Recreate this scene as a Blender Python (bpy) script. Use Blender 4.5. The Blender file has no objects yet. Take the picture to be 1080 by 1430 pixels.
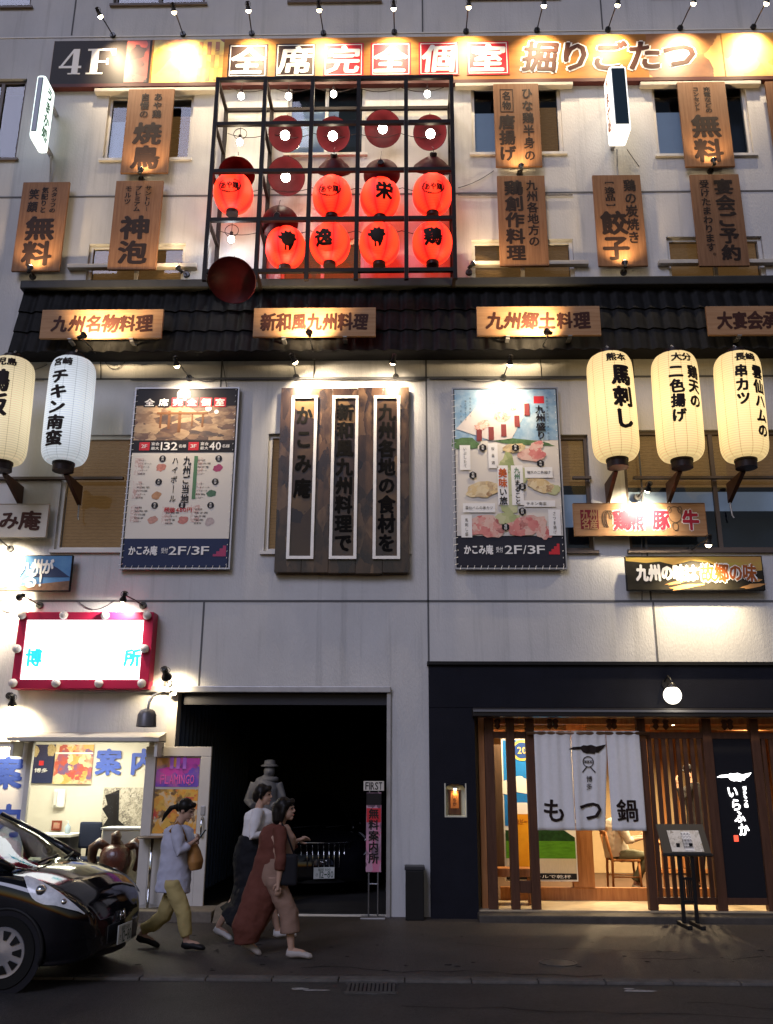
import bpy, bmesh, math, random
from mathutils import Vector, Matrix, Euler
R = math.radians
random.seed(7)
SC = bpy.context.scene
COL = SC.collection

# ---------------------------------------------------------------- camera
F_PX, CX, CY = 1260.0, 540.0, 715.0
CAM_POS = Vector((0.0, -13.0, 1.72))
CAM_ROT = (Matrix.Rotation(R(1.2), 3, 'Z') @ Matrix.Rotation(R(90 + 16.64), 3, 'X') @ Matrix.Rotation(R(0.25), 3, 'Z'))
cam_data = bpy.data.cameras.new('camera')
cam_data.sensor_fit = 'HORIZONTAL'
cam_data.sensor_width = 36.0
cam_data.lens = 36.0 * F_PX / 1080.0
cam_data.clip_start = 0.05
cam_data.clip_end = 900
cam = bpy.data.objects.new('camera', cam_data)
cam.matrix_world = Matrix.Translation(CAM_POS) @ CAM_ROT.to_4x4()
COL.objects.link(cam)
SC.camera = cam

# ---------------------------------------------------------------- sky, sun, exposure
SKY_STRENGTH = 2.0
SUN_EL, SUN_AZ = -3.0, 200.0
world = bpy.data.worlds.new('World')
SC.world = world
world.use_nodes = True
wn = world.node_tree
sky = wn.nodes.new('ShaderNodeTexSky')
sky.sky_type = 'NISHITA'
sky.sun_disc = False
sky.sun_elevation = R(SUN_EL)
sky.sun_rotation = R(SUN_AZ)
bg = wn.nodes['Background']
wn.links.new(sky.outputs[0], bg.inputs[0])
bg.inputs[1].default_value = SKY_STRENGTH
street_fill_d = bpy.data.lights.new('sun', 'SUN')  # cool fill added in place of street light; no sun is up
street_fill_d.energy = 1.15
street_fill_d.angle = R(25)
street_fill_d.color = (0.70, 0.72, 1.0)
sun = bpy.data.objects.new('sun', street_fill_d)
sun.rotation_euler = (R(55), 0, R(-22))
COL.objects.link(sun)
SC.view_settings.view_transform = 'Standard'
SC.view_settings.look = 'None'
SC.view_settings.exposure = 0.16
SC.view_settings.gamma = 1.0
SC.cycles.max_bounces = 6
SC.cycles.diffuse_bounces = 3
SC.cycles.glossy_bounces = 3
SC.cycles.transmission_bounces = 4
SC.cycles.transparent_max_bounces = 8
SC.cycles.sample_clamp_indirect = 3.0
SC.cycles.caustics_reflective = False
SC.cycles.caustics_refractive = False

# ---------------------------------------------------------------- measuring: photo pixel -> point on a plane of the place
def ray(px, py):
    return CAM_ROT @ Vector(((px - CX) / F_PX, -(py - CY) / F_PX, -1.0))
def W(px, py, Y=0.0):
    d = ray(px, py)
    return CAM_POS + d * ((Y - CAM_POS.y) / d.y)
def G(px, py, Z=0.0):
    d = ray(px, py)
    return CAM_POS + d * ((Z - CAM_POS.z) / d.z)
def RW(x0, y0, x1, y1, Y=0.0):
    """rectangle on the plane Y: (x0,x1,z0,z1) in metres; x0/x1 read at mid height"""
    ym, xm = (y0 + y1) / 2, (x0 + x1) / 2
    return (W(x0, ym, Y).x, W(x1, ym, Y).x, W(xm, y1, Y).z, W(xm, y0, Y).z)

# ---------------------------------------------------------------- mesh builder
class MB:
    def __init__(s):
        s.v, s.f, s.mi, s.uv = [], [], [], None
        s.cur = 0
    def add(s, vs, fs):
        b = len(s.v)
        s.v += [tuple(p) for p in vs]
        for f in fs:
            s.f.append(tuple(i + b for i in f)); s.mi.append(s.cur)
        return s
    def box(s, x0, x1, y0, y1, z0, z1, M=None):
        vs = [Vector((x, y, z)) for z in (z0, z1) for y in (y0, y1) for x in (x0, x1)]
        if M is not None: vs = [M @ p for p in vs]
        return s.add(vs, [(0, 2, 3, 1), (4, 5, 7, 6), (0, 1, 5, 4), (2, 6, 7, 3), (0, 4, 6, 2), (1, 3, 7, 5)])
    def bev(s, x0, x1, y0, y1, z0, z1, b=0.01, M=None):
        """box with chamfered edges"""
        b = min(b, (x1 - x0) * .45, (y1 - y0) * .45, (z1 - z0) * .45)
        bm = bmesh.new()
        bmesh.ops.create_cube(bm, size=1)
        for v in bm.verts:
            v.co = Vector(((x0 + x1) / 2 + v.co.x * (x1 - x0), (y0 + y1) / 2 + v.co.y * (y1 - y0), (z0 + z1) / 2 + v.co.z * (z1 - z0)))
        bmesh.ops.bevel(bm, geom=bm.edges[:], offset=b, segments=2, affect='EDGES', profile=0.6)
        return s.frombm(bm, M)
    def frombm(s, bm, M=None):
        bm.verts.index_update()
        vs = [(M @ v.co if M is not None else v.co.copy()) for v in bm.verts]
        fs = [tuple(v.index for v in f.verts) for f in bm.faces]
        bm.free()
        return s.add(vs, fs)
    def quad(s, *p):
        return s.add(p, [tuple(range(len(p)))])
    def plate(s, x0, x1, z0, z1, y):
        return s.add([(x0, y, z0), (x1, y, z0), (x1, y, z1), (x0, y, z1)], [(0, 1, 2, 3)])
    def prism(s, pts, y0, y1):
        """outline pts (x,z) counter-clockwise seen from -Y, from y0 (front) to y1"""
        n = len(pts)
        vs = [(x, y0, z) for x, z in pts] + [(x, y1, z) for x, z in pts]
        fs = [tuple(range(n)), tuple(range(2 * n - 1, n - 1, -1))]
        fs += [(i, i + n, (i + 1) % n + n, (i + 1) % n) for i in range(n)]
        return s.add(vs, fs)
    def tube(s, pts, rad, n=10, cap=True, flat=None):
        pts = [Vector(p) for p in pts]
        if not hasattr(rad, '__len__'): rad = [rad] * len(pts)
        vs, fs = [], []
        prev = None
        for i, p in enumerate(pts):
            t = (pts[min(i + 1, len(pts) - 1)] - pts[max(i - 1, 0)]).normalized()
            if prev is None:
                a = Vector((0, 0, 1)) if abs(t.z) < .9 else Vector((1, 0, 0))
                u = t.cross(a).normalized()
            else:
                u = (prev - t * prev.dot(t)).normalized()
            prev = u
            w = t.cross(u)
            r = rad[i]
            ru, rw = (r if not hasattr(r, '__len__') else r[0]), (r if not hasattr(r, '__len__') else r[1])
            for k in range(n):
                a = 2 * math.pi * k / n
                vs.append(p + u * (math.cos(a) * ru) + w * (math.sin(a) * rw))
        for i in range(len(pts) - 1):
            for k in range(n):
                k2 = (k + 1) % n
                fs.append((i * n + k, i * n + k2, (i + 1) * n + k2, (i + 1) * n + k))
        if cap:
            fs.append(tuple(range(n - 1, -1, -1)))
            fs.append(tuple(range((len(pts) - 1) * n, len(pts) * n)))
        return s.add(vs, fs)
    def rings(s, rings, cap=True, closed=True):
        """loft through rings of points"""
        n = len(rings[0]); vs = [p for r in rings for p in r]; fs = []
        for i in range(len(rings) - 1):
            for k in range(n if closed else n - 1):
                k2 = (k + 1) % n
                fs.append((i * n + k, i * n + k2, (i + 1) * n + k2, (i + 1) * n + k))
        if cap:
            fs.append(tuple(range(n - 1, -1, -1)))
            fs.append(tuple(range((len(rings) - 1) * n, len(rings) * n)))
        return s.add(vs, fs)
    def lathe(s, prof, n=24, M=None, cap=True):
        """profile [(r,z)] about local Z"""
        rg = [[Vector((r * math.cos(2 * math.pi * k / n), r * math.sin(2 * math.pi * k / n), z)) for k in range(n)] for r, z in prof]
        if M is not None: rg = [[M @ p for p in r] for r in rg]
        return s.rings(rg, cap)
    def ball(s, c, r, n=16, m=10, M=None):
        c = Vector(c); r = (r, r, r) if not hasattr(r, '__len__') else r
        rg = []
        for i in range(m + 1):
            a = math.pi * (i + .0) / m - math.pi / 2
            cr = max(math.cos(a), 0.02)
            ring = [Vector((r[0] * cr * math.cos(2 * math.pi * k / n), r[1] * cr * math.sin(2 * math.pi * k / n), r[2] * math.sin(a))) for k in range(n)]
            rg.append([(M @ p if M is not None else p) + c for p in ring])
        return s.rings(rg)
    def cyl(s, a, b, r, n=12, r2=None):
        return s.tube([a, b], [r, r if r2 is None else r2], n)
    def obj(s, name, mats, parent=None, smooth=0, loc=None):
        me = bpy.data.meshes.new(name)
        off = Vector(loc) if loc is not None else (Vector(parent_world(parent)) if parent is not None else Vector((0, 0, 0)))
        me.from_pydata([Vector(p) - off for p in s.v], [], s.f)
        for m in (mats if isinstance(mats, (list, tuple)) else [mats]): me.materials.append(m)
        if any(s.mi): me.polygons.foreach_set('material_index', s.mi)
        me.update()
        o = bpy.data.objects.new(name, me)
        COL.objects.link(o)
        if smooth:
            me.polygons.foreach_set('use_smooth', [True] * len(me.polygons))
            if smooth > 1:
                try: me.set_sharp_from_angle(angle=R(smooth))
                except Exception: pass
        if parent is not None:
            o.parent = parent
            o.location = off - Vector(parent_world(parent))
        else:
            o.location = off
        return o
def parent_world(p):
    l = Vector(p.location)
    while p.parent is not None:
        p = p.parent; l = l + Vector(p.location)
    return l
def tag(o, label, cat, group=None, kind=None):
    if label: o['label'] = label
    if cat: o['category'] = cat
    if group: o['group'] = group
    if kind: o['kind'] = kind
    return o
def thing(name, label, cat, loc=(0, 0, 0), group=None):
    o = bpy.data.objects.new(name, None)
    o.empty_display_size = 0.2
    o.location = loc
    COL.objects.link(o)
    return tag(o, label, cat, group)
def struct(name, mb, mat, smooth=0):
    o = mb.obj(name, mat, None, smooth)
    o['kind'] = 'structure'
    return o
def copy_tree(src, loc, label=None, par=None):
    c = src.copy(); COL.objects.link(c)
    if par is not None: c.parent = par
    if loc is not None: c.location = loc
    if label: c['label'] = label
    for ch in src.children: copy_tree(ch, None, None, c)
    return c

# ---------------------------------------------------------------- materials
def nd(nt, t, **kw):
    n = nt.nodes.new(t)
    for k, v in kw.items(): setattr(n, k, v)
    return n
def mat(name, col, rough=.6, metal=0.0, var=0.0, vscale=3.0, col2=None, bump=0.0, bscale=60.0, emit=None, estr=0.0, spec=None, stretch=None, coat=0.0, alpha=None, transmit=0.0, grain=None):
    m = bpy.data.materials.new(name); m.use_nodes = True
    nt = m.node_tree; b = nt.nodes['Principled BSDF']
    b.inputs['Base Color'].default_value = (*col, 1)
    b.inputs['Roughness'].default_value = rough
    b.inputs['Metallic'].default_value = metal
    b.inputs['Specular IOR Level'].default_value = spec if spec is not None else (.5 if rough < .4 or metal > .2 else .15)
    if coat: b.inputs['Coat Weight'].default_value = coat; b.inputs['Coat Roughness'].default_value = 0.04
    if transmit: b.inputs['Transmission Weight'].default_value = transmit
    if emit is not None:
        b.inputs['Emission Color'].default_value = (*emit, 1); b.inputs['Emission Strength'].default_value = estr
    tc = nd(nt, 'ShaderNodeTexCoord')
    src = tc.outputs['Object']
    if stretch:
        mp = nd(nt, 'ShaderNodeMapping'); mp.inputs['Scale'].default_value = stretch
        nt.links.new(src, mp.inputs[0]); src = mp.outputs[0]
    if var > 0:
        nz = nd(nt, 'ShaderNodeTexNoise'); nz.inputs['Scale'].default_value = vscale; nz.inputs['Detail'].default_value = 6; nz.inputs['Roughness'].default_value = .65
        nt.links.new(src, nz.inputs['Vector'])
        rp = nd(nt, 'ShaderNodeValToRGB')
        c2 = col2 if col2 is not None else tuple(max(0, c * (1 - var)) for c in col)
        rp.color_ramp.elements[0].position = .3; rp.color_ramp.elements[0].color = (*c2, 1)
        rp.color_ramp.elements[1].position = .7; rp.color_ramp.elements[1].color = (*col, 1)
        nt.links.new(nz.outputs['Fac'], rp.inputs[0]); nt.links.new(rp.outputs[0], b.inputs['Base Color'])
    if grain:                                   # a second layer: (scale, depth, stretch)
        sc_, dp_, st_ = grain[:3]; lo_, hi_ = grain[3:] if len(grain) > 3 else (.32, .62)
        mp3 = nd(nt, 'ShaderNodeMapping'); mp3.inputs['Scale'].default_value = st_; nt.links.new(tc.outputs['Object'], mp3.inputs[0])
        n3 = nd(nt, 'ShaderNodeTexNoise'); n3.inputs['Scale'].default_value = sc_; n3.inputs['Detail'].default_value = 5; n3.inputs['Roughness'].default_value = .7
        nt.links.new(mp3.outputs[0], n3.inputs['Vector'])
        r3 = nd(nt, 'ShaderNodeMapRange'); r3.inputs[1].default_value = lo_; r3.inputs[2].default_value = hi_; r3.inputs[3].default_value = 1 - dp_; r3.inputs[4].default_value = 1.0
        nt.links.new(n3.outputs['Fac'], r3.inputs[0])
        m3 = nd(nt, 'ShaderNodeMixRGB', blend_type='MULTIPLY'); m3.inputs[0].default_value = 1.0
        old = b.inputs['Base Color'].links[0].from_socket if b.inputs['Base Color'].links else None
        if old is not None: nt.links.new(old, m3.inputs[1])
        else: m3.inputs[1].default_value = (*col, 1)
        nt.links.new(r3.outputs[0], m3.inputs[2]); nt.links.new(m3.outputs[0], b.inputs['Base Color'])
    if bump > 0:
        n2 = nd(nt, 'ShaderNodeTexNoise'); n2.inputs['Scale'].default_value = bscale; n2.inputs['Detail'].default_value = 4
        nt.links.new(src, n2.inputs['Vector'])
        bp = nd(nt, 'ShaderNodeBump'); bp.inputs['Strength'].default_value = bump; bp.inputs['Distance'].default_value = .02
        nt.links.new(n2.outputs['Fac'], bp.inputs['Height']); nt.links.new(bp.outputs[0], b.inputs['Normal'])
    return m
def glow(name, col, strength):
    m = mat(name, tuple(min(.8, c) for c in col), .5, emit=col, estr=strength)
    return m
def glass(name, tint=(.8, .88, .9), rough=.02, mix=.85):
    """window glass: mostly see-through with a fresnel reflection"""
    m = bpy.data.materials.new(name); m.use_nodes = True
    nt = m.node_tree; nt.nodes.clear()
    out = nd(nt, 'ShaderNodeOutputMaterial')
    tr = nd(nt, 'ShaderNodeBsdfTransparent'); tr.inputs[0].default_value = (*tint, 1)
    gl = nd(nt, 'ShaderNodeBsdfGlossy'); gl.inputs['Roughness'].default_value = rough
    fr = nd(nt, 'ShaderNodeFresnel'); fr.inputs[0].default_value = 1.5
    mx = nd(nt, 'ShaderNodeMixShader')
    nt.links.new(fr.outputs[0], mx.inputs[0]); nt.links.new(tr.outputs[0], mx.inputs[1]); nt.links.new(gl.outputs[0], mx.inputs[2])
    nt.links.new(mx.outputs[0], out.inputs[0])
    return m

# ---------------------------------------------------------------- lettering
_G = {}
def glyph(ch, bold):
    k = (ch, bold)
    if k in _G: return _G[k]
    cu = bpy.data.curves.new('glyph', 'FONT')
    cu.body = ch; cu.size = 1.0; cu.offset = bold; cu.resolution_u = 2; cu.fill_mode = 'FRONT'
    o = bpy.data.objects.new('glyph', cu); COL.objects.link(o)
    dg = bpy.context.evaluated_depsgraph_get(); dg.update()
    me = bpy.data.meshes.new_from_object(o.evaluated_get(dg))
    vs = [(v.co.x, v.co.y) for v in me.vertices]
    fs = [tuple(p.vertices) for p in me.polygons]
    bpy.data.objects.remove(o); bpy.data.curves.remove(cu); bpy.data.meshes.remove(me)
    _G[k] = (vs, fs)
    return _G[k]
def put_char(mb, ch, cx, cz, w, h, y, bold=.012, rot=0.0, shear=0.0, fit=False, M=None):
    """one character centred on (cx,cz), em box w x h, lying on the plane y"""
    vs, fs = glyph(ch, 0.0)
    if not vs: return
    x0 = min(v[0] for v in vs); x1 = max(v[0] for v in vs); z0 = min(v[1] for v in vs); z1 = max(v[1] for v in vs)
    mx, mz = (x0 + x1) / 2, (z0 + z1) / 2
    if ord(ch) > 0x2E00 and not fit:
        sx, sz = w, h; 
        mx = mx * .5 + .5 * _EMX; mz = mz * .5 + _EMZ * .5
    else:
        sx = w / max(x1 - x0, .05); sz = h / max(z1 - z0, .05)
        if ch in 'ー-・。、!1I/|': sx = sz = min(sx, sz)
    ca, sa = math.cos(rot), math.sin(rot)
    # heavy strokes: the outline is laid down several times, each a hair further out
    offs = [(0, 0)] if bold <= 0 else [(bold * math.cos(q), bold * math.sin(q) * .8) for q in (0.4, 1.45, 2.5, 3.54, 4.6, 5.65)]
    for i, (ox, oz) in enumerate(offs):
        pts = []
        for a, b in vs:
            a = (a - mx) * sx + ox * w; b = (b - mz) * sz + oz * h
            a += b * shear
            p = Vector((cx + a * ca - b * sa, y - .0004 * i, cz + a * sa + b * ca))
            pts.append(M @ p if M is not None else p)
        mb.add(pts, fs)
_EMX, _EMZ = .5, .38
def col_text(mb, s, cx, ztop, zbot, w, y, bold=.014, jit=0.0, M=None, hfac=.98):
    """vertical column of characters"""
    n = len(s); ch = (ztop - zbot) / n
    for i, c in enumerate(s):
        if c == ' ': continue
        r = random.uniform(-jit, jit) if jit else 0
        k = 1 + (random.uniform(-.6, .6) * jit if jit else 0)
        cc = {'ー': '|', '【': '[', '】': ']'}.get(c, c)
        if c in '。、':
            put_char(mb, c, cx + w * .28, ztop - (i + .25) * ch, w * .28, ch * .28, y, bold, fit=True, M=M); continue
        if c == 'ー':
            put_char(mb, '|', cx, ztop - (i + .5) * ch, w * .1, ch * .75, y, bold * 2, fit=True, M=M); continue
        if c in '【】[]':
            put_char(mb, '[' if c in '【[' else ']', cx, ztop - (i + .5) * ch, ch * .25, w * .8, y, bold, rot=-math.pi / 2, fit=True, M=M); continue
        put_char(mb, c, cx, ztop - (i + .5) * ch, w * k, min(ch, w * 1.25) * hfac * k, y, bold, r, M=M)
def row_text(mb, s, x0, x1, cz, h, y, bold=.014, jit=0.0, shear=0.0, M=None, fitlatin=True):
    n = len(s)
    wts = [(.62 if ord(c) < 0x250 and c != ' ' else (.35 if c == ' ' else 1.0)) * (.45 if c in "/!1I.'" else 1) for c in s]
    tot = sum(wts); x = x0
    for c, wt in zip(s, wts):
        cw = (x1 - x0) * wt / tot
        if c != ' ':
            r = random.uniform(-jit, jit) if jit else 0
            k = 1 + (random.uniform(-.8, .8) * jit if jit else 0)
            if ord(c) < 0x250:
                hh = h * .74 * (1 if c.isupper() or c.isdigit() or c in '/!' else .75)
                put_char(mb, c, x + cw / 2, cz, cw * .82, hh, y, bold, r, shear, M=M)
            else:
                put_char(mb, c, x + cw / 2, cz, cw * 1.0 * k, h * k, y, bold, r, shear, M=M)
        x += cw
# ================================================================ materials of the place
M = {}
M['wall'] = mat('painted_concrete', (.52, .515, .51), .8, var=.16, vscale=1.3, bump=.3, bscale=42, stretch=(1, 1, .45), grain=(2.2, .20, (2.4, 1, .10), .30, .47))
M['joint'] = mat('sealant', (.10, .10, .105), .7)
M['frame'] = mat('white_aluminium', (.62, .60, .56), .45, var=.1)
M['darkframe'] = mat('bronze_aluminium', (.10, .08, .07), .4)
M['steel'] = mat('dull_steel', (.33, .33, .34), .45, .6, var=.25, vscale=5)
M['black'] = mat('black_metal', (.012, .012, .013), .45, var=.2)
M['blackmatte'] = mat('black_paint', (.010, .010, .013), .7)
M['cage'] = mat('brown_black_steel', (.012, .008, .007), .55)
M['wood'] = mat('pine_board', (.23, .118, .060), .55, var=.5, vscale=3.2, stretch=(9, 1, .55), col2=(.14, .068, .032), bump=.12, bscale=30)
M['woodh'] = mat('pine_board_across', (.42, .245, .125), .55, var=.4, vscale=3.0, stretch=(.6, 1, 10), col2=(.30, .155, .07), bump=.1, bscale=30)
M['darkwood'] = mat('dark_stained_wood', (.10, .045, .026), .55, var=.4, vscale=4, stretch=(8, 8, .6), bump=.15, bscale=30)
M['orangewood'] = mat('warm_timber', (.42, .19, .07), .5, var=.4, vscale=3, stretch=(8, 8, .6), col2=(.26, .10, .035))
M['blind'] = mat('glowing_bamboo_blind', (.36, .20, .09), .8, emit=(.62, .30, .10), estr=.13, var=.6, vscale=5, stretch=(2, 1, 22), col2=(.15, .08, .035), bump=.3, bscale=40)  # weak warm emission stands in for room light behind the slats
M['ink'] = mat('brush_ink', (.018, .010, .008), .6)
M['brown_ink'] = mat('brown_ink', (.05, .018, .012), .6)
M['white_ink'] = mat('white_print', (.78, .76, .72), .5)
M['red_print'] = mat('red_print', (.45, .02, .03), .5)
M['tile'] = mat('glazed_roof_tile', (.013, .0125, .0125), .6, var=.5, vscale=6, col2=(.006, .006, .006), spec=.12, grain=(7, .5, (1, 1, 1)))
M['navy'] = mat('dark_navy_render', (.0085, .009, .015), .75, var=.3, vscale=3, bump=.15, bscale=80)
M['pane'] = glass('window_glass')
M['room'] = mat('dim_room', (.05, .06, .08), .9)
M['curtain'] = mat('glowing_pale_blind', (.50, .54, .62), .9, var=.1, emit=(.20, .26, .42), estr=.22)  # faint bluish emission in place of outside light on the cloth
M['cream'] = mat('cream_panel', (.56, .52, .46), .6, var=.12)
M['bulb_warm'] = glow('warm_bulb', (1.0, .80, .48), 26)
M['bulb_white'] = glow('white_bulb', (1.0, .93, .80), 30)

# ================================================================ ground
M['asphalt'] = mat('asphalt', (.062, .057, .055), .55, var=.5, vscale=1.2, col2=(.038, .035, .034), bump=.7, bscale=120, grain=(45, .55, (1, 1, 1)))
M['walk'] = mat('dark_paving', (.080, .068, .060), .5, var=.5, vscale=.9, col2=(.047, .041, .037), bump=.6, bscale=90, grain=(30, .5, (1, 1, 1)))
M['kerb'] = mat('kerb_stone', (.12, .11, .10), .75, var=.5, vscale=6, bump=.3, bscale=60)
struct('road', MB().box(-300, 300, -300, 300, -1.0, -.012), M['asphalt'])
KY = G(600, 1366).y
struct('pavement', MB().box(-40, 40, KY, .0, -.5, 0), M['walk'])
kb = MB()
x = -30.0
while x < 30:
    L = .6
    kb.bev(x, x + L - .008, KY - .16, KY - .004, -.4, .012, .012); x += L
struct('kerb', kb, M['kerb'])
gp = MB()
gp.plate(0, 0, 0, 0, 0)
# worn paint flecks by the gutter
M['oldpaint'] = mat('worn_white_paint', (.45, .44, .42), .8, var=.7, vscale=14)
pm = MB()
for (px, py, w, h) in ((418, 1381, .22, .05), (440, 1383, .30, .035), (893, 1384, .34, .05), (880, 1381, .12, .03)):
    c = G(px, py, -.008)
    ring = [(c.x + w * math.cos(a) * random.uniform(.6, 1.1) * .5, c.y + h * math.sin(a) * random.uniform(.6, 1.2), -.008) for a in [2 * math.pi * k / 9 for k in range(9)]]
    pm.add(ring, [tuple(range(9))])
struct('road_marking', pm, M['oldpaint'])
M['patch'] = mat('asphalt_patch', (.026, .025, .025), .75, var=.4, vscale=3, bump=.7, bscale=140)
ckm = MB()
for (px, py, dx, n_) in ((420, 1352, .22, 16), (640, 1318, .2, 14), (880, 1338, .17, 15), (560, 1405, .24, 14), (960, 1400, .2, 12)):
    p = G(px, py, .004 if py < 1360 else -.0075); q = p.copy()
    for i in range(n_):
        nq = q + Vector((dx * random.uniform(.5, 1.2), random.uniform(-.10, .10), 0)); w_ = random.uniform(.004, .011)
        ckm.add([(q.x, q.y - w_, q.z), (nq.x, nq.y - w_, q.z), (nq.x, nq.y + w_, q.z), (q.x, q.y + w_, q.z)], [(0, 1, 2, 3)]); q = nq
struct('ground_cracks', ckm, M['patch'])
spm = MB()
for i in range(46):
    p = G(random.uniform(190, 1080), random.uniform(1296, 1360), .004); r_ = random.uniform(.012, .04)
    spm.add([(p.x + r_ * math.cos(a) * random.uniform(.7, 1.2), p.y + r_ * math.sin(a) * random.uniform(.7, 1.2), .004) for a in [2 * math.pi * k / 8 for k in range(8)]], [tuple(range(8))])
struct('pavement_stains', spm, M['patch'])

# ================================================================ the building
BLD = thing('commercial_building', 'pale concrete building of restaurants with sealed panel joints, filling the whole picture', 'building', (0, 0, 0))
WIN = []   # (rect px, kind)
X_L, X_R, Z_T = -9.5, 9.5, 19.5
GAR = RW(226, 966, 540, 1278); GAR = (GAR[0], W(540, 1120).x, 0.0, W(400, 967).z)
INFO_Z1 = W(120, 975).z
INFO = (W(-70, 1120).x, W(226, 1120).x - .0, 0.0, W(120, 1036).z)
REST = (W(664, 1140).x, 8.6, 0.0, W(870, 988).z)
openings = [GAR, INFO, REST]
wpx = [((-40, 110, 30, 222), 'dark'), ((148, 131, 268, 222), 'half'), ((402, 108, 510, 215), 'grey'), ((659, 117, 785, 214), 'half'), ((914, 114, 1047, 216), 'grey'),
       ((-60, -95, 50, 10), 'dark'), ((164, -100, 290, 6), 'dark'), ((408, -105, 530, 2), 'dark'), ((655, -110, 775, -3), 'dark'), ((905, -115, 1030, -6), 'dark'),
       ((120, 340, 256, 432), 'blind'), ((392, 333, 508, 428), 'blind'), ((660, 334, 803, 426), 'blind'), ((935, 330, 1070, 422), 'blind'),
       ((84, 607, 300, 768), 'blind'), ((372, 605, 570, 770), 'blind'), ((655, 607, 826, 769), 'pale'), ((874, 600, 1130, 768), 'pale2')]
wrect = [(RW(*p), k) for p, k in wpx]
openings += [r for r, k in wrect]
def facade(ops, x0, x1, z0, z1, y, depth):
    mb = MB()
    xs = sorted({x0, x1} | {o[0] for o in ops} | {o[1] for o in ops})
    zs = sorted({z0, z1} | {o[2] for o in ops} | {o[3] for o in ops})
    xs = [q for q in xs if x0 <= q <= x1]; zs = [q for q in zs if z0 <= q <= z1]
    for i in range(len(xs) - 1):
        for j in range(len(zs) - 1):
            cx, cz = (xs[i] + xs[i + 1]) / 2, (zs[j] + zs[j + 1]) / 2
            if any(o[0] < cx < o[1] and o[2] < cz < o[3] for o in ops): continue
            mb.plate(xs[i], xs[i + 1], zs[j], zs[j + 1], y)
    for a, b, c, d in ops:
        mb.quad((a, y, c), (a, y + depth, c), (a, y + depth, d), (a, y, d))
        mb.quad((b, y, c), (b, y, d), (b, y + depth, d), (b, y + depth, c))
        mb.quad((a, y, d), (a, y + depth, d), (b, y + depth, d), (b, y, d))
        if c > z0 + .01: mb.quad((a, y, c), (b, y, c), (b, y + depth, c), (a, y + depth, c))
    return mb
facade(openings, X_L, X_R, -.3, Z_T, 0, .22).obj('wall', M['wall'], BLD)
sb = MB()
sb.box(X_L, X_R, 9.0, 9.2, -.3, Z_T); sb.box(X_L, X_L + .01, .22, 9, -.3, Z_T); sb.box(X_R - .01, X_R, .22, 9, -.3, Z_T); sb.box(X_L, X_R, 0, 9.2, Z_T, Z_T + .2)
sb.obj('rear_wall', M['wall'], BLD)
# panel joints
jz = [W(540, 271).z, W(540, 527.5).z, W(540, 839.5).z]
for zz in jz:
    gb = MB()
    cuts = [r for r, k in wrect if r[2] < zz < r[3]] + [o for o in (GAR, INFO, REST) if o[2] < zz < o[3]]
    xs = [X_L]
    for c in sorted(cuts): xs += [c[0], c[1]]
    xs.append(X_R)
    for a, b in zip(xs[::2], xs[1::2]): gb.box(a, b, -.006, .002, zz - .016, zz + .016)
    gb.obj('panel_joint', M['joint'], BLD)
lz = W(540, 46.5).z
MB().box(X_L, X_R, -.012, 0, lz - .012, lz + .012).obj('ledge', M['frame'], BLD)
for px, ya, yb in ((107, 49, -60), (590, 46, -60), (838, 42, -60), (309.5, 548, 492), (597, 928, 492), (281.5, 958, 841), (884, 528, 492), (916, 928, 841), (897, 838, 530)):
    xx = W(px, (ya + yb) / 2).x
    MB().box(xx - .013, xx + .013, -.006, .002, W(px, ya).z, W(px, yb).z).obj('panel_joint', M['joint'], BLD)

def window(r, kind):
    a, b, c, d = r
    fw = .055
    f = MB()
    f.box(a, b, .06, .13, d - fw, d); f.box(a, b, .06, .13, c, c + fw)
    f.box(a, a + fw, .06, .13, c + fw, d - fw); f.box(b - fw, b, .06, .13, c + fw, d - fw)
    m = (a + b) / 2
    f.box(m - .03, m + .03, .062, .128, c + fw, d - fw)
    f.box(a - .05, b + .05, -.05, .06, c - .05, c - .003)          # sill
    w = f.obj('window', M['darkframe'] if kind in ('dark', 'pale', 'pale2') else M['frame'], BLD)
    MB().plate(a + fw, b - fw, c + fw, d - fw, .095).obj('pane', M['pane'], w)
    g = MB()
    n = 26
    def slatted(x0, x1, z0, z1, y):
        k = max(6, int((z1 - z0) / .05))
        for i in range(k):
            za = z0 + (z1 - z0) * i / k
            g.box(x0, x1, y, y + .008, za + .002, za + (z1 - z0) / k * .96)
    if kind == 'blind':
        slatted(a + fw, b - fw, c, d, .16); g.obj('blind', M['blind'], w)
    elif kind == 'half':
        slatted(m, b - fw, c, d - .25 * (d - c), .17); g.obj('blind', M['blind'], w)
        MB().box(a, m, .165, .172, c, d - .33 * (d - c)).obj('curtain', M['curtain'], w)
    elif kind == 'grey':
        MB().box(a + fw, b - (b - a) * .35, .165, .172, c, d - .33 * (d - c)).obj('curtain', M['curtain'], w)
    elif kind == 'pale':
        slatted(a, b, d - (d - c) * .42, d, .17); g.obj('blind', M['blind'], w)
        MB().box(a, b, .165, .171, c + (d - c) * .22, d - (d - c) * .5).obj('curtain', M['curtain'], w)
    elif kind == 'pale2':
        slatted(a, b, d - (d - c) * .46, d, .17); g.obj('blind', M['blind'], w)
        MB().box(a, b, .165, .171, c + (d - c) * .34, d - (d - c) * .5).obj('curtain', M['curtain'], w)
    MB().box(a - .1, b + .1, .5, .52, c - .1, d + .1).obj('room_back', M['room'], w)
for r, k in wrect: window(r, k)
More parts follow.
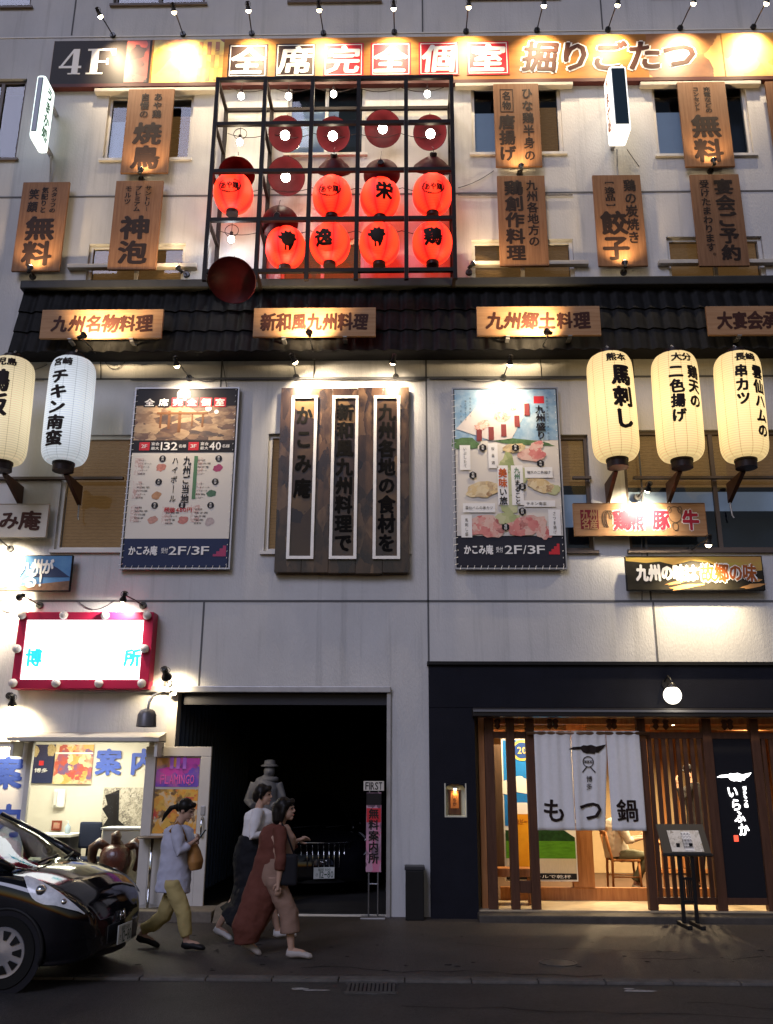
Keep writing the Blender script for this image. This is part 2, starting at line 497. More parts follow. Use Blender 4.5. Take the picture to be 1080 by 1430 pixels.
# curtain of the 2F row carries a faint wave, a rail crosses each window
M['rail'] = mat('cream_rail', (.50, .46, .40), .5, var=.2)
for x0, x1, py, Y, m in ((133, 306, 128, -.06, 'rail'), (636, 800, 120.5, -.06, 'rail'), (894, 1062, 119, -.06, 'rail'), (95, 275, 373, -.06, 'rail'), (655, 822, 369, -.06, 'rail'), (920, 1110, 367, -.06, 'rail')):
    a, b = W(x0, py, Y), W(x1, py, Y)
    MB().bev(a.x, b.x, Y - .05, -.002, a.z - .035, a.z + .035, .008).obj('sign_rail', M[m], BLD)
for x0, x1, py in ((-40, 172, 668), (800, 826, 667), (885, 1110, 667)):
    a, b = W(x0, py, -.05), W(x1, py, -.05)
    MB().box(a.x, b.x, -.07, -.004, a.z - .02, a.z + .02).obj('window_rail', M['darkframe'], BLD)

# ---------------------------------------------------------------- conduits and cables fixed to the wall
for k, (xa, xb, py) in enumerate(((182, 594, 529.5), (600, 822, 528.5), (640, 800, 272), (-20, 60, 529.5))):
    a, b = W(xa, py, -.03), W(xb, py, -.03)
    pts = [a.lerp(b, q / 24) + Vector((0, 0, random.uniform(-.004, .004))) for q in range(25)]
    MB().tube(pts, .013, 6).obj('conduit', M['joint'], BLD, 1)
def swag(p, q, drop, r=.007, n=18):
    a, b = W(*p, -.02), W(*q, -.02)
    MB().tube([a.lerp(b, t / n) + Vector((0, -.01 * math.sin(math.pi * t / n), -drop * 4 * (t / n) * (1 - t / n))) for t in range(n + 1)], r, 5).obj('loose_cable', M['joint'], BLD, 1)
swag((146, 503), (181, 496), .20); swag((0, 509), (66, 509), .12); swag((108, 838), (160, 838), .14); swag((270, 527), (306, 529), .06); swag((843, 505), (884, 508), .10); swag((690, 238), (640, 262), .05)
swag((556, 527), (596, 529), .05); swag((700, 528), (640, 527), .07); swag((30, 848), (4, 852), .05); swag((876, 208), (893, 232), .02)
swag((896, 700), (897, 838), .0); swag((318, 548), (309, 492), .0)

# ---------------------------------------------------------------- tiled pent roof
RX0, RX1 = W(17, 440, -.5).x, 7.6
RZ1, RZ0 = W(540, 404, -.20).z, W(540, 487, -.44).z
ROOF = thing('tiled_canopy_roof', 'long black tiled mini roof running across the facade above the second floor', 'roof', (0, -.4, RZ0))
tm = MB()
rows, per = 3, .255
n_x = int((RX1 - RX0) / per * 10)
for r_ in range(rows):
    t0, t1 = r_ / rows, (r_ + 1) / rows
    ring = []
    for t, lift in ((t0, .0), (t1 + .03, -.0)):
        zz = RZ1 + (RZ0 - RZ1) * t; yy = -.20 + (-.44 + .20) * t
        ln = []
        for i in range(n_x + 1):
            xx = RX0 + (RX1 - RX0) * i / n_x
            ph = ((xx - RX0) / per) % 1.0
            wv = .015 * math.sin(2 * math.pi * ph) + .006 * math.sin(4 * math.pi * ph + .6)
            k = .0 if t == t0 else .03
            ln.append((xx, yy - wv - k, zz + wv * .3))
        ring.append(ln)
    # front lip
    lip = [(p[0], p[1] + .03, p[2] - .006) for p in ring[1]]
    tm.rings([ring[0], ring[1]], cap=False, closed=False)
    tm.rings([ring[1], lip], cap=False, closed=False)
tm.obj('roof_tiles', M['tile'], ROOF, smooth=50)
MB().bev(RX0 - .02, RX1, -.34, -.02, RZ1 - .02, RZ1 + .13, .02).obj('ridge_cap', mat('ridge_flashing', (.03, .03, .029), .5, var=.3), ROOF)
MB().box(RX0 + .01, RX1, -.36, -.0, RZ0 + .02, RZ0 + .05).obj('soffit', M['blackmatte'], ROOF)
MB().add([(RX0, -.02, RZ0), (RX0, -.42, RZ0), (RX0, -.22, RZ1), (RX0, -.02, RZ1)], [(0, 1, 2, 3)]).obj('end_board', M['blackmatte'], ROOF)

# ---------------------------------------------------------------- wooden signs
def inked(parent, mb, m, name='lettering'):
    return mb.obj(name, m, parent)
def board_sign(name, label, px, Y, cols, wood, group=None, ink='ink', tilt=0.0, box=None, depth=.045):
    x0, x1, z0, z1 = RW(*px, Y)
    t = thing(name, label, 'sign', ((x0 + x1) / 2, Y, z0), group)
    MB().bev(x0, x1, Y, Y + depth, z0, z1, .006).obj('board', wood, t)
    # standoffs
    b = MB()
    for q in (.2, .8):
        xx = x0 + (x1 - x0) * q
        b.box(xx - .02, xx + .02, Y + depth, -.002, z0 + .12 * (z1 - z0), z0 + .12 * (z1 - z0) + .05)
        b.box(xx - .02, xx + .02, Y + depth, -.002, z1 - .12 * (z1 - z0) - .05, z1 - .12 * (z1 - z0))
    b.obj('bracket', M['steel'], t)
    tb = MB()
    wd, hg = x1 - x0, z1 - z0
    for s, u, va, vb, w, bold in cols:
        col_text(tb, s, x0 + u * wd, z1 - va * hg, z1 - vb * hg, w * wd, Y - .003, bold, .03)
    if box:
        ua, ub, va, vb = box; k = .012
        xa, xb, za, zb = x0 + ua * wd, x0 + ub * wd, z1 - vb * hg, z1 - va * hg
        tb.box(xa, xb, Y - .005, Y - .001, za, za + k); tb.box(xa, xb, Y - .005, Y - .001, zb - k, zb)
        tb.box(xa, xa + k, Y - .005, Y - .001, za + k, zb - k); tb.box(xb - k, xb, Y - .005, Y - .001, za + k, zb - k)
    tb.obj('lettering', M[ink], t)
    return t
GS = 'vertical wooden signboards on the upper floors'
YS = -.16
B1, B2 = .046, .036
board_sign('wooden_sign', 'vertical wooden board about grilled chicken, its foot lit, under the orange photo of the banner', (174, 124, 239, 241), YS, [('あや鶏', .66, .05, .36, .2, B2), ('自慢の', .38, .05, .36, .2, B2), ('焼鳥', .5, .40, .96, .62, B1)], M['wood'], GS)
board_sign('wooden_sign', 'wooden board with a boxed word beside the top of the lantern cage', (691, 116.5, 755, 232), YS, [('ひな鶏半身の', .74, .05, .95, .25, B2), ('名物', .28, .09, .33, .2, B2), ('唐揚げ', .27, .38, .94, .36, B1)], M['wood'], GS, box=(.14, .43, .07, .35))
board_sign('wooden_sign', 'wooden board offering free power outlets, lit at its foot, right of the projecting light box', (952, 114, 1020, 232), YS, [('充電などの', .60, .06, .38, .15, B2), ('コンセント', .37, .06, .36, .13, B2), ('無料', .5, .39, .96, .60, B1)], M['wood'], GS)
board_sign('wooden_sign', 'wooden board promising free smiles, leftmost and lit by a bulb at its foot', (24, 254, 90, 378), YS, [('スタッフの', .70, .06, .36, .14, B2), ('気配りと', .50, .06, .36, .15, B2), ('笑顔', .27, .07, .36, .22, B2), ('無料', .49, .39, .95, .62, B1)], M['wood'], GS)
board_sign('wooden_sign', 'wooden board advertising draft beer foam, between the leftmost board and the lantern cage', (156, 252, 223, 376), YS, [('サントリー', .70, .06, .36, .15, B2), ('プレミアム', .49, .06, .36, .15, B2), ('モルツ', .28, .06, .28, .15, B2), ('神泡', .49, .40, .95, .62, B1)], M['wood'], GS)
board_sign('wooden_sign', 'unlit wooden board with five large characters, right of the red lanterns', (696.5, 245, 764, 371), YS, [('九州各地方の', .72, .05, .80, .24, B2), ('鶏創作料理', .34, .05, .95, .40, B1)], M['wood'], GS)
board_sign('wooden_sign', 'wooden board selling gyoza dumplings, with a lamp bulb at its lower edge', (832, 244, 900, 371), YS, [('鶏の炭焼き', .76, .05, .77, .26, B2), ('【逸品】', .34, .05, .38, .22, B2), ('餃子', .38, .40, .95, .55, B1)], M['wood'], GS)
board_sign('wooden_sign', 'wooden board about banquet bookings, two long columns of text, lowest at the right edge', (970.5, 243, 1040, 371), YS, [('宴会ご予約', .66, .05, .95, .40, B1), ('受けたまわります。', .27, .06, .95, .2, B2)], M['wood'], GS)
board_sign('wooden_sign', 'wooden board cut off by the right edge of the picture under the banner', (1077, 113, 1143, 231), YS, [('飲み放題', .5, .1, .9, .4, B1)], M['wood'], GS)

def row_sign(name, label, px, Y, s, wood, x_in=(.1, .9), bold=.05, group=None, ink='brown_ink', h=.62):
    x0, x1, z0, z1 = RW(*px, Y)
    t = thing(name, label, 'sign', ((x0 + x1) / 2, Y, z0), group)
    MB().bev(x0, x1, Y, Y + .05, z0, z1, .006).obj('board', wood, t)
    b = MB()
    for q in (.25, .75):
        xx = x0 + (x1 - x0) * q
        b.box(xx - .03, xx + .03, Y + .052, Y + .30, z0 - .03, z0 - .004)
        b.box(xx - .03, xx + .03, Y - .006, Y + .05, z0 - .012, z0 - .002)
    b.obj('bracket', M['steel'], t)
    tb = MB()
    row_text(tb, s, x0 + (x1 - x0) * x_in[0], x0 + (x1 - x0) * x_in[1], (z0 + z1) / 2, (z1 - z0) * h, Y - .003, bold, .10, .08)
    tb.obj('lettering', M[ink], t)
    return t
GR = 'lit wooden name boards on the tiled roof'
YR = -.64
row_sign('roof_sign', 'leftmost wooden name board on the black roof', (57, 432, 227, 472), YR, '九州名物料理', M['woodh'], (.09, .92), group=GR)
row_sign('roof_sign', 'wooden name board on the black roof right below the red lantern cage', (354, 429.5, 525, 469.5), YR, '新和風九州料理', M['woodh'], (.06, .94), group=GR)
row_sign('roof_sign', 'wooden name board on the black roof with a lamp under its right half', (666, 427.5, 839, 468), YR, '九州郷土料理', M['woodh'], (.08, .92), group=GR)
row_sign('roof_sign', 'unlit wooden name board on the black roof, cut by the right edge of the picture', (988, 427, 1161, 467), YR, '大宴会承ります', M['woodh'], (.08, .94), group=GR)
# ================================================================ helpers for lit things
def proj(p):
    q = CAM_ROT.transposed() @ (Vector(p) - CAM_POS)
    return (CX + F_PX * q.x / -q.z, CY - F_PX * q.y / -q.z)
def solve_Y(px, py, Z):
    """depth at which the height Z shows at row py"""
    d = ray(px, py); return CAM_POS.y + d.y * (Z - CAM_POS.z) / d.z
def patch_mat(name, cols, scale=6.0, rough=.5, stretch=None, soft=False):
    """a printed picture: irregular patches of a few inks"""
    m = bpy.data.materials.new(name); m.use_nodes = True
    nt = m.node_tree; b = nt.nodes['Principled BSDF']; b.inputs['Roughness'].default_value = rough
    tc = nd(nt, 'ShaderNodeTexCoord'); src = tc.outputs['Object']
    if stretch:
        mp = nd(nt, 'ShaderNodeMapping'); mp.inputs['Scale'].default_value = stretch
        nt.links.new(src, mp.inputs[0]); src = mp.outputs[0]
    nz = nd(nt, 'ShaderNodeTexNoise'); nz.inputs['Scale'].default_value = scale * .8; nz.inputs['Detail'].default_value = 5
    nt.links.new(src, nz.inputs['Vector'])
    mx = nd(nt, 'ShaderNodeMixRGB'); mx.inputs[0].default_value = .22
    nt.links.new(src, mx.inputs[1]); nt.links.new(nz.outputs['Color'], mx.inputs[2])
    vo = nd(nt, 'ShaderNodeTexVoronoi'); vo.inputs['Scale'].default_value = scale
    nt.links.new(mx.outputs[0], vo.inputs['Vector'])
    sp = nd(nt, 'ShaderNodeSeparateColor'); nt.links.new(vo.outputs['Color'], sp.inputs[0])
    ad = nd(nt, 'ShaderNodeMath', operation='MULTIPLY_ADD'); ad.inputs[1].default_value = .6; 
    ml = nd(nt, 'ShaderNodeMath', operation='MULTIPLY'); ml.inputs[1].default_value = .45
    nt.links.new(nz.outputs['Fac'], ml.inputs[0]); nt.links.new(sp.outputs[0], ad.inputs[0]); nt.links.new(ml.outputs[0], ad.inputs[2])
    rp = nd(nt, 'ShaderNodeValToRGB'); e = rp.color_ramp.elements
    rp.color_ramp.interpolation = 'LINEAR' if soft else 'EASE'
    while len(e) < len(cols): e.new(.5)
    for i, c in enumerate(cols):
        e[i].position = .12 + .76 * i / max(1, len(cols) - 1); e[i].color = (*c, 1)
    nt.links.new(ad.outputs[0], rp.inputs[0]); nt.links.new(rp.outputs[0], b.inputs['Base Color'])
    return m
def sheet(parent, name, m, x0, x1, z0, z1, y):
    return MB().plate(x0, x1, z0, z1, y).obj(name, m, parent)
def disc(mb, cx, cz, rx, rz, y, n=24, rot=0, wob=0.0):
    ps = []
    for k in range(n):
        a = 2 * math.pi * k / n; q = 1 + (random.uniform(-wob, wob) if wob else 0)
        x, z = rx * math.cos(a) * q, rz * math.sin(a) * q
        ps.append((cx + x * math.cos(rot) - z * math.sin(rot), y, cz + x * math.sin(rot) + z * math.cos(rot)))
    mb.add(ps, [tuple(range(n))])

# ---------------------------------------------------------------- spot lamps
M['lampblack'] = mat('lamp_black', (.016, .015, .015), .35, .3)
M['reflector'] = mat('lamp_reflector', (.6, .56, .5), .2, .8)
SPOT_K = 5.0
def spot_lamp(label, base_px, base_Y, head_px, head_Y, target, power, group, col=(1.0, .78, .50), size=78, head=.055, lit=True, wire=None, cap=True, blend=1.0, bulb='bulb_warm', name='spot_lamp', bulb_r=.8):
    b = W(*base_px, base_Y); h = W(*head_px, head_Y); tg = Vector(target)
    t = thing(name, label, 'lamp', b, group)
    d = (tg - h).normalized()
    MB().cyl(b + Vector((0, .0, 0)), b + Vector((0, -.045, 0)), .055, 16, .048).obj('base', M['lampblack'], t, 40)
    MB().tube([b + Vector((0, -.03, 0)), b.lerp(h - d * head * 1.6, .5) + Vector((0, 0, .01)), h - d * head * 1.6], .011, 8).obj('arm', M['lampblack'], t, 40)
    hb = MB()
    # body, fins, flared hood
    q = d.to_track_quat('Z', 'Y').to_matrix()
    Mx = Matrix.Translation(h) @ q.to_4x4()
    s = head
    hb.lathe([(.25 * s, -2.6 * s), (.55 * s, -2.5 * s), (.55 * s, -2.2 * s), (.38 * s, -2.15 * s), (.38 * s, -1.9 * s), (.6 * s, -1.85 * s), (.6 * s, -1.5 * s), (.45 * s, -1.45 * s), (.55 * s, -1.0 * s), (1.0 * s, 0), (.95 * s, 0), (.5 * s, -.9 * s)], 18, Mx, cap=True)
    hb.obj('head', M['lampblack'], t, 35)
    bm_ = M[bulb] if lit else M['reflector']
    MB().ball(h + d * s * .05, s * bulb_r, 14, 8).obj('bulb', bm_, t, 1)
    ring = [h + q @ Vector((s * .9 * math.cos(a), s * .3, -1.7 * s + s * .9 * math.sin(a))) for a in [2 * math.pi * k / 14 for k in range(15)]]
    MB().tube(ring, .004, 5).obj('yoke', M['lampblack'], t, 40)
    if wire:
        w0 = W(*wire, 0)
        MB().tube([b + Vector((0, -.01, 0)), (b + w0) / 2 + Vector((.01, -.012, 0)), w0 + Vector((0, -.006, 0))], .008, 6).obj('wire', M['lampblack'], t)
    if lit:
        L = bpy.data.lights.new('lamp_light', 'SPOT'); L.energy = power * SPOT_K; L.color = col
        L.spot_size = R(size); L.spot_blend = blend; L.shadow_soft_size = s * .7
        lo = bpy.data.objects.new('lamp_light', L); COL.objects.link(lo)
        lo.parent = t; lo.location = (h + d * s * 1.0) - b
        lo.rotation_euler = d.to_track_quat('-Z', 'Y').to_euler()
    return t

# ---------------------------------------------------------------- long banner under the top row of lamps
YB = -.10
bx0, bx1, bz0, bz1 = RW(73, 51, 1080, 112, YB); bx1 = 8.2
BAN = thing('banner', 'long illuminated banner across the fourth floor with 4F and private room lettering', 'sign', ((bx0 + bx1) / 2, YB, bz0))
MB().box(bx0, bx1, YB, -.005, bz0, bz1).obj('board', mat('banner_gold', (.36, .17, .04), .5, var=.4, vscale=1.5, stretch=(.6, 1, 4), col2=(.20, .08, .018)), BAN)
MB().box(bx0, bx1, YB - .012, -.003, bz0 - .07, bz0 - .002).obj('frame_rail', mat('maroon_rail', (.07, .022, .02), .5), BAN)
def bX(px): return W(px, 82, YB).x
bh = bz1 - bz0
sheet(BAN, 'panel', mat('black_print', (.018, .014, .013), .5), bx0 + .005, bX(211), bz0 + .005, bz1 - .005, YB - .004)
sheet(BAN, 'photo', patch_mat('print_grill', [(.02, .012, .01), (.05, .022, .014), (.30, .05, .03), (.09, .03, .02)], 5), bX(176), bX(208), bz0 + .02, bz1 - .02, YB - .008)
sheet(BAN, 'photo', patch_mat('print_orange', [(.35, .04, .01), (.62, .28, .03), (.7, .42, .06), (.55, .5, .12), (.16, .03, .01)], 2.6), bX(214), bX(312), bz0 + .01, bz1 - .01, YB - .004)
ck = MB()
for i in range(6):
    for j in range(3):
        if (i + j) % 2 == 0 and (i, j) not in ((3, 0), (4, 1)):
            xx = bX(277) + (bX(312) - bX(277)) * i / 6
            ck.plate(xx, xx + (bX(312) - bX(277)) / 6, bz0 + .03 + bh * .30 * j, bz0 + .03 + bh * .30 * (j + 1), YB - .007)
ck.obj('check_print', patch_mat('print_checks', [(.33, .07, .02), (.5, .32, .05), (.26, .04, .015)], 4), BAN)
# serif 4F
def serif_F(mb, x0, x1, z0, z1, y):
    w, h = x1 - x0, z1 - z0; st = w * .26
    mb.prism([(x0 + w * .14, z0), (x0 + w * .14 + st, z0), (x0 + w * .14 + st, z1), (x0 + w * .14, z1)], y - .004, y)
    mb.box(x0, x0 + w * .60, y - .003, y, z0 - h * .0, z0 + h * .055); mb.box(x0, x1, y - .0035, y, z1 - h * .07, z1)
    mb.prism([(x1 - w * .1, z1 - h * .26), (x1, z1 - h * .26), (x1, z1), (x1 - w * .22, z1)], y - .003, y)
    mb.box(x0 + w * .3, x0 + w * .75, y - .003, y, z0 + h * .46, z0 + h * .53)
    mb.box(x0 + w * .7, x0 + w * .77, y - .0025, y, z0 + h * .37, z0 + h * .62)
def serif_4(mb, x0, x1, z0, z1, y):
    w, h = x1 - x0, z1 - z0
    mb.prism([(x0 + w * .58, z0), (x0 + w * .86, z0), (x0 + w * .86, z1), (x0 + w * .58, z1)], y - .004, y)
    mb.prism([(x0, z0 + h * .26), (x0 + w * .12, z0 + h * .26), (x0 + w * .70, z1), (x0 + w * .58, z1)], y - .003, y)
    mb.box(x0, x1, y - .0035, y, z0 + h * .245, z0 + h * .33)
    mb.box(x0 + w * .42, x0 + w * .98, y - .003, y, z0, z0 + h * .05)
fb = MB()
serif_4(fb, bX(84), bX(115), bz0 + bh * .22, bz0 + bh * .80, YB - .005)
serif_F(fb, bX(122), bX(161), bz0 + bh * .22, bz0 + bh * .80, YB - .005)
fb.obj('lettering', M['white_ink'], BAN)
rw = MB(); kw = MB(); bb = MB(); rb = MB()
for i, (c, xa, xb) in enumerate((('全', 319, 374), ('席', 385, 441), ('完', 452, 508), ('全', 518, 574), ('個', 585, 641), ('室', 652, 711))):
    a, b = bX(xa), bX(xb); z0, z1 = bz0 + bh * .10, bz0 + bh * .86
    box = MB().box(a, b, YB - .010, YB - .002, z0, z1); box.obj('letter_tile', M['red_print'] if i > 1 else mat('dark_print', (.03, .016, .012), .5), BAN)
    k = .014
    for q in ((a + .03, b - .03, z0 + .03, z0 + .03 + k), (a + .03, b - .03, z1 - .03 - k, z1 - .03), (a + .03, a + .03 + k, z0 + .05, z1 - .05), (b - .03 - k, b - .03, z0 + .05, z1 - .05)):
        rw.plate(*q, YB - .013)
    put_char(rw, c, (a + b) / 2, (z0 + z1) / 2, (b - a) * .86, (z1 - z0) * .86, YB - .015, .035, 0, .1)
rw.obj('tile_lettering', M['white_ink'], BAN)
for bold, yy, mm, nm in ((.085, YB - .006, 'white_ink', 'letter_outline'), (.035, YB - .014, 'brown_ink', 'lettering')):
    tb = MB()
    for i, c in enumerate('掘りごたつ'):
        put_char(tb, c, bX(755 + 48.5 * i), bz0 + bh * .50, bX(780) - bX(729), bh * .72, yy, bold, (-.05, .04, 0, .03, -.04)[i], .12)
    tb.obj(nm, M[mm], BAN)
sheet(BAN, 'photo', patch_mat('print_brown_room', [(.06, .02, .01), (.25, .10, .03), (.55, .30, .08), (.36, .10, .03), (.6, .42, .2)], 1.7, stretch=(.8, 1, 1.3)), bX(905), bX(1010), bz0 + .01, bz1 - .01, YB - .0025)
sheet(BAN, 'photo', patch_mat('print_amber_room', [(.10, .03, .01), (.55, .26, .05), (.65, .40, .12), (.35, .12, .03)], 2.2), bX(1012), bx1 - .02, bz0 + .01, bz1 - .01, YB - .0025)

GB = 'spot lamps on arms above the long banner'
lamp_px = [((158, 50), (140, 22), (171, 92)), ((256, 48.5), (243, 16), (254, 90)), ((352, 47.5), (347, 14), (356, 88)), ((452, 47), (446, 13), (452, 86)), ((551, 45.5), (550, 11), (551, 85)),
           ((651, 44.5), (655, 9), (655, 84)), ((750, 43), (760, 7), (755, 86)), ((849, 42), (863, 6), (852, 78)), ((950, 40), (969, 4), (952, 85)), ((1052, 38.5), (1071, 4), (1043, 80))]
wh = ['over the letter F of 4F', 'over the orange photo on the banner', 'over the first black letter tile', 'over the second black letter tile and the first red one', 'over the second red letter tile', 'over the last red letter tile',
      'over the first big brown character', 'over the middle of the big brown lettering, behind the light box', 'over the last big brown character', 'over the amber photo at the right end']
for (b, h, tg), w_ in zip(lamp_px, wh):
    spot_lamp('spot lamp ' + w_, b, 0, h, -.62, W(*tg, YB), 58, GB, size=104)

# ---------------------------------------------------------------- small lamps at the feet of the wooden boards
GU = 'small uplights at the feet of the wooden boards'
for b, h, tg, pw, lb in (((198, 251), (196.5, 236), (206, 195), 11, 'little uplight at the foot of the grilled chicken board'),
                     ((46, 387), (42, 373), (55, 330), 11, 'little uplight at the foot of the leftmost wooden board'),
                     ((726, 243), (728, 231), (724, 190), 9, 'little uplight at the foot of the board right of the cage top'),
                     ((992, 240), (997, 223), (990, 180), 11, 'little uplight at the foot of the free power outlet board'),
                     ((871, 381), (873, 366), (868, 320), 11, 'little uplight at the foot of the gyoza board'),
                     ((261, 384), (249, 374), (215, 330), 5, 'little uplight on the wall just left of the lantern cage'),
                     ((655, 381), (661, 368), (700, 330), 7, 'little uplight on the wall just right of the lantern cage')):
    P = W(*tg, YS)
    spot_lamp(lb, b, 0, h, -.42, P + Vector((0, .0, 0)), pw * 1.5, GU, size=120, head=.05, col=(1, .68, .34))

# ---------------------------------------------------------------- lamps on the roof boards
GL = 'arm lamps lighting the wooden boards on the tiled roof'
for b, h, tg, w_, lb in (((140, 500), (117, 468), (146, 452), (141, 530), 'arm lamp under the first roof board on the left'),
                     ((439, 499), (432, 464), (430, 448), (438, 529), 'arm lamp under the roof board below the lantern cage'),
                     ((753, 495), (764, 463), (742, 455), (757, 527), 'arm lamp under the right half of the Kyushu local cuisine board')):
    spot_lamp(lb, b, -.03, h, -1.06, W(*tg, YR), 62, GL, size=120, wire=w_, col=(1, .74, .42), bulb_r=.6)
GM = 'arm lamps pointing down at the posters of the second floor'
for b, h, tg, pw, lb in (((265, 528.5), (247, 510), (263, 575), 24, 'arm lamp pointing down at the left poster'),
                     ((414, 527.5), (412, 505), (447, 565), 62, 'arm lamp pointing down at the left half of the weathered signboard'),
                     ((553, 527), (549, 506), (540, 556), 22, 'arm lamp turned to the street above the right half of the weathered signboard'),
                     ((703, 528), (712, 508), (700, 575), 22, 'arm lamp pointing down at the right poster')):
    spot_lamp(lb, b, 0, h, -.58, W(*tg, -.08), pw * 1.05, GM, size=130, col=(1, .80, .55))
spot_lamp('arm lamp over the tan chicken pork and beef sign', (890, 695), 0, (905, 684), -.55, W(892, 724, -.1), 48, None, size=125, col=(1, .82, .55))
spot_lamp('arm lamp between the tan sign and the sunset sign, lighting the wall below too', (965, 768.5), 0, (990, 760), -.62, W(974, 885, 0), 66, None, size=115, col=(1, .80, .50))
spot_lamp('arm lamp at the left edge over the volcano sign', (15, 767), 0, (-8, 754), -.5, W(4, 800, -.1), 60, None, size=130, col=(1, .84, .6))
spot_lamp('arm lamp left above the red framed light box', (56, 845.5), 0, (27, 834), -.45, W(-2, 848, 0), 40, None, size=140, col=(1, .84, .6))
spot_lamp('arm lamp right above the red framed light box', (200, 846), 0, (172, 838), -.5, W(160, 880, -.2), 26, None, size=140, col=(1, .9, .75), bulb_r=.6)
spot_lamp('black spot lamp on the steel lintel beside the red light box', (235, 955), -.10, (233, 946), -.36, W(240, 972, -.05), 18, None, size=150, head=.075, col=(1, .80, .5), bulb_r=.6)
spot_lamp('spot lamp under the left end of the red light box', (14, 972), 0, (17, 984), -.35, W(14, 1040, 0), 30, None, size=150, head=.06, col=(1, .80, .5))

# ---------------------------------------------------------------- lantern cage
YC = -.78
cxs = [W(p, 238, YC).x for p in (296, 365, 433, 499.5, 567.5, 633)]
czs = [W(465, p, YC).z for p in (109.5, 172, 238, 306, 378)]
czb = W(465, 391, YC).z
CAGE = thing('lantern_cage', 'brown black steel grid cage holding the red lanterns on the facade', 'frame', ((cxs[0] + cxs[-1]) / 2, YC, czb))
t_ = .032
for i, x in enumerate(cxs):
    MB().box(x - t_, x + t_, YC - t_, YC + t_, czb, czs[0] + t_).obj('upright', M['cage'], CAGE)
    if i in (0, 1, 5):
        MB().box(x - t_, x + t_, -.10, -.04, czb, czs[0] + t_).obj('upright', M['cage'], CAGE)
        for z in czs: MB().box(x - t_ * .8, x + t_ * .8, YC + t_ + .001, -.101, z - t_ * .8, z + t_ * .8).obj('tie_bar', M['cage'], CAGE)
for z in czs:
    for a, b in zip(cxs[:-1], cxs[1:]):
        MB().box(a + t_ + .001, b - t_ - .001, YC - t_ * .9, YC + t_ * .9, z - t_, z + t_).obj('crossbar', M['cage'], CAGE)
MB().box(cxs[0] - .02, cxs[-1] + .02, -.099, -.045, czs[0] - .03, czs[0] + .03).obj('rear_bar', M['cage'], CAGE)

# ---- lacquered shades and bulbs
M['lacquer'] = mat('red_lacquer', (.085, .008, .011), .5, var=.35, vscale=5, spec=.15)
M['socket'] = mat('lamp_socket', (.02, .012, .012), .4)
def point_light(parent, loc_world, power, col, r=.06):
    L = bpy.data.lights.new('bulb_light', 'POINT'); L.energy = power * 1.7; L.color = col; L.shadow_soft_size = r
    o = bpy.data.objects.new('bulb_light', L); COL.objects.link(o); o.parent = parent; o.location = Vector(loc_world) - parent_world(parent)
    return o
YL = -.42
shade0 = None
GSH = 'red lacquered dish shades in the lantern cage'
rows_n = {0: 'top', 1: 'second', 2: 'third', 3: 'lowest'}
SH = [(400, 187, .29, 52, 1, 'glowing dish shade in the first column of shades, second row of the cage'), (466, 188, .28, 56, 1, 'glowing dish shade above the second lantern column of the cage, second row'), (535, 178, .31, 34, 1, 'widest glowing dish shade, in the fourth column of the cage'),
      (601, 185, .28, 50, 1, 'glowing dish shade at the right end of the second row of the cage'), (331, 240, .30, 28, 0, 'dark red shade half hidden behind the leftmost lantern'), (401, 245, .31, 44, 1, 'glowing dish shade over the plain white gap, third row of the cage'),
      (467, 234, .28, -52, 0, 'flat looking upturned shade above the lantern of the third column'), (533, 240, .30, -85, 0, 'egg shaped upturned shade over the lantern of the fourth column'), (604, 233, .33, -46, 0, 'flat upturned shade above the rightmost lantern of the third row'),
      (390, 309, .30, -100, 0, 'brownish upturned shade sitting on the lantern of the second column'), (325, 389, .37, 40, 0, 'big dark red shade at the bottom left corner of the cage, over the roof edge')]
for px, py, r, tilt, lit, lab in SH:
    Yq = -.86 if py > 380 else (-.55 if px == 390 or px == 533 else YL)
    c = W(px, py, Yq)
    t = thing('dish_shade', lab, 'lampshade', c, GSH)
    Rm = Matrix.Rotation(R(-tilt), 4, 'X') @ Matrix.Rotation(R(random.uniform(-6, 6)), 4, 'Y')
    Mx = Matrix.Translation(c) @ Rm
    MB().lathe([(.03, .17), (.07, .165), (.12, .14), (r * .6, .09), (r * .9, .01), (r, -.07), (r * .98, -.075), (r * .87, -.005), (r * .57, .07), (.10, .12), (.03, .125)], 32, Mx).obj('shade', M['lacquer'], t, 50)
    MB().lathe([(.055, .14), (.06, .21), (.045, .23)], 16, Mx).obj('socket', M['socket'], t, 50)
    MB().tube([Mx @ Vector((0, 0, .22)), Mx @ Vector((0, 0, .26)) + Vector((0, .01, .04)), c + Vector((0, .03, .42))], .006, 6).obj('cord', M['socket'], t)
    if lit:
        bc = c + Vector((0, -.13, -.13))
        MB().cyl(Mx @ Vector((0, 0, .09)), bc + Vector((0, .02, .06)), .026).obj('bulb_holder', M['socket'], t)
        MB().ball(bc, .075).obj('bulb', M['bulb_white'], t, 1)
        point_light(t, bc + Vector((0, -.10, -.06)), 2.2, (1, .78, .5))
GPB = 'bare bulbs hanging in the lantern cage'
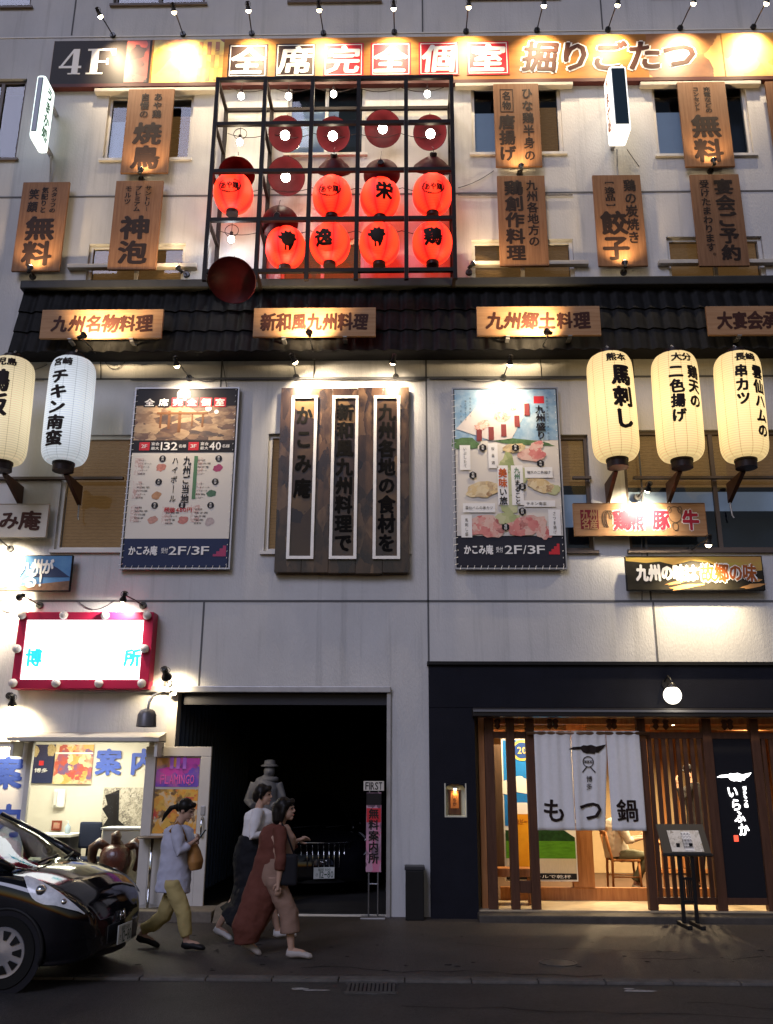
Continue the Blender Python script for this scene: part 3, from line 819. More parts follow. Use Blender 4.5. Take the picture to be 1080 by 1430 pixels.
for px, py, lab, pw in ((337, 134, 'bare bulb in the top left cell of the cage', 9), (403, 134, 'bare bulb in the second cell of the top row of the cage', 9), (466, 131, 'bare bulb in the middle of the top row, before the window', 6), (597, 131, 'bare bulb in the top right cell of the cage', 6),
                    (335, 198, 'bare bulb in a wire ring, second row at the left of the cage', 8), (323, 334, 'white bare bulb in a wire ring at the left of the lowest row', 9)):
    c = W(px, py, YL)
    t = thing('pendant_bulb', lab, 'bulb', c, GPB)
    MB().ball(c, (.052, .052, .06)).obj('bulb', M['bulb_white'], t, 1)
    MB().cyl(c + Vector((0, 0, .05)), c + Vector((0, 0, .13)), .028).obj('socket', M['socket'], t)
    MB().tube([c + Vector((0, 0, .13)), c + Vector((0, .01, .30))], .005, 6).obj('wire', M['socket'], t)
    if py > 150:
        MB().tube([c + Vector((.11 * math.cos(a), 0, .16 + .11 * math.sin(a))) for a in [2 * math.pi * k / 20 for k in range(21)]], .006, 6).obj('wire_ring', M['socket'], t)
    point_light(t, c + Vector((0, -.09, -.09)), pw, (.92, .95, 1.0) if py > 300 else (1, .80, .5))
cb = MB()
for row, (xa, xb, py) in enumerate(((318, 620, 122), (318, 620, 186), (310, 625, 262), (305, 625, 322))):
    pts = []
    for k in range(41):
        px = xa + (xb - xa) * k / 40
        p = W(px, py + 6 * abs(math.sin(k / 40 * math.pi * 5)), YL + .05); pts.append(p)
    cable = MB().tube(pts, .006, 5).obj('electric_cable', M['socket'])
    tag(cable, 'thin cable sagging between the bulbs of the %s row of the lantern cage' % rows_n[row], 'cable', 'cables of the lantern cage')

# ---- lanterns
def gore_mat(name, col, seam, n, estr, ring=0.0, mid=None):
    """lit paper: vertical seams between the gores, fine hoops"""
    m = bpy.data.materials.new(name); m.use_nodes = True
    nt = m.node_tree; b = nt.nodes['Principled BSDF']; b.inputs['Roughness'].default_value = .6
    tc = nd(nt, 'ShaderNodeTexCoord'); sx = nd(nt, 'ShaderNodeSeparateXYZ'); nt.links.new(tc.outputs['Object'], sx.inputs[0])
    at = nd(nt, 'ShaderNodeMath', operation='ARCTAN2'); nt.links.new(sx.outputs['Y'], at.inputs[0]); nt.links.new(sx.outputs['X'], at.inputs[1])
    mu = nd(nt, 'ShaderNodeMath', operation='MULTIPLY'); mu.inputs[1].default_value = n / 2; nt.links.new(at.outputs[0], mu.inputs[0])
    sn = nd(nt, 'ShaderNodeMath', operation='SINE'); nt.links.new(mu.outputs[0], sn.inputs[0])
    ab = nd(nt, 'ShaderNodeMath', operation='ABSOLUTE'); nt.links.new(sn.outputs[0], ab.inputs[0])
    rp = nd(nt, 'ShaderNodeValToRGB'); e = rp.color_ramp.elements
    e[0].position = .0; e[0].color = (*seam, 1); e[1].position = .13; e[1].color = (*(mid or col), 1)
    if mid: q = e.new(.95); q.color = (*col, 1)  # darker toward the seams: rounded shading of each gore painted in
    nt.links.new(ab.outputs[0], rp.inputs[0])
    src = rp.outputs[0]
    if ring:
        wv = nd(nt, 'ShaderNodeTexWave', bands_direction='Z'); wv.inputs['Scale'].default_value = ring; wv.inputs['Distortion'].default_value = 1.0; wv.inputs['Detail'].default_value = 1
        nt.links.new(tc.outputs['Object'], wv.inputs[0])
        mx = nd(nt, 'ShaderNodeMixRGB', blend_type='MULTIPLY'); mx.inputs[0].default_value = .22
        nt.links.new(src, mx.inputs[1]); nt.links.new(wv.outputs['Color'], mx.inputs[2]); src = mx.outputs[0]
    ln = nd(nt, 'ShaderNodeVectorMath', operation='LENGTH'); mp2 = nd(nt, 'ShaderNodeVectorMath', operation='MULTIPLY'); mp2.inputs[1].default_value = (.55, .55, 1.0)
    nt.links.new(tc.outputs['Object'], mp2.inputs[0]); nt.links.new(mp2.outputs[0], ln.inputs[0])
    ms = nd(nt, 'ShaderNodeMapRange'); ms.inputs[1].default_value = .17; ms.inputs[2].default_value = .42 if n < 8 else .85; ms.inputs[3].default_value = estr * 1.25; ms.inputs[4].default_value = estr * (.45 if n < 8 else .72)  # glow painted strongest near the middle, like an inner bulb's light
    nt.links.new(ln.outputs[1], ms.inputs[0])
    dk = nd(nt, 'ShaderNodeMixRGB', blend_type='MULTIPLY'); dk.inputs[0].default_value = 1.0; dk.inputs[2].default_value = (.5, .5, .5, 1); nt.links.new(src, dk.inputs[1]); nt.links.new(dk.outputs[0], b.inputs['Base Color']); nt.links.new(src, b.inputs['Emission Color']); nt.links.new(ms.outputs[0], b.inputs['Emission Strength'])
    return m
def wrap(mb, Rf, eps=.008, turn=0.0):
    """bend a flat lettering (x,z) round an upright body of radius Rf(z)"""
    bm = bmesh.new()
    vs = [bm.verts.new(p) for p in mb.v]
    for f in mb.f:
        try: bm.faces.new([vs[i] for i in f])
        except ValueError: pass
    bmesh.ops.triangulate(bm, faces=bm.faces[:])
    for _ in range(3):
        lg = [e for e in bm.edges if e.calc_length() > .05]
        if not lg: break
        bmesh.ops.subdivide_edges(bm, edges=lg, cuts=1)
        bmesh.ops.triangulate(bm, faces=bm.faces[:])
    out = MB()
    for v in bm.verts:
        r0 = max(Rf(v.co.z), .05); a = v.co.x / max(Rf(0), .1) + turn; r = r0 + eps - v.co.y
        v.co = Vector((r * math.sin(a), -r * math.cos(a), v.co.z))
    return out.frombm(bm)
M['redpaper'] = gore_mat('lit_red_paper', (1.0, .033, .0095), (.10, .003, .002), 6, 2.3, 11, mid=(.82, .013, .009))
M['whitepaper'] = gore_mat('lit_cream_paper', (.92, .66, .295), (.46, .31, .11), 12, 1.12, 9)
M['whitepaper2'] = gore_mat('lit_ivory_paper', (.90, .75, .47), (.50, .40, .22), 12, .66, 9)
M['bluepaper'] = gore_mat('lit_white_paper', (.72, .78, .84), (.42, .47, .52), 12, .70, 9)
def moved(mb, c):
    o = MB(); o.f = mb.f; o.mi = mb.mi; o.v = [tuple(Vector(p) + Vector(c)) for p in mb.v]; return o
GRL = 'round red paper lanterns in the cage'
def rooster(mb, s, y):
    pts = [(-.40, .05), (-.48, .22), (-.30, .20), (-.36, .40), (-.18, .34), (-.16, .50), (.0, .40), (.10, .52), (.16, .38), (.34, .36), (.30, .22), (.42, .10), (.30, .0), (.28, -.18), (.16, -.26), (.18, -.42), (.08, -.46), (.04, -.28), (-.06, -.26), (-.04, -.44), (-.14, -.46), (-.14, -.24), (-.26, -.14), (-.30, .0)]
    mb.add([(x * s, y, z * s) for x, z in pts], [tuple(range(len(pts)))])
def ring_logo(mb, s, y):
    n = 26
    for k in range(n):
        if 4 < k < 9: continue
        a0, a1 = 2 * math.pi * k / n, 2 * math.pi * (k + .9) / n
        ro, ri = 1.0, .86 + .05 * math.sin(k)
        mb.add([(s * ro * math.cos(a0), y, s * .62 * ro * math.sin(a0)), (s * ro * math.cos(a1), y, s * .62 * ro * math.sin(a1)), (s * ri * math.cos(a1), y, s * .62 * ri * math.sin(a1)), (s * ri * math.cos(a0), y, s * .62 * ri * math.sin(a0))], [(0, 1, 2, 3)])
    row_text(mb, 'あや鶏', -s * .78, s * .78, 0, s * .62, y, .05)
LN = [(326, 270, 'logo', 0, 'red lantern with a ringed logo at the far left of the cage'), (464, 275, 'logo', -.05, 'red lantern with a ringed logo, third column of the cage'), (531, 277, '栄', .25, 'red lantern half covered by an egg shaped shade, one black character showing'), (604, 272, 'logo', .02, 'red lantern with a ringed logo at the right end of the third row'),
      (399, 346, 'bird', .25, 'red lantern with a black bird under a brownish shade, lowest row'), (461, 341, '逸', -.25, 'red lantern with a black character meaning fine, lowest row third column'), (530, 341, 'bird', -.08, 'red lantern with a black standing bird silhouette, lowest row fourth column'), (604, 340, '鶏', 0, 'red lantern with the black character for chicken at the bottom right of the cage')]
RLr, RLh = .325, .365
def Rred(z): return RLr * math.sqrt(max(0.0, 1 - (z / RLh) ** 2))
for px, py, tx, turn, lab in LN:
    c = W(px, py, YL)
    t = thing('red_lantern', lab, 'lantern', c, GRL)
    body = MB(); rg = []
    for i in range(21):
        z = -RLh * .93 + RLh * 1.86 * i / 20
        rg.append([(Rred(z) * (1 - .06 * (1 - abs(math.sin(3 * a))) ** 3) * math.cos(a), Rred(z) * (1 - .06 * (1 - abs(math.sin(3 * a))) ** 3) * math.sin(a), z) for a in [2 * math.pi * k / 48 for k in range(48)]])
    body.rings(rg)
    o = moved(body, c).obj('paper_shade', M['redpaper'], t, 60)
    o.rotation_euler.z = turn
    MB().lathe([(.10, -.40), (.10, -.30), (.115, -.30), (.115, -.335)], 20, Matrix.Translation(c)).obj('lower_cap', M['socket'], t, 40)
    MB().lathe([(.115, .335), (.115, .31), (.09, .40), (.05, .42)], 20, Matrix.Translation(c)).obj('upper_cap', M['socket'], t, 40)
    tb = MB()
    if tx == 'logo': ring_logo(tb, .19, 0); dz = -.07
    elif tx == 'bird': rooster(tb, .34, 0); dz = -.06
    else: put_char(tb, tx, 0, 0, .29, .29, 0, .06); dz = -.06
    tb.v = [(x, y, z + dz) for x, y, z in tb.v]
    moved(wrap(tb, Rred, .012, turn * 1.0), c).obj('lettering', M['ink'], t)
GWL = 'tall white paper lanterns hanging from the roof edge'
YW = -.78
WLr = .335
ztop, zbot = W(946, 498, YW).z, W(946, 641, YW).z
WLh = (ztop - zbot)
def Rwh(z):
    e = WLh / 2 - abs(z); k = .20
    if e >= k: return WLr * (1 - .02 * (abs(z) / WLh * 2) ** 2)
    q = max(0.0, min(1.0, e / k)); return WLr * (.62 + .36 * math.sqrt(1 - (1 - q) ** 2))
for px, mt, head, cols, turn, lab in ((856, 'whitepaper', '熊本', [('馬刺し', .05, .42, .30)], .10, 'leftmost cream paper lantern of the right hand group, with three big characters'),
                               (946.5, 'whitepaper', '大分', [('鶏天の', .16, .50, .20), ('二色揚げ', -.10, .42, .20)], .05, 'tall cream lantern in the middle of the right hand group, two columns of black writing'),
                               (1035, 'whitepaper', '長崎', [('雲仙ハムの', .17, .42, .20), ('串カツ', -.08, .44, .19)], .02, 'tall cream lantern nearest the right edge, with katakana for fried skewers'),
                               (97, 'bluepaper', '宮崎', [('チキン南蛮', -.02, .47, .27)], -.12, 'tall bluish white lantern on the left reading chicken nanban'),
                               (11, 'whitepaper2', '鹿児島', [('鶏飯', -.02, .46, .34)], -.05, 'tall ivory lantern cut off by the left edge of the picture')):
    mid = (W(px, 499 if px > 500 else 504, YW).z + W(px, 641 if px > 500 else 647, YW).z) / 2
    c = Vector((W(px, 570, YW).x, YW, mid))
    t = thing('paper_lantern', lab, 'lantern', c, GWL)
    rg = []
    zs = [-WLh / 2 + WLh * (.5 - .5 * math.cos(math.pi * i / 36)) for i in range(37)]
    for z in zs:
        rg.append([(Rwh(z) * (1 - .022 * (1 - abs(math.sin(6 * a))) ** 2) * math.cos(a), Rwh(z) * (1 - .022 * (1 - abs(math.sin(6 * a))) ** 2) * math.sin(a), z) for a in [2 * math.pi * k / 72 for k in range(72)]])
    moved(MB().rings(rg), c).obj('paper_shade', M[mt], t, 60)
    MB().lathe([(.13, -WLh / 2 - .13), (.15, -WLh / 2 - .13), (.15, -WLh / 2 + .01), (.16, -WLh / 2 + .01), (.16, -WLh / 2 - .03)], 24, Matrix.Translation(c)).obj('lower_cap', M['socket'], t, 40)
    MB().lathe([(.2, WLh / 2 - .012), (.2, WLh / 2 + .03), (.14, WLh / 2 + .05), (.14, WLh / 2 + .09), (.05, WLh / 2 + .09)], 24, Matrix.Translation(c)).obj('upper_cap', M['socket'], t, 40)
    MB().tube([c + Vector((0, 0, WLh / 2 + .08)), c + Vector((.01, .0, WLh / 2 + .16)), c + Vector((0, .05, WLh / 2 + .2))], .015, 8).obj('hook', M['steel'], t, 40)
    # wall bracket under the lantern
    zb = c.z - WLh / 2 - .12
    bk = MB()
    bk.prism([(0, 0), (0, 0), (0, 0)], 0, 0) if False else None
    bk.add([(c.x - .03 + dx, yy, zz) for dx in (0, .06) for yy, zz in ((-.02, zb), (YW + .12, zb), (YW + .12, zb - .03), (-.02, zb - .30))], [(0, 1, 2, 3), (7, 6, 5, 4), (0, 4, 5, 1), (1, 5, 6, 2), (2, 6, 7, 3), (3, 7, 4, 0)])
    bk.obj('bracket', mat('brown_bracket', (.06, .03, .02), .5), t)
    MB().tube([(c.x, -.03, zb - .28), (c.x + .01, -.05, zb - .50), (c.x + .03, -.06, zb - .54)], .012, 6).obj('tie_wire', M['steel'], t)
    tb = MB()
    row_text(tb, head, -.06 * len(head) * 1.25, .06 * len(head) * 1.25, WLh / 2 - .15, .135, 0, .055, .05)
    for s, cx_, f, w in cols:
        zt = WLh / 2 - .27; zb2 = zt - min(len(s) * w * 1.12, WLh - .42)
        col_text(tb, s, cx_, zt, zb2, w, 0, .06, .06)
    moved(wrap(tb, Rwh, .008, turn), c).obj('lettering', M['ink'], t)
    t.rotation_euler = (R(random.uniform(-1, 1)), R(random.uniform(-1.6, 1.6)), 0)
# ================================================================ posters, signboards, light boxes
def framed(name, label, px, Y, cat, depth=.05, fm='steel', fw=.03, back='blackmatte'):
    x0, x1, z0, z1 = RW(*px, Y)
    t = thing(name, label, cat, ((x0 + x1) / 2, Y, z0))
    MB().box(x0, x1, Y, Y + depth, z0, z1).obj('board', M[back], t)
    f = MB()
    f.box(x0 - fw, x1 + fw, Y - .012, Y + depth + .004, z1 + .0005, z1 + fw); f.box(x0 - fw, x1 + fw, Y - .012, Y + depth + .004, z0 - fw, z0 - .0005)
    f.box(x0 - fw, x0 - .0005, Y - .012, Y + depth + .004, z0, z1); f.box(x1 + .0005, x1 + fw, Y - .012, Y + depth + .004, z0, z1)
    f.obj('frame', M[fm], t)
    def P(u, v): return (x0 + (x1 - x0) * u, z1 - (z1 - z0) * v)
    def sh(nm, m, u0, v0, u1, v1, lay=1):
        a = P(u0, v1); b = P(u1, v0)
        return sheet(t, nm, m, a[0], b[0], a[1], b[1], Y - .004 * lay)
    return t, P, sh, (x0, x1, z0, z1)
M['paper'] = mat('cream_print', (.66, .61, .53), .45)
M['print_black'] = mat('print_black', (.015, .013, .014), .45)
M['print_navy'] = mat('print_navy', (.018, .028, .075), .45)
M['print_red'] = mat('print_red', (.50, .03, .04), .45)
M['print_green'] = mat('print_green', (.09, .20, .10), .45)
M['print_grey'] = mat('print_grey', (.42, .38, .33), .5)
def lacing(t, r, Y, step=.1):
    m = MB(); x0, x1, z0, z1 = r
    z = z0 + .04
    while z < z1 - .02:
        for x in (x0, x1):
            m.tube([(x - .035, Y - .014, z), (x + (.03 if x == x0 else -.03) , Y - .008, z + .02)], .004, 4)
        z += step
    x = x0 + .05
    while x < x1:
        m.tube([(x, Y - .014, z0 - .03), (x + .02, Y - .008, z0 + .035)], .004, 4); x += step
    m.obj('lacing', M['white_ink'], t)
# ---- left poster
YP = -.09
t, P, sh, r1 = framed('poster', 'left framed poster of a private dining room with menu items and a navy foot', (180, 543, 326, 793), YP, 'poster', fw=.022)
sh('photo', patch_mat('print_dining_room', [(.012, .007, .005), (.04, .02, .012), (.20, .11, .05), (.38, .25, .13), (.10, .045, .02), (.02, .01, .007)], 5.5, stretch=(1, 1, 2.2)), .01, .005, .99, .30)
sh('photo_ceiling', M['print_black'], .01, .005, .99, .10, 2)
m = MB()
for u, v, rr in ((.47, .035, .075), (.72, .118, .035), (.80, .137, .025)): disc(m, *P(u, v), rr * 1.4, rr * 1.4, YP - .010)
m.obj('lamp_print', M['white_ink'], t)
m = MB(); k = MB()
for a, b, c_, d in ((.25, .145, .27, .23), (.33, .13, .355, .235), (.43, .13, .46, .255), (.56, .145, .575, .22), (.66, .15, .68, .225)): q = P(a, d); w = P(c_, b); m.plate(q[0], w[0], q[1], w[1], YP - .008)
q = P(.22, .150); w = P(.72, .138); m.plate(q[0], w[0], q[1], w[1], YP - .009)
m.obj('room_print', mat('print_brown', (.16, .07, .03), .5), t)
tx = MB()
for i, c in enumerate('全席完全個室'):
    u = .14 + .138 * i; q = P(u - .058, .108); w = P(u + .058, .055)
    MB().plate(q[0], w[0], q[1], w[1], YP - .012).obj('letter_tile', M['print_red'] if i > 1 else M['print_black'], t)
    put_char(tx, c, (q[0] + w[0]) / 2, (q[1] + w[1]) / 2, (w[0] - q[0]) * .85, (w[1] - q[1]) * .85, YP - .015, .03)
sh('text_band', M['print_black'], .01, .30, .99, .37, 2)
for u0, s in ((.075, '2F'), (.55, '3F')):
    sh('floor_tag', M['print_red'], u0, .312, u0 + .10, .358, 3); q = P(u0 + .05, .335)
    row_text(tx, s, q[0] - .05, q[0] + .05, q[1], .075, YP - .015, .01)
def tw(s, u0, u1, v, h, mb, y=YP - .015, bold=.012, Pf=None):
    a = (Pf or P)(u0, v); b = (Pf or P)(u1, v); row_text(mb, s, a[0], b[0], a[1], h, y, bold)
tw('宴会', .19, .27, .322, .055, tx); tw('最大', .19, .27, .347, .055, tx); tw('132', .275, .45, .335, .17, tx, bold=.03); tw('名様', .455, .53, .335, .06, tx)
tw('宴会', .665, .745, .322, .055, tx); tw('最大', .665, .745, .347, .055, tx); tw('40', .75, .87, .335, .17, tx, bold=.03); tw('名様', .875, .95, .335, .06, tx)
sh('menu_area', M['paper'], .01, .37, .99, .845)
sh('footer', M['print_navy'], .01, .845, .99, .995)
tw('かこみ庵', .06, .33, .91, .15, tx, bold=.04); tw('受付', .365, .43, .91, .09, tx); tw('2F/3F', .43, .82, .91, .17, tx, bold=.02)
tx.obj('lettering', M['white_ink'], t)
m = MB()
for i in range(4): q = P(.85 + .03 * i, .94); w = P(.88 + .03 * i, .928 - .015 * i); m.plate(q[0], w[0], q[1], w[1], YP - .008)
m.obj('stair_mark', mat('print_rose', (.35, .05, .12), .5), t)
kt = MB(); q = P(.55, .39); w = P(.55, .655)
col_text(kt, '九州ご当地', q[0], q[1], w[1], .125, YP - .009, .03); q = P(.435, .39)
col_text(kt, 'ハイボール', q[0], q[1], w[1], .10, YP - .009, .02)
for (u, v) in ((.31, .405), (.29, .535), (.27, .665), (.53, .665), (.80, .665), (.83, .535), (.85, .405)): disc(kt, *P(u, v), .052, .052, YP - .010)
for (u, v) in ((.03, .392), (.03, .525), (.03, .655), (.33, .665), (.60, .392), (.60, .525), (.60, .665)):
    for j in range(5):
        a = P(u + .05, v + .022 + j * .019); n_ = 4 + (j * 3) % 4
        row_text(kt, random.choice(['ハイボール', '知覧茶', '柚子蜜', '日向夏', '桜島'])[:n_], a[0], a[0] + .03 * n_, a[1], .032, YP - .008, 0)
kt.obj('lettering', M['print_black'], t)
for (u, v) in ((.045, .40), (.045, .532), (.045, .662), (.345, .672), (.615, .40), (.615, .532), (.615, .662)):
    sh('pack_print', patch_mat('pack_ink', [(.62, .50, .42), (.66, .60, .52), (.50, .32, .26), (.64, .58, .5)], 22), u, v, u + .085, v + .095, 1.4)
wt = MB()
for (u, v), s in zip(((.31, .405), (.29, .535), (.27, .665), (.53, .665), (.80, .665), (.83, .535), (.85, .405)), ('福岡', '大分', '熊本', '宮崎', '長崎', '佐賀', '鹿児')):
    a = P(u, v); col_text(wt, s, a[0], a[1] + .04, a[1] - .04, .036, YP - .013, .01)
wt.obj('tag_lettering', M['white_ink'], t)
rt = MB(); tw('税抜480円', .36, .63, .69, .085, rt, YP - .009, .02); rt.obj('price', M['print_red'], t)
sh('side_bar', M['print_green'], .615, .39, .65, .63, 2)
for i, (u, v, c_) in enumerate(((.30, .455, (.62, .26, .20)), (.28, .61, (.55, .30, .16)), (.26, .745, (.62, .33, .26)), (.55, .745, (.60, .24, .20)), (.80, .755, (.55, .45, .42)), (.80, .60, (.10, .20, .12)), (.85, .46, (.45, .08, .18)))):
    m = MB(); disc(m, *P(u, v), .075, .06, YP - .006, 14, .3, .18); m.obj('fruit_print', mat('fruit_ink', c_, .5, var=.4, vscale=25), t)
lacing(t, r1, YP)
# ---- right poster
t, P, sh, r2 = framed('poster', 'right framed poster of Kyushu dishes on a blue sky and cream ground, dark foot', (635.5, 543, 784, 793), YP, 'poster', fw=.022)
sh('ground', M['paper'], .01, .005, .99, .83)
sh('sky_print', mat('print_sky', (.12, .26, .42), .5, var=.5, vscale=4, col2=(.42, .52, .58)), .01, .005, .99, .30, 2)
m = MB(); disc(m, *P(.10, .32), .22, .10, YP - .010, 18, 0, .15); disc(m, *P(.62, .31), .55, .045, YP - .010, 22, -.1, .12); m.obj('leaf_print', mat('print_leaf', (.12, .22, .09), .5, var=.5, vscale=14), t)
m = MB(); m.add([(P(u, v)[0], YP - .014, P(u, v)[1]) for u, v in ((.38, .005), (.60, .005), (.73, .10), (.55, .29), (.36, .305), (.02, .235))], [tuple(range(5, -1, -1))]); m.obj('plate_print', mat('print_plate', (.64, .58, .54), .5, var=.15), t)
def food(cols, spots, sc=16):
    fm = patch_mat('food_print', cols, sc)
    for u, v, rx, rz, rot in spots:
        m = MB(); disc(m, *P(u, v), rx * 1.28, rz * 1.2, YP - .018 - .0004 * random.random(), 22, rot, .12); m.obj('food_print', fm, t)
food([(.5, .12, .10), (.62, .36, .26), (.66, .55, .46), (.35, .06, .05)], [(.46, .165, .10, .07, 0), (.27, .215, .10, .06, .4), (.58, .11, .06, .05, .6), (.38, .09, .06, .04, -.4)], 22)
food([(.45, .04, .05), (.58, .20, .17), (.64, .42, .34), (.30, .03, .03)], [(.74, .385, .17, .09, 0), (.78, .335, .09, .06, .5), (.25, .775, .21, .12, .2), (.34, .80, .15, .10, 0), (.66, .775, .24, .12, .2), (.82, .81, .10, .09, 0)], 11)
food([(.45, .28, .10), (.62, .46, .22), (.66, .54, .32), (.30, .16, .06)], [(.26, .575, .20, .11, .15), (.80, .555, .16, .09, -.3), (.57, .345, .14, .06, .1)], 12)
food([(.20, .26, .08), (.42, .44, .20), (.50, .50, .28)], [(.50, .56, .13, .42, 0), (.60, .50, .12, .12, .3), (.92, .58, .08, .07, 0), (.48, .74, .15, .08, 0)], 6)
m = MB(); a = P(.40, .445); b = P(.66, .665)
m.plate(P(.40, 0)[0], P(.50, 0)[0], b[1], a[1], YP - .022); m.plate(P(.53, 0)[0], P(.64, 0)[0], b[1], a[1], YP - .022)
for u0, v0, u1, v1 in ((.05, .33, .15, .47), (.32, .32, .41, .46), (.66, .455, .92, .515), (.07, .655, .37, .705), (.64, .64, .93, .675), (.05, .72, .15, .84), (.86, .69, .97, .83)):
    q = P(u0, v1); w = P(u1, v0); m.plate(q[0], w[0], q[1], w[1], YP - .022)
m.obj('caption_card', M['white_ink'], t)
m = MB()
for u0, v0, u1, v1, rot in ((.68, .09, .73, .16, 0), (.58, .16, .63, .225, 0), (.45, .21, .50, .28, 0), (.33, .225, .38, .30, 0), (.215, .24, .265, .305, 0)):
    q = P(u0, v1); w = P(u1, v0); m.plate(q[0], w[0], q[1], w[1], YP - .022)
m.obj('name_slip', mat('print_maroon', (.20, .04, .04), .5), t)
m = MB(); q = P(.775, .088); w = P(.875, .045); m.plate(q[0], w[0], q[1], w[1], YP - .010); m.obj('crest', M['print_red'], t)
kt = MB()
def cw(s, u, v0, v1, w, bold=.02, mb=None, y=YP - .026): a = P(u, v0); b = P(u, v1); col_text(mb if mb is not None else kt, s, a[0], a[1], b[1], w, y, bold)
cw('九州盛り', .83, .10, .30, .15, .035); cw('九州まるこ'[2:] + 'と', .585, .525, .665, .09, .03)
cw('九州の郷土料理を一度に味わう', .90, .05, .31, .035, 0)
for i, s in enumerate(('地元の素材と', '郷土料理でもてなす', '九州の旅')): cw(s, .16 - .045 * i, .05 + .02 * i, .17 + .02 * i, .035, 0)
cw('いぶしたて', .10, .34, .46, .05, 0); cw('桜島鶏', .365, .33, .45, .05, .0); cw('馬刺し盛', .10, .735, .835, .05, 0); cw('さつま揚げ', .915, .70, .825, .05, 0)
cw('い旅', .45, .57, .665, .12, .035)
for s, u0, u1, v in (('鶏天の二色揚げ', .68, .90, .485), ('雲仙ハムの串カツ', .09, .35, .68), ('チキン南蛮', .66, .85, .658)): a = P(u0, v); b = P(u1, v); row_text(kt, s, a[0], b[0], a[1], .055, YP - .026, 0)
hx = [(.27, .345), (.58, .345), (.81, .435), (.17, .50), (.63, .565), (.62, .70), (.46, .785)]
for u, v in hx:
    a = P(u, v); kt.add([(a[0] + .062 * math.cos(R(60 * k + 30)), YP - .027, a[1] + .062 * math.sin(R(60 * k + 30))) for k in range(6)], [tuple(range(6))])
kt.obj('lettering', M['print_black'], t)
wt = MB()
for (u, v), s in zip(hx, ('佐賀', '熊本', '大分', '長崎', '宮崎', '鹿児', '福岡')): a = P(u, v); col_text(wt, s, a[0], a[1] + .045, a[1] - .045, .042, YP - .031, .01)
wt.obj('tag_lettering', M['white_ink'], t)
ot = MB(); cw('美味', .45, .46, .57, .13, .04, ot); ot.obj('big_lettering', mat('print_orange_red', (.50, .11, .03), .5), t)
ot = MB(); cw('九州', .585, .455, .525, .09, .03, ot); ot.obj('green_lettering', M['print_green'], t)
sh('footer', mat('print_dark_slate', (.022, .022, .032), .45), .01, .835, .99, .995, 2)
tx = MB(); tw('かこみ庵', .07, .34, .905, .15, tx, bold=.04, Pf=P); tw('受付', .365, .43, .905, .09, tx, Pf=P); tw('2F/3F', .44, .82, .905, .17, tx, bold=.02, Pf=P); tx.obj('footer_lettering', M['white_ink'], t)
m = MB()
for i in range(4): q = P(.85 + .025 * i, .93); w = P(.875 + .025 * i, .915 - .014 * i); m.plate(q[0], w[0], q[1], w[1], YP - .012)
m.obj('stair_mark', M['print_red'], t)
lacing(t, r2, YP)

# ---- weathered signboard
M['weathered'] = patch_mat('weathered_varnished_wood', [(.010, .006, .005), (.032, .017, .010), (.065, .034, .018), (.015, .009, .008), (.11, .062, .032), (.026, .014, .010)], 3.4, .24, stretch=(2.2, 1, 1.0))
YK = -.14
x0, x1, z0, z1 = RW(388, 541, 572, 800, YK)
t = thing('signboard', 'weathered dark wooden signboard with three steel framed columns of writing', 'sign', ((x0 + x1) / 2, YK, z0))
ply = MB(); n_ = 5
for i in range(n_):
    a = x0 + (x1 - x0) * i / n_; b = x0 + (x1 - x0) * (i + 1) / n_
    ply.bev(a, b - .003, YK + random.uniform(0, .006), -.01, z0 + random.uniform(-.01, .01), z1 + random.uniform(-.015, .01), .006)
ply.obj('plank_panel', M['weathered'], t)
M['brushed'] = mat('brushed_steel', (.66, .63, .58), .45, .35, var=.15, vscale=10)
M['varnish'] = patch_mat('dark_varnished_panel', [(.018, .012, .012), (.055, .032, .020), (.024, .017, .020), (.12, .072, .036), (.03, .018, .014)], 1.4, .14)  # amber patches imitate orange lamplight reflected in the varnish
kt = MB()
for pa, pb, s, w in ((404, 441, 'かこみ庵', .24), (462, 499.5, '新和風九州料理で', .24), (521.5, 559, '九州各地の食材を', .24)):
    a, b, c, d = RW(pa, 553, pb, 781, YK - .02)
    f = MB(); k = .045
    f.box(a, b, YK - .045, YK - .002, d - k, d); f.box(a, b, YK - .045, YK - .002, c, c + k); f.box(a, a + k, YK - .045, YK - .002, c + k, d - k); f.box(b - k, b, YK - .045, YK - .002, c + k, d - k)
    f.obj('steel_frame', M['brushed'], t)
    sheet(t, 'inlay', M['varnish'], a + k, b - k, c + k, d - k, YK - .010)
    col_text(kt, s, (a + b) / 2, d - .12, c + (.9 if len(s) == 4 else .1), w * 1.1, YK - .016, .05, .03)
kt.obj('lettering', mat('carved_black', (.004, .0035, .0035), .7, spec=.05), t)

# ---- small signs of the second floor
t, P, sh, r3 = framed('small_sign', 'tan sign listing chicken, black pork and beef with animal drawings', (802, 703, 986, 748), -.16, 'sign', .05, 'woodh', .004, 'woodh')
a, b, c, d = r3
m = MB(); q = P(.05, .80); w = P(.185, .2); m.plate(q[0], w[0], q[1], w[1], -.164); m.obj('seal', mat('print_dark_red', (.18, .02, .025), .5), t)
wt = MB(); row_text(wt, '九州', P(.055, 0)[0], P(.18, 0)[0], P(0, .36)[1], .17, -.168, .03); row_text(wt, '名産', P(.055, 0)[0], P(.18, 0)[0], P(0, .64)[1], .17, -.168, .03); wt.obj('seal_lettering', M['woodh'], t)
rt = MB()
for c_, u in (('鶏', .36), ('熊', .47), ('豚', .66), ('牛', .885)): put_char(rt, c_, P(u, .52)[0], P(u, .52)[1], .25, .32, -.168, .05, random.uniform(-.1, .1))
rt.obj('lettering', mat('print_crimson', (.38, .02, .04), .5), t)
wt = MB()
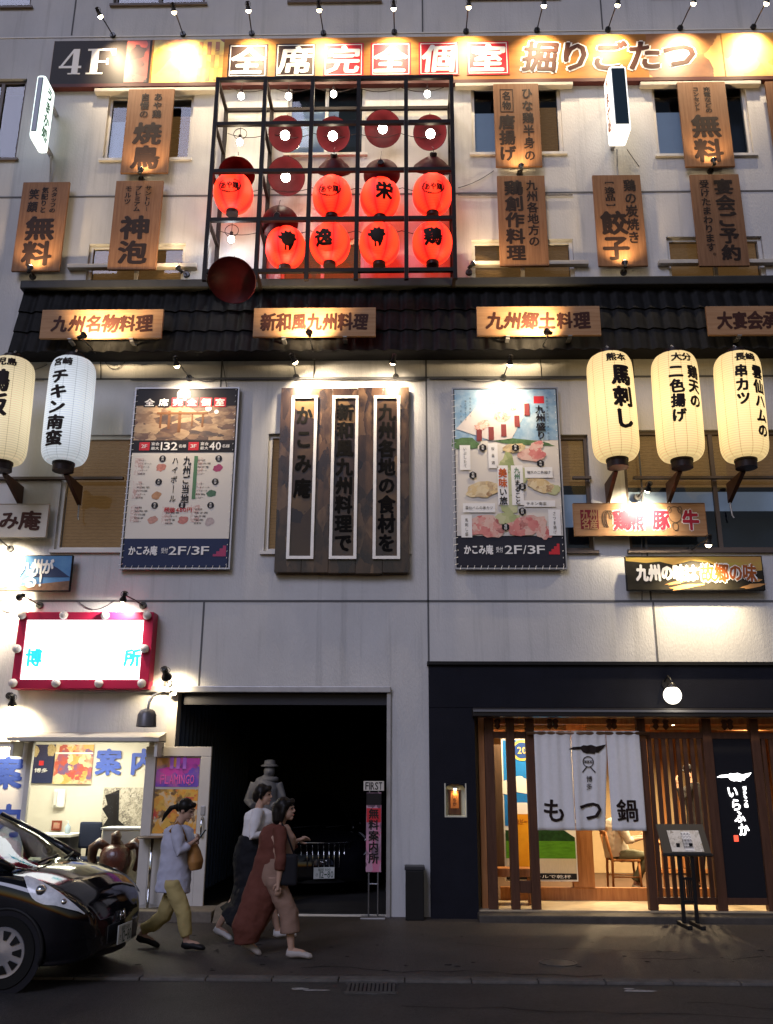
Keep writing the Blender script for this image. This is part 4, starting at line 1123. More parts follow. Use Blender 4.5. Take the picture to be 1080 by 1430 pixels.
for c_, u in (('鶏', .36), ('熊', .47), ('豚', .66), ('牛', .885)): put_char(wt, c_, P(u, .52)[0], P(u, .52)[1], .25, .32, -.163, .10, 0)
wt.obj('letter_outline', M['white_ink'], t)
ol = MB()
for k in range(3):
    u = .245 + .015 * k
    ol.tube([(P(u + .03 * math.cos(q), .5 - .28 * math.sin(q))[0], -.165, P(u, .5 - .28 * math.sin(q))[1]) for q in [2 * math.pi * j / 12 for j in range(9)]], .006, 5)
for ctr, rx, rz in (((.77, .35), .05, .25), ((.765, .72), .022, .12), ((.73, .2), .015, .1), ((.81, .2), .015, .1)):
    ol.tube([(P(ctr[0] + rx * math.cos(q), 0)[0], -.165, P(0, ctr[1] + rz * math.sin(q))[1]) for q in [2 * math.pi * j / 18 for j in range(19)]], .006, 5)
ol.obj('animal_drawing', mat('print_sepia', (.12, .08, .05), .6), t)
t, P, sh, r4 = framed('small_sign', 'sunset landscape sign with white and orange outlined lettering, under the tan sign', (875, 777, 1066, 824), -.16, 'sign', .05, 'blackmatte', .004)
sh('sky_print', mat('print_sunset', (.45, .22, .08), .5, var=.6, vscale=3, stretch=(.5, 1, 4), col2=(.40, .34, .06)), .003, .01, .997, .55)
m = MB(); m.add([(P(u, v)[0], -.168, P(u, v)[1]) for u, v in ((.003, .99), (.003, .14), (.15, .20), (.25, .16), (.35, .26), (.48, .13), (.62, .20), (.72, .40), (.85, .48), (.997, .42), (.997, .99))], [tuple(range(11))]); m.obj('mountain_print', mat('print_hill', (.03, .026, .018), .5, var=.5, vscale=5), t)
m = MB()
for u, v, rx, rz in ((.42, .9, .25, .035), (.35, .8, .14, .02), (.92, .88, .16, .03), (.95, .72, .08, .02)): disc(m, *P(u, v), rx, rz, -.172, 14, .15, .3)
m.obj('field_print', mat('print_rice', (.52, .26, .09), .5), t)
for bold, yy, mm, nm in ((.12, -.177, 'white_ink', 'letter_outline'),):
    tb = MB(); row_text(tb, '九州の味は', P(.07, 0)[0], P(.52, 0)[0], P(0, .5)[1], .25, yy, bold - .05, .08); row_text(tb, '故郷の味', P(.54, 0)[0], P(.95, 0)[0], P(0, .5)[1], .27, yy, bold, .08); tb.obj(nm, M[mm], t)
tb = MB(); row_text(tb, '故郷の味', P(.54, 0)[0], P(.95, 0)[0], P(0, .5)[1], .27, -.182, .04, .08); tb.obj('lettering', mat('print_rust', (.30, .08, .02), .5), t)
t, P, sh, r5 = framed('small_sign', 'cream nameboard at the left edge reading the last characters of a restaurant name', (-66, 704, 66, 750), -.16, 'sign', .05, 'cream', .004, 'cream')
kt = MB(); row_text(kt, 'かこみ庵', P(.04, 0)[0], P(.93, 0)[0], P(0, .5)[1], .30, -.165, .04, .06); kt.obj('lettering', M['brown_ink'], t)
t, P, sh, r6 = framed('small_sign', 'blue volcano picture sign with white outlined lettering at the left edge', (-90, 776, 99, 825), -.16, 'sign', .05, 'blackmatte', .004)
sh('sky_print', mat('print_dusk', (.06, .16, .36), .5, var=.5, vscale=3, col2=(.12, .28, .46)), .003, .01, .997, .99)
m = MB(); m.add([(P(u, v)[0], -.168, P(u, v)[1]) for u, v in ((.70, .62), (.84, .38), (.87, .30), (.90, .36), (.997, .62))], [tuple(range(5))]); m.obj('volcano_print', mat('print_volcano', (.03, .045, .10), .5), t)
m = MB(); m.add([(P(u, v)[0], -.169, P(u, v)[1]) for u, v in ((.003, .99), (.003, .86), (.6, .88), (.997, .72), (.997, .99))], [tuple(range(5))]); m.obj('shore_print', mat('print_shore', (.25, .14, .09), .5, var=.5, vscale=8), t)
tb = MB(); row_text(tb, '知らない', P(.12, 0)[0], P(.60, 0)[0], P(0, .32)[1], .20, -.173, .05, .08); row_text(tb, '九州が', P(.62, 0)[0], P(.87, 0)[0], P(0, .32)[1], .23, -.173, .05, .1); row_text(tb, 'ここにある!', P(.18, 0)[0], P(.80, 0)[0], P(0, .70)[1], .25, -.173, .05, .1); tb.obj('lettering', M['white_ink'], t)

# ---- projecting light boxes on the fourth floor
M['lightbox'] = glow('lit_acrylic_cool', (.80, .98, .93), 1.25)
M['lightbox_w'] = glow('lit_acrylic_white', (1.0, .98, .88), 1.35)
def light_box(label, ftop, fbot, xl, xr, back_top, side):
    """ftop/fbot: rows of the front top / bottom edge; xl..xr front edge columns at mid height"""
    pxm = (xl + xr) / 2
    Yb = -.30
    ztp = W(pxm, back_top, Yb).z
    Yf = solve_Y(pxm, ftop, ztp)
    zbt = W(pxm, fbot, Yf).z
    ym = (ftop + fbot) / 2
    a, b = W(xl, ym, Yf).x, W(xr, ym, Yf).x
    t = thing('projecting_light_box', label, 'sign', ((a + b) / 2, 0, zbt))
    MB().bev(a, b, Yf, Yb, zbt, ztp, .05).obj('lit_case', M['lightbox_w'] if side < 0 else M['lightbox'], t)
    MB().bev(a + .035, b - .035, Yf - .012, Yf + .01, zbt + .10, ztp - .06, .008).obj('end_panel', mat('dark_teal_panel', (.012, .035, .05), .3), t)
    arm = MB()
    for z in (zbt + .2, ztp - .2): arm.box((a + b) / 2 - .03, (a + b) / 2 + .03, Yb + .001, 0, z - .03, z + .03)
    arm.obj('bracket', M['steel'], t)
    xs = b + .006 if side > 0 else a - .006
    g = MB(); wd = Yb - Yf; hh = ztp - zbt
    Mx = Matrix(((0, 1 if side > 0 else -1, 0, xs), (1 if side > 0 else -1, 0, 0, (Yf + Yb) / 2), (0, 0, 1, (ztp + zbt) / 2), (0, 0, 0, 1)))
    col_text(g, 'うまか処', 0, hh * .42, -hh * .42, wd * .5, 0, .04, .05, M=Mx)
    g.obj('lettering', mat('sign_green', (.03, .16, .07), .5) if side > 0 else mat('sign_orange', (.5, .16, .03), .5), t)
    for dx in (-.03, .04): pass
    MB().tube([((a + b) / 2 + .05, -.12, zbt + .1), ((a + b) / 2 + .05, -.05, zbt - .2), ((a + b) / 2 + .06, -.015, zbt - .55)], .014, 6).obj('conduit', M['steel'], t)
    return t
light_box('projecting light box with green writing on its side, far left below the 4F panel', 104, 190, 45.5, 58.5, 131, 1)
light_box('projecting light box with a dark end panel, hanging before the big brown banner lettering', 91, 180, 854, 879, 118, -1)

# ---- red framed light box over the information shop
YX = -.24
x0, x1, z0, z1 = RW(21, 854.5, 211, 962, YX); a, b, c, d = RW(32, 865.5, 197.5, 949, YX)
t = thing('light_box_sign', 'glaring white light box in a crimson frame with round bulbs, over the information shop', 'sign', ((x0 + x1) / 2, YX, z0))
M['crimson'] = mat('crimson_frame', (.36, .012, .05), .4)
f = MB()
f.bev(x0, x1, YX, -.002, d, z1, .01); f.bev(x0, x1, YX, -.002, z0, c, .01); f.bev(x0, a, YX + .001, -.002, c + .0, d - .0, .004); f.bev(b, x1, YX + .001, -.002, c, d, .004)
f.obj('frame', M['crimson'], t)
MB().box(a, b, YX + .03, -.01, c, d).obj('lit_panel', glow('lit_white_panel', (.93, .97, 1.0), 2.6), t)
g = MB()
for ch, px in (('博', 46), ('所', 184)): put_char(g, ch, W(px, 918, YX).x, W(px, 918, YX).z, .24, .26, YX + .026, .05)
g.obj('lettering', glow('lit_cyan_letter', (.03, .62, .72), .8), t)
g = MB()
for ch, px in (('多', 72), ('案', 102), ('内', 130), ('紹', 157)): put_char(g, ch, W(px, 918, YX).x, W(px, 918, YX).z, .20, .23, YX + .026, .0)
g.obj('glare_paled_lettering', glow('lit_pale_letter', (.86, .95, .98), 2.0), t)  # letter colour paled to look burnt out by the panel's glare
M['globe_off'] = mat('milky_bulb', (.62, .56, .52), .25)
for px, py in ((30.5, 859), (89, 859), (147, 859.5), (205.5, 859.5), (23.5, 906), (202, 906), (18, 954), (78, 954), (138, 954.5), (198, 954.5)):
    p = W(px, py, YX - .03)
    MB().ball(p, .062, 14, 8).obj('bulb', M['globe_off'], t, 1)
    MB().cyl((p.x, YX - .005, p.z), (p.x, YX + .01, p.z), .045).obj('socket', M['crimson'], t)
# ================================================================ ground floor: garage, information shop, restaurant front
def room(name_prefix, x0, x1, y0, y1, z0, z1, mw, mf, mc, parent, skip=()):
    m = MB()
    if 'l' not in skip: m.box(x0 - .05, x0, y0, y1, z0, z1)
    if 'r' not in skip: m.box(x1, x1 + .05, y0, y1, z0, z1)
    m.box(x0 - .05, x1 + .05, y1, y1 + .05, z0, z1)
    m.obj(name_prefix + '_wall', mw, parent)
    MB().box(x0 - .05, x1 + .05, y0, y1 + .05, z0 - .08, z0).obj(name_prefix + '_floor', mf, parent)
    MB().box(x0 - .05, x1 + .05, y0, y1 + .05, z1, z1 + .05).obj(name_prefix + '_ceiling', mc, parent)
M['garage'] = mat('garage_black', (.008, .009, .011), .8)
M['garage_rib'] = mat('navy_corrugated', (.085, .12, .20), .45)
gx0, gx1, gz1 = GAR[0], GAR[1], GAR[3]
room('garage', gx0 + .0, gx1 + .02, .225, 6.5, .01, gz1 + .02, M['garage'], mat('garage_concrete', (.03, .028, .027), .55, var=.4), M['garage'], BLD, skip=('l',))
m = MB(); y = .3; x_ = gx0 + .03
pts = []
while y < 6.4:
    pts += [(x_, y), (x_ + .0, y + .13), (x_ + .05, y + .16), (x_ + .05, y + .23)]; y += .26
for (xa, ya), (xb, yb) in zip(pts[:-1], pts[1:]): m.quad((xa, ya, .01), (xb, yb, .01), (xb, yb, gz1), (xa, ya, gz1))
m.obj('corrugated_side', M['garage_rib'], BLD)
# steel lintel and jambs round the garage
lt = RW(76, 958.5, 545, 967, -.05)
MB().bev(W(76, 963, -.08).x, W(546, 963, -.08).x, -.08, -.002, lt[2], lt[3], .01).obj('lintel', M['steel'], BLD)
jx = W(543.5, 1120, -.04)
MB().box(gx1 + .002, gx1 + .055, -.045, -.002, 0, lt[2] - .002).obj('jamb', M['steel'], BLD)
MB().box(gx0 + .2, gx1 - .002, .05, .2, gz1 - .17, gz1 - .002).obj('shutter_box', mat('shutter_box', (.03, .03, .035), .5), BLD)
post = RW(228, 975, 240, 1275, 0)
MB().box(gx0 + .0, gx0 + .13, -.03, .2, .01, gz1 - .003).obj('cream_post', M['cream'], BLD)

# ---------------------------------------------------------------- information shop
ix0, ix1, iz1 = INFO[0], gx0 - .06, INFO[3]
M['shopwall'] = mat('white_shop_wall', (.66, .62, .54), .7, var=.08)
room('shop', ix0, ix1, .225, 2.0, .15, iz1 + .35, M['shopwall'], mat('shop_floor', (.42, .36, .28), .5, var=.2), M['shopwall'], BLD)
MB().box(ix0, ix1, .02, .2, .0, .15).obj('threshold', M['cream'], BLD)
SY = 1.98
def shop_quad(name, label, cat, px, Y, m, thick=.012, parts=None):
    a, b, c, d = RW(*px, Y)
    t = thing(name, label, cat, ((a + b) / 2, Y, c))
    MB().box(a, b, Y, Y + thick, c, d).obj('board', m, t)
    return t, (a, b, c, d)
t, r = shop_quad('wall_poster', 'dark navy poster with a red square on the shop wall', 'poster', (42, 1040, 75, 1094), SY - .02, M['print_navy'])
a, b, c, d = r
m = MB(); m.plate(a + (b - a) * .38, a + (b - a) * .58, c + (d - c) * .46, c + (d - c) * .58, SY - .025); m.obj('red_square', M['print_red'], t)
g = MB(); disc(g, a + .05, d - .1, .07, .10, SY - .024, 12, 0, .2); disc(g, b - .06, d - .09, .07, .09, SY - .024, 12, 0, .2); g.obj('flower_print', mat('gold_print', (.5, .38, .2), .5, var=.5, vscale=30), t)
g = MB(); row_text(g, '博多', a + .08, b - .08, c + (d - c) * .33, .07, SY - .025, .01); g.obj('lettering', M['white_ink'], t)
t, r = shop_quad('wall_poster', 'red and yellow crowded photo poster on the shop wall', 'poster', (76, 1040, 129, 1095), SY - .02, patch_mat('print_shopping', [(.28, .03, .02), (.55, .32, .08), (.62, .5, .3), (.40, .06, .04), (.10, .08, .2)], 9))
a, b, c, d = r
m = MB(); m.plate(a, b, c + (d - c) * .76, c + (d - c) * .80, SY - .024); m.obj('white_band', M['white_ink'], t)
g = MB()
for ch, px in (('案', 152), ('内', 200)): put_char(g, ch, W(px, 1064, SY).x, W(px, 1064, SY).z, .42, .42, SY - .012, .045)
M['sign_blue'] = mat('print_blue', (.06, .11, .42), .5)
tag(g.obj('wall_lettering', M['sign_blue']), 'big blue characters for information on the back wall of the shop', 'lettering')
t, r = shop_quad('city_map', 'grey city map with a dark block on the shop wall', 'map', (143, 1100, 201, 1154), SY - .02, patch_mat('print_map', [(.28, .25, .2), (.55, .5, .43), (.40, .36, .3), (.16, .14, .12), (.58, .53, .46)], 24))
a, b, c, d = r
m = MB(); m.add([(a + (b - a) * u, SY - .026, c + (d - c) * v) for u, v in ((.05, .0), (.6, .0), (.42, .16), (.38, .95), (.18, .85), (.04, .80), (.12, .55), (.0, .45), (.16, .2))], [tuple(range(9))]); m.obj('dark_print', M['print_black'], t)
p0 = RW(74, 1102, 90, 1128, SY - .06)
t = thing('wall_phone', 'white intercom phone on the shop wall', 'phone', ((p0[0] + p0[1]) / 2, SY, p0[2]))
MB().bev(p0[0], p0[1], SY - .06, SY - .001, p0[2], p0[3], .02).obj('case', M['white_ink'], t)
MB().bev(p0[0] + .02, p0[0] + .07, SY - .10, SY - .062, p0[2] + .03, p0[3] - .03, .015).obj('handset', M['frame'], t)
t, r = shop_quad('framed_picture', 'small reddish framed picture on the shop wall', 'picture', (72, 1146, 86, 1160), SY - .03, mat('dark_red_frame', (.22, .05, .03), .5))
MB().plate(r[0] + .03, r[1] - .03, r[2] + .03, r[3] - .03, SY - .034).obj('print', patch_mat('print_small', [(.4, .3, .2), (.5, .2, .15), (.3, .1, .08)], 20), t)
# desk, bottle, chair, counter
dz = W(70, 1166, 1.1).z
dx0, dx1 = W(34, 1166, 1.1).x, W(102, 1166, 1.1).x
t = thing('desk', 'dark desk with a pale top inside the shop', 'desk', ((dx0 + dx1) / 2, 1.3, .15))
MB().bev(dx0, dx1, 1.0, 1.6, dz - .03, dz + .01, .008).obj('desk_top', M['white_ink'], t)
dk = mat('dark_laminate', (.03, .03, .035), .5)
MB().box(dx1 - .06, dx1 - .02, 1.03, 1.58, .15, dz - .031).obj('side_panel', dk, t); MB().box(dx0 + .02, dx0 + .06, 1.03, 1.58, .15, dz - .031).obj('side_panel', dk, t)
MB().box(dx0 + .061, dx1 - .061, 1.5, 1.54, .45, dz - .031).obj('modesty_panel', dk, t)
bp = W(94, 1165, 1.2)
t = thing('pump_bottle', 'small clear pump bottle on the shop desk', 'bottle', (bp.x, 1.2, dz + .01))
MB().lathe([(.035, 0), (.04, .01), (.04, .10), (.015, .13), (.015, .15)], 16, Matrix.Translation((bp.x, 1.2, dz + .0105))).obj('bottle_body', mat('pale_blue_plastic', (.4, .5, .6), .2), t, 40)
MB().tube([(bp.x, 1.2, dz + .16), (bp.x, 1.2, dz + .19), (bp.x - .04, 1.2, dz + .19)], .008, 6).obj('pump', M['white_ink'], t)
c_ = W(122, 1168, 1.25)
t = thing('office_chair', 'dark blue office chair between the desk and the counter', 'chair', (c_.x, 1.2, .15))
nv = mat('navy_fabric', (.02, .025, .05), .8)
MB().bev(c_.x - .17, c_.x + .17, 1.35, 1.42, c_.z - .18, c_.z + .20, .05).obj('backrest', nv, t)
MB().bev(c_.x - .2, c_.x + .2, .95, 1.36, .55, .63, .03).obj('seat', nv, t)
MB().cyl((c_.x, 1.15, .22), (c_.x, 1.15, .55), .03).obj('column', M['black'], t)
st = MB()
for k in range(5): a = 2 * math.pi * k / 5; st.tube([(c_.x, 1.15, .22), (c_.x + .24 * math.cos(a), 1.15 + .24 * math.sin(a), .18)], .018, 6)
st.obj('star_base', M['black'], t)
MB().bev(c_.x - .05, c_.x + .0, 1.38, 1.42, .60, c_.z - .17, .01).obj('spine', M['black'], t)
q0 = RW(136, 1156, 196, 1268, .5)
t = thing('counter', 'plain white reception counter inside the shop', 'counter', ((q0[0] + q0[1]) / 2, .7, .15))
MB().bev(q0[0] + .02, q0[1] - .02, .52, .95, .15, q0[3] - .03, .01).obj('counter_body', M['shopwall'], t)
MB().bev(q0[0], q0[1], .48, 1.0, q0[3] - .028, q0[3], .008).obj('counter_top', M['white_ink'], t)
# brown glossy ornament
br = mat('glossy_brown', (.13, .035, .018), .28, var=.6, vscale=9, col2=(.05, .015, .009), coat=.3, bump=.5, bscale=30)
c_ = W(159, 1240, .2); top = W(157, 1161, .2).z; hh = top - c_.z
t = thing('brown_ornament', 'glossy reddish brown rounded figure with a small head and two raised shoulders before the counter', 'ornament', (c_.x, .2, .15))
MB().lathe([(.05, 0), (.12, .03), (.17, .15), (.25, .30), (.28, .44), (.27, .55), (.22, .64), (.12, .69), (.06, .70)], 24, Matrix.Translation((c_.x, .2, c_.z)) @ Matrix.Scale(hh / .9, 4)).obj('body', br, t, 1)
hb = MB()
for k in range(1): hb.tube([(c_.x, .2, c_.z + hh * .74), (c_.x - .02, .18, c_.z + hh * .84), (c_.x - .01, .16, c_.z + hh * .93), (c_.x + .02, .13, c_.z + hh * .99)], [.09, .065, .075, .03], 12)
hb.obj('head', br, t, 1)
for sx in (-1, 1):
    MB().tube([(c_.x + sx * .12, .2, c_.z + hh * .70), (c_.x + sx * .25, .2, c_.z + hh * .79), (c_.x + sx * .33, .2, c_.z + hh * .70), (c_.x + sx * .34, .2, c_.z + hh * .52), (c_.x + sx * .26, .2, c_.z + hh * .30)], [.05, .075, .075, .065, .03], 12).obj('shoulder', br, t, 1)
MB().lathe([(.13, 0), (.15, .02), (.08, .05), (.06, max(.06, c_.z - .15 + .02))], 20, Matrix.Translation((c_.x, .2, .15))).obj('pedestal', M['black'], t, 40)
# tall round table
tz = W(209, 1168, -.22).z; tx_ = W(214, 1168, -.22).x
t = thing('high_table', 'tall round standing table with a chrome foot before the shop door', 'table', (tx_, -.25, .13))
MB().lathe([(.0, tz - .022), (.20, tz - .022), (.21, tz - .012), (.20, tz), (.0, tz)], 32, Matrix.Translation((tx_, -.25, 0))).obj('table_top', mat('dark_table_top', (.10, .07, .05), .4), t, 40)
ch_ = mat('chrome', (.6, .6, .6), .12, 1.0)
MB().cyl((tx_, -.25, .16), (tx_, -.25, tz - .023), .022).obj('pole', ch_, t, 1)
MB().lathe([(.17, .131), (.17, .14), (.05, .165), (.022, .18)], 28, Matrix.Translation((tx_, -.25, 0))).obj('foot', ch_, t, 40)
# glass and mullions
MB().plate(ix0, ix1, .15, iz1, .06).obj('shop_glass', M['pane'], BLD)
for pxm in (33, 205):
    xx = W(pxm, 1140, .06).x; MB().box(xx - .035, xx + .035, .03, .1, .151, iz1 - .001).obj('mullion', M['frame'], BLD)
g = MB()
for ch, py in (('案', 1079), ('内', 1146)): put_char(g, ch, W(10, py, .05).x, W(10, py, .05).z, .44, .44, .05, .05)
tag(g.obj('window_lettering', M['sign_blue']), 'blue characters for information on the glass at the left edge', 'lettering')
sheet(None, 'frosted_film', M['white_ink'], W(-60, 1150, .055).x, W(31, 1150, .055).x, .2, iz1 - .01, .0545)
bpy.data.objects['frosted_film'].parent = BLD
aw = RW(10, 1026, 222, 1035, -.42)
t = thing('shop_awning', 'narrow cream metal awning over the information shop', 'awning', ((aw[0] + aw[1]) / 2, -.2, aw[2]))
MB().add([(x, y, z) for x in (aw[0], aw[1]) for y, z in ((-.42, aw[2]), (-.42, aw[2] + .05), (-.004, aw[2] + .14), (-.004, aw[2] + .02))], [(0, 1, 2, 3), (7, 6, 5, 4), (0, 4, 5, 1), (1, 5, 6, 2), (2, 6, 7, 3), (3, 7, 4, 0)]).obj('canopy', M['cream'], t)
MB().box(aw[0] + .03, aw[0] + .07, -.35, -.004, aw[2] - .2, aw[2] + .0).obj('bracket', M['frame'], t); MB().box(aw[1] - .07, aw[1] - .03, -.35, -.004, aw[2] - .2, aw[2] + .0).obj('bracket', M['frame'], t)
# ceiling lamp inside the shop
lx, ly, lzz = W(110, 1030, 1.0).x, 1.0, iz1 + .30
t = thing('ceiling_lamp', 'fluorescent ceiling lamp deep inside the information shop', 'lamp', (lx, ly, lzz))
MB().bev(lx - .7, lx + .7, ly - .12, ly + .12, lzz, lzz + .048, .01).obj('fitting', M['frame'], t)
MB().box(lx - .65, lx + .65, ly - .09, ly + .09, lzz - .03, lzz - .001).obj('diffuser', glow('lit_tube', (1, .92, .78), 3), t)
L = bpy.data.lights.new('lamp_light', 'AREA'); L.energy = 64; L.color = (1, .87, .66); L.shape = 'RECTANGLE'; L.size = 1.3; L.size_y = .3
lo = bpy.data.objects.new('lamp_light', L); COL.objects.link(lo); lo.parent = t; lo.location = (0, 0, -.05)
o2_ = copy_tree(t, None, 'added lamp close behind the shop window, throwing light onto step and pavement'); o2_.location = (lx - .2, .42, lzz)  # extra lamp, added to spill light onto the step and pavement
for _c in o2_.children:
    if _c.type == 'LIGHT': _c.data = _c.data.copy(); _c.data.energy = 34
# goose neck lamp over the door
b0 = W(243, 967, -.09); e0 = W(206, 992, -.5)
t = thing('gooseneck_lamp', 'grey gooseneck lamp with a bell shade over the shop door', 'lamp', b0)
MB().tube([b0, b0 + Vector((-.08, -.12, .05)), e0.lerp(b0, .35) + Vector((-.05, -.05, .10)), e0 + Vector((.02, 0, .12)), e0], .018, 8).obj('neck', M['frame'], t, 1)
MB().lathe([(.03, .02), (.09, .0), (.125, -.06), (.135, -.22), (.12, -.22), (.10, -.06), (.03, -.02)], 24, Matrix.Translation(e0)).obj('shade', mat('grey_lamp_shade', (.10, .095, .10), .4, .4), t, 50)
MB().cyl(b0 + Vector((0, .0, 0)), b0 + Vector((0, -.03, 0)), .05).obj('base', M['frame'], t)
# glazed door
dr = RW(197, 1043, 290, 1269, -.07)
t = thing('shop_door', 'cream framed door covered with a neon flamingo poster and a fruit poster', 'door', ((dr[0] + dr[1]) / 2, -.07, dr[2]))
a, b, c, d = dr; k = .14
f = MB(); f.bev(a, b, -.10, -.04, d - .13, d, .008); f.bev(a, a + k, -.10, -.04, c, d - .131, .008); f.bev(b - k, b, -.10, -.04, c, d - .131, .008); f.bev(a + k, b - k, -.095, -.045, c, c + (d - c) * .45, .008)
f.obj('frame', M['cream'], t)
MB().plate(a + k, b - k, c + (d - c) * .45, d - .131, -.06).obj('door_panel', M['cream'], t)
pa, pb = a + k + .01, b - k - .02
zz = W(245, 1099, -.08).z
sheet(t, 'neon_poster', patch_mat('print_neon', [(.10, .02, .18), (.55, .04, .35), (.65, .30, .04), (.12, .05, .40), (.6, .12, .3)], 5.5), pa, pb, zz, d - .15, -.066)
g = MB(); row_text(g, 'FLAMINGO', pa + .06, pb - .06, zz + .10, .16, -.070, .02); g.obj('poster_lettering', mat('print_hot_pink', (.75, .12, .40), .5), t)
g = MB()
for i in range(3):
    x_ = (pa + pb) / 2 + (i - 1) * .09
    g.box(x_ - .025, x_ + .025, -.071, -.067, zz + .24, zz + .42 + .04 * (i == 1))
g.obj('poster_emblem', mat('print_violet', (.45, .16, .60), .5), t)
sheet(t, 'fruit_poster', patch_mat('print_fruit', [(.40, .05, .02), (.62, .26, .02), (.58, .34, .05), (.14, .07, .02), (.55, .42, .25), (.62, .30, .03), (.45, .04, .03)], 11), pa, pb, c + (d - c) * .452, zz - .03, -.066)
hx_ = b - k * .5
MB().tube([(hx_, -.11, c + 1.15), (hx_, -.16, c + 1.13), (hx_, -.16, c + .92), (hx_, -.11, c + .90)], .014, 8).obj('handle', ch_, t, 1)
MB().bev(hx_ - .03, hx_ + .03, -.115, -.10, c + 1.18, c + 1.30, .006).obj('lock', M['steel'], t)
M['step'] = mat('worn_concrete', (.20, .17, .13), .85, var=.45, vscale=5, bump=.4, bscale=40)
sx1 = W(300, 1280, -.4).x
MB().bev(-9.4, sx1, -.62, -.003, -.2, .128, .015).obj('doorstep', M['step'], BLD)
w0, w1 = W(303, 1270, -.4).x, W(327, 1270, -.4).x
t = thing('kerb_ramp', 'small pale wedge shaped kerb ramp at the end of the shop step', 'ramp', ((w0 + w1) / 2, -.4, 0))
MB().add([(w0, -.66, 0), (w1, -.66, 0), (w1, -.08, 0), (w0, -.08, 0), (w0, -.50, .17), (w1, -.34, .22), (w1, -.08, .22), (w0, -.08, .17)], [(0, 1, 5, 4), (1, 2, 6, 5), (2, 3, 7, 6), (3, 0, 4, 7), (4, 5, 6, 7), (3, 2, 1, 0)]).obj('wedge', M['step'], t)

# ---------------------------------------------------------------- statue, banner stand, bin
c_ = W(366, 1250, .9)
t = thing('white_statue', 'white statue of a figure in a hat standing in the dark garage entrance', 'statue', (c_.x, .9, .01))
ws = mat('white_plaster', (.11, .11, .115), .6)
zt = W(370, 1061, .9).z
MB().bev(c_.x - .24, c_.x + .24, .68, 1.12, .01, .42, .02).obj('plinth', mat('grey_plinth', (.12, .12, .13), .7), t)
s_ = (zt - .42) / 1.62
bod = MB()
Mx = Matrix.Translation((c_.x, .9, .42)) @ Matrix.Scale(s_, 4)
def T(*p): return Mx @ Vector(p)
bod.tube([T(-.09, 0, 0), T(-.10, 0, .4), T(-.09, 0, .8)], [.07 * s_, .075 * s_, .10 * s_], 14); bod.tube([T(.09, 0, 0), T(.10, 0, .4), T(.09, 0, .8)], [.07 * s_, .075 * s_, .10 * s_], 14)
bod.tube([T(0, 0, .74), T(0, 0, .95), T(0, 0, 1.2), T(0, .0, 1.32), T(.03, 0, 1.36)], [.19 * s_, .185 * s_, .20 * s_, .16 * s_, .07 * s_], 20)
for sx in (-1, 1): bod.tube([T(sx * .17, 0, 1.28), T(sx * .27, -.02, 1.02), T(sx * .16, -.20, .96)], [.075 * s_, .06 * s_, .05 * s_], 12)
bod.ball(T(.04, -.01, 1.45), (.085 * s_, .095 * s_, .11 * s_)); bod.ball(T(.04, -.10, 1.43), .022 * s_)
def fuse(mb, voxel, name, m, parent, smooth=4, noise=0.0, nscale=.12):
    me = bpy.data.meshes.new('tmp'); me.from_pydata([Vector(v) for v in mb.v], [], mb.f); me.update()
    o = bpy.data.objects.new('tmp', me); COL.objects.link(o)
    md = o.modifiers.new('r', 'REMESH'); md.mode = 'VOXEL'; md.voxel_size = voxel
    if noise:
        tx = bpy.data.textures.new('folds', 'CLOUDS'); tx.noise_scale = nscale
        dm = o.modifiers.new('d', 'DISPLACE'); dm.texture = tx; dm.strength = noise; dm.mid_level = .5; dm.texture_coords = 'GLOBAL'
    sm = o.modifiers.new('s', 'SMOOTH'); sm.factor = .5; sm.iterations = smooth
    dg = bpy.context.evaluated_depsgraph_get(); dg.update()
    me2 = bpy.data.meshes.new_from_object(o.evaluated_get(dg))
    bpy.data.objects.remove(o); bpy.data.meshes.remove(me)
    off = parent_world(parent)
    me2.transform(Matrix.Translation(-off)); me2.name = name
    me2.materials.clear(); me2.materials.append(m)
    me2.polygons.foreach_set('use_smooth', [True] * len(me2.polygons))
    q = bpy.data.objects.new(name, me2); COL.objects.link(q); q.parent = parent
    return q
fuse(bod, .014, 'figure', ws, t)
MB().lathe([(.13 * s_, 1.52 * s_), (.13 * s_, 1.54 * s_), (.09 * s_, 1.55 * s_), (.08 * s_, 1.61 * s_), (.03 * s_, 1.62 * s_)], 24, Matrix.Translation((c_.x + .04 * s_, .9, .42))).obj('hat', ws, t, 40)
sc = MB(); sc.tube([T(.03 + .12 * math.cos(a), .11 * math.sin(a) - .0, 1.335) for a in [2 * math.pi * k / 16 for k in range(17)]], .04 * s_, 8); sc.obj('scarf', ws, t, 1)

YF = -.18
p = RW(508, 1091, 536.5, 1104.5, YF); q = RW(511.5, 1107, 532.5, 1218, YF)
t = thing('banner_stand', 'slim display stand with a FIRST plate over a pink poster, at the garage jamb', 'sign stand', ((q[0] + q[1]) / 2, YF, 0))
MB().bev(p[0], p[1], YF, YF + .02, p[2], p[3], .004).obj('plate', M['cream'], t)
g = MB(); row_text(g, 'FIRST', p[0] + .02, p[1] - .02, (p[2] + p[3]) / 2, .13, YF - .003, .02); g.obj('plate_lettering', M['print_black'], t)
MB().box(q[0], q[1], YF + .005, YF + .02, q[2], q[3]).obj('poster_panel', patch_mat('print_pink', [(.48, .03, .10), (.50, .16, .26), (.44, .24, .32), (.10, .05, .08), (.48, .28, .34)], 9, stretch=(1, 1, .6)), t)
MB().plate(q[0] + .005, q[1] - .005, q[2] + (q[3] - q[2]) * .62, q[2] + (q[3] - q[2]) * .80, YF + .001).obj('red_band', M['print_red'], t)
MB().box(q[0], q[1], YF + .002, YF + .0045, q[3] - .16, q[3] - .01).obj('dark_band', M['print_black'], t)
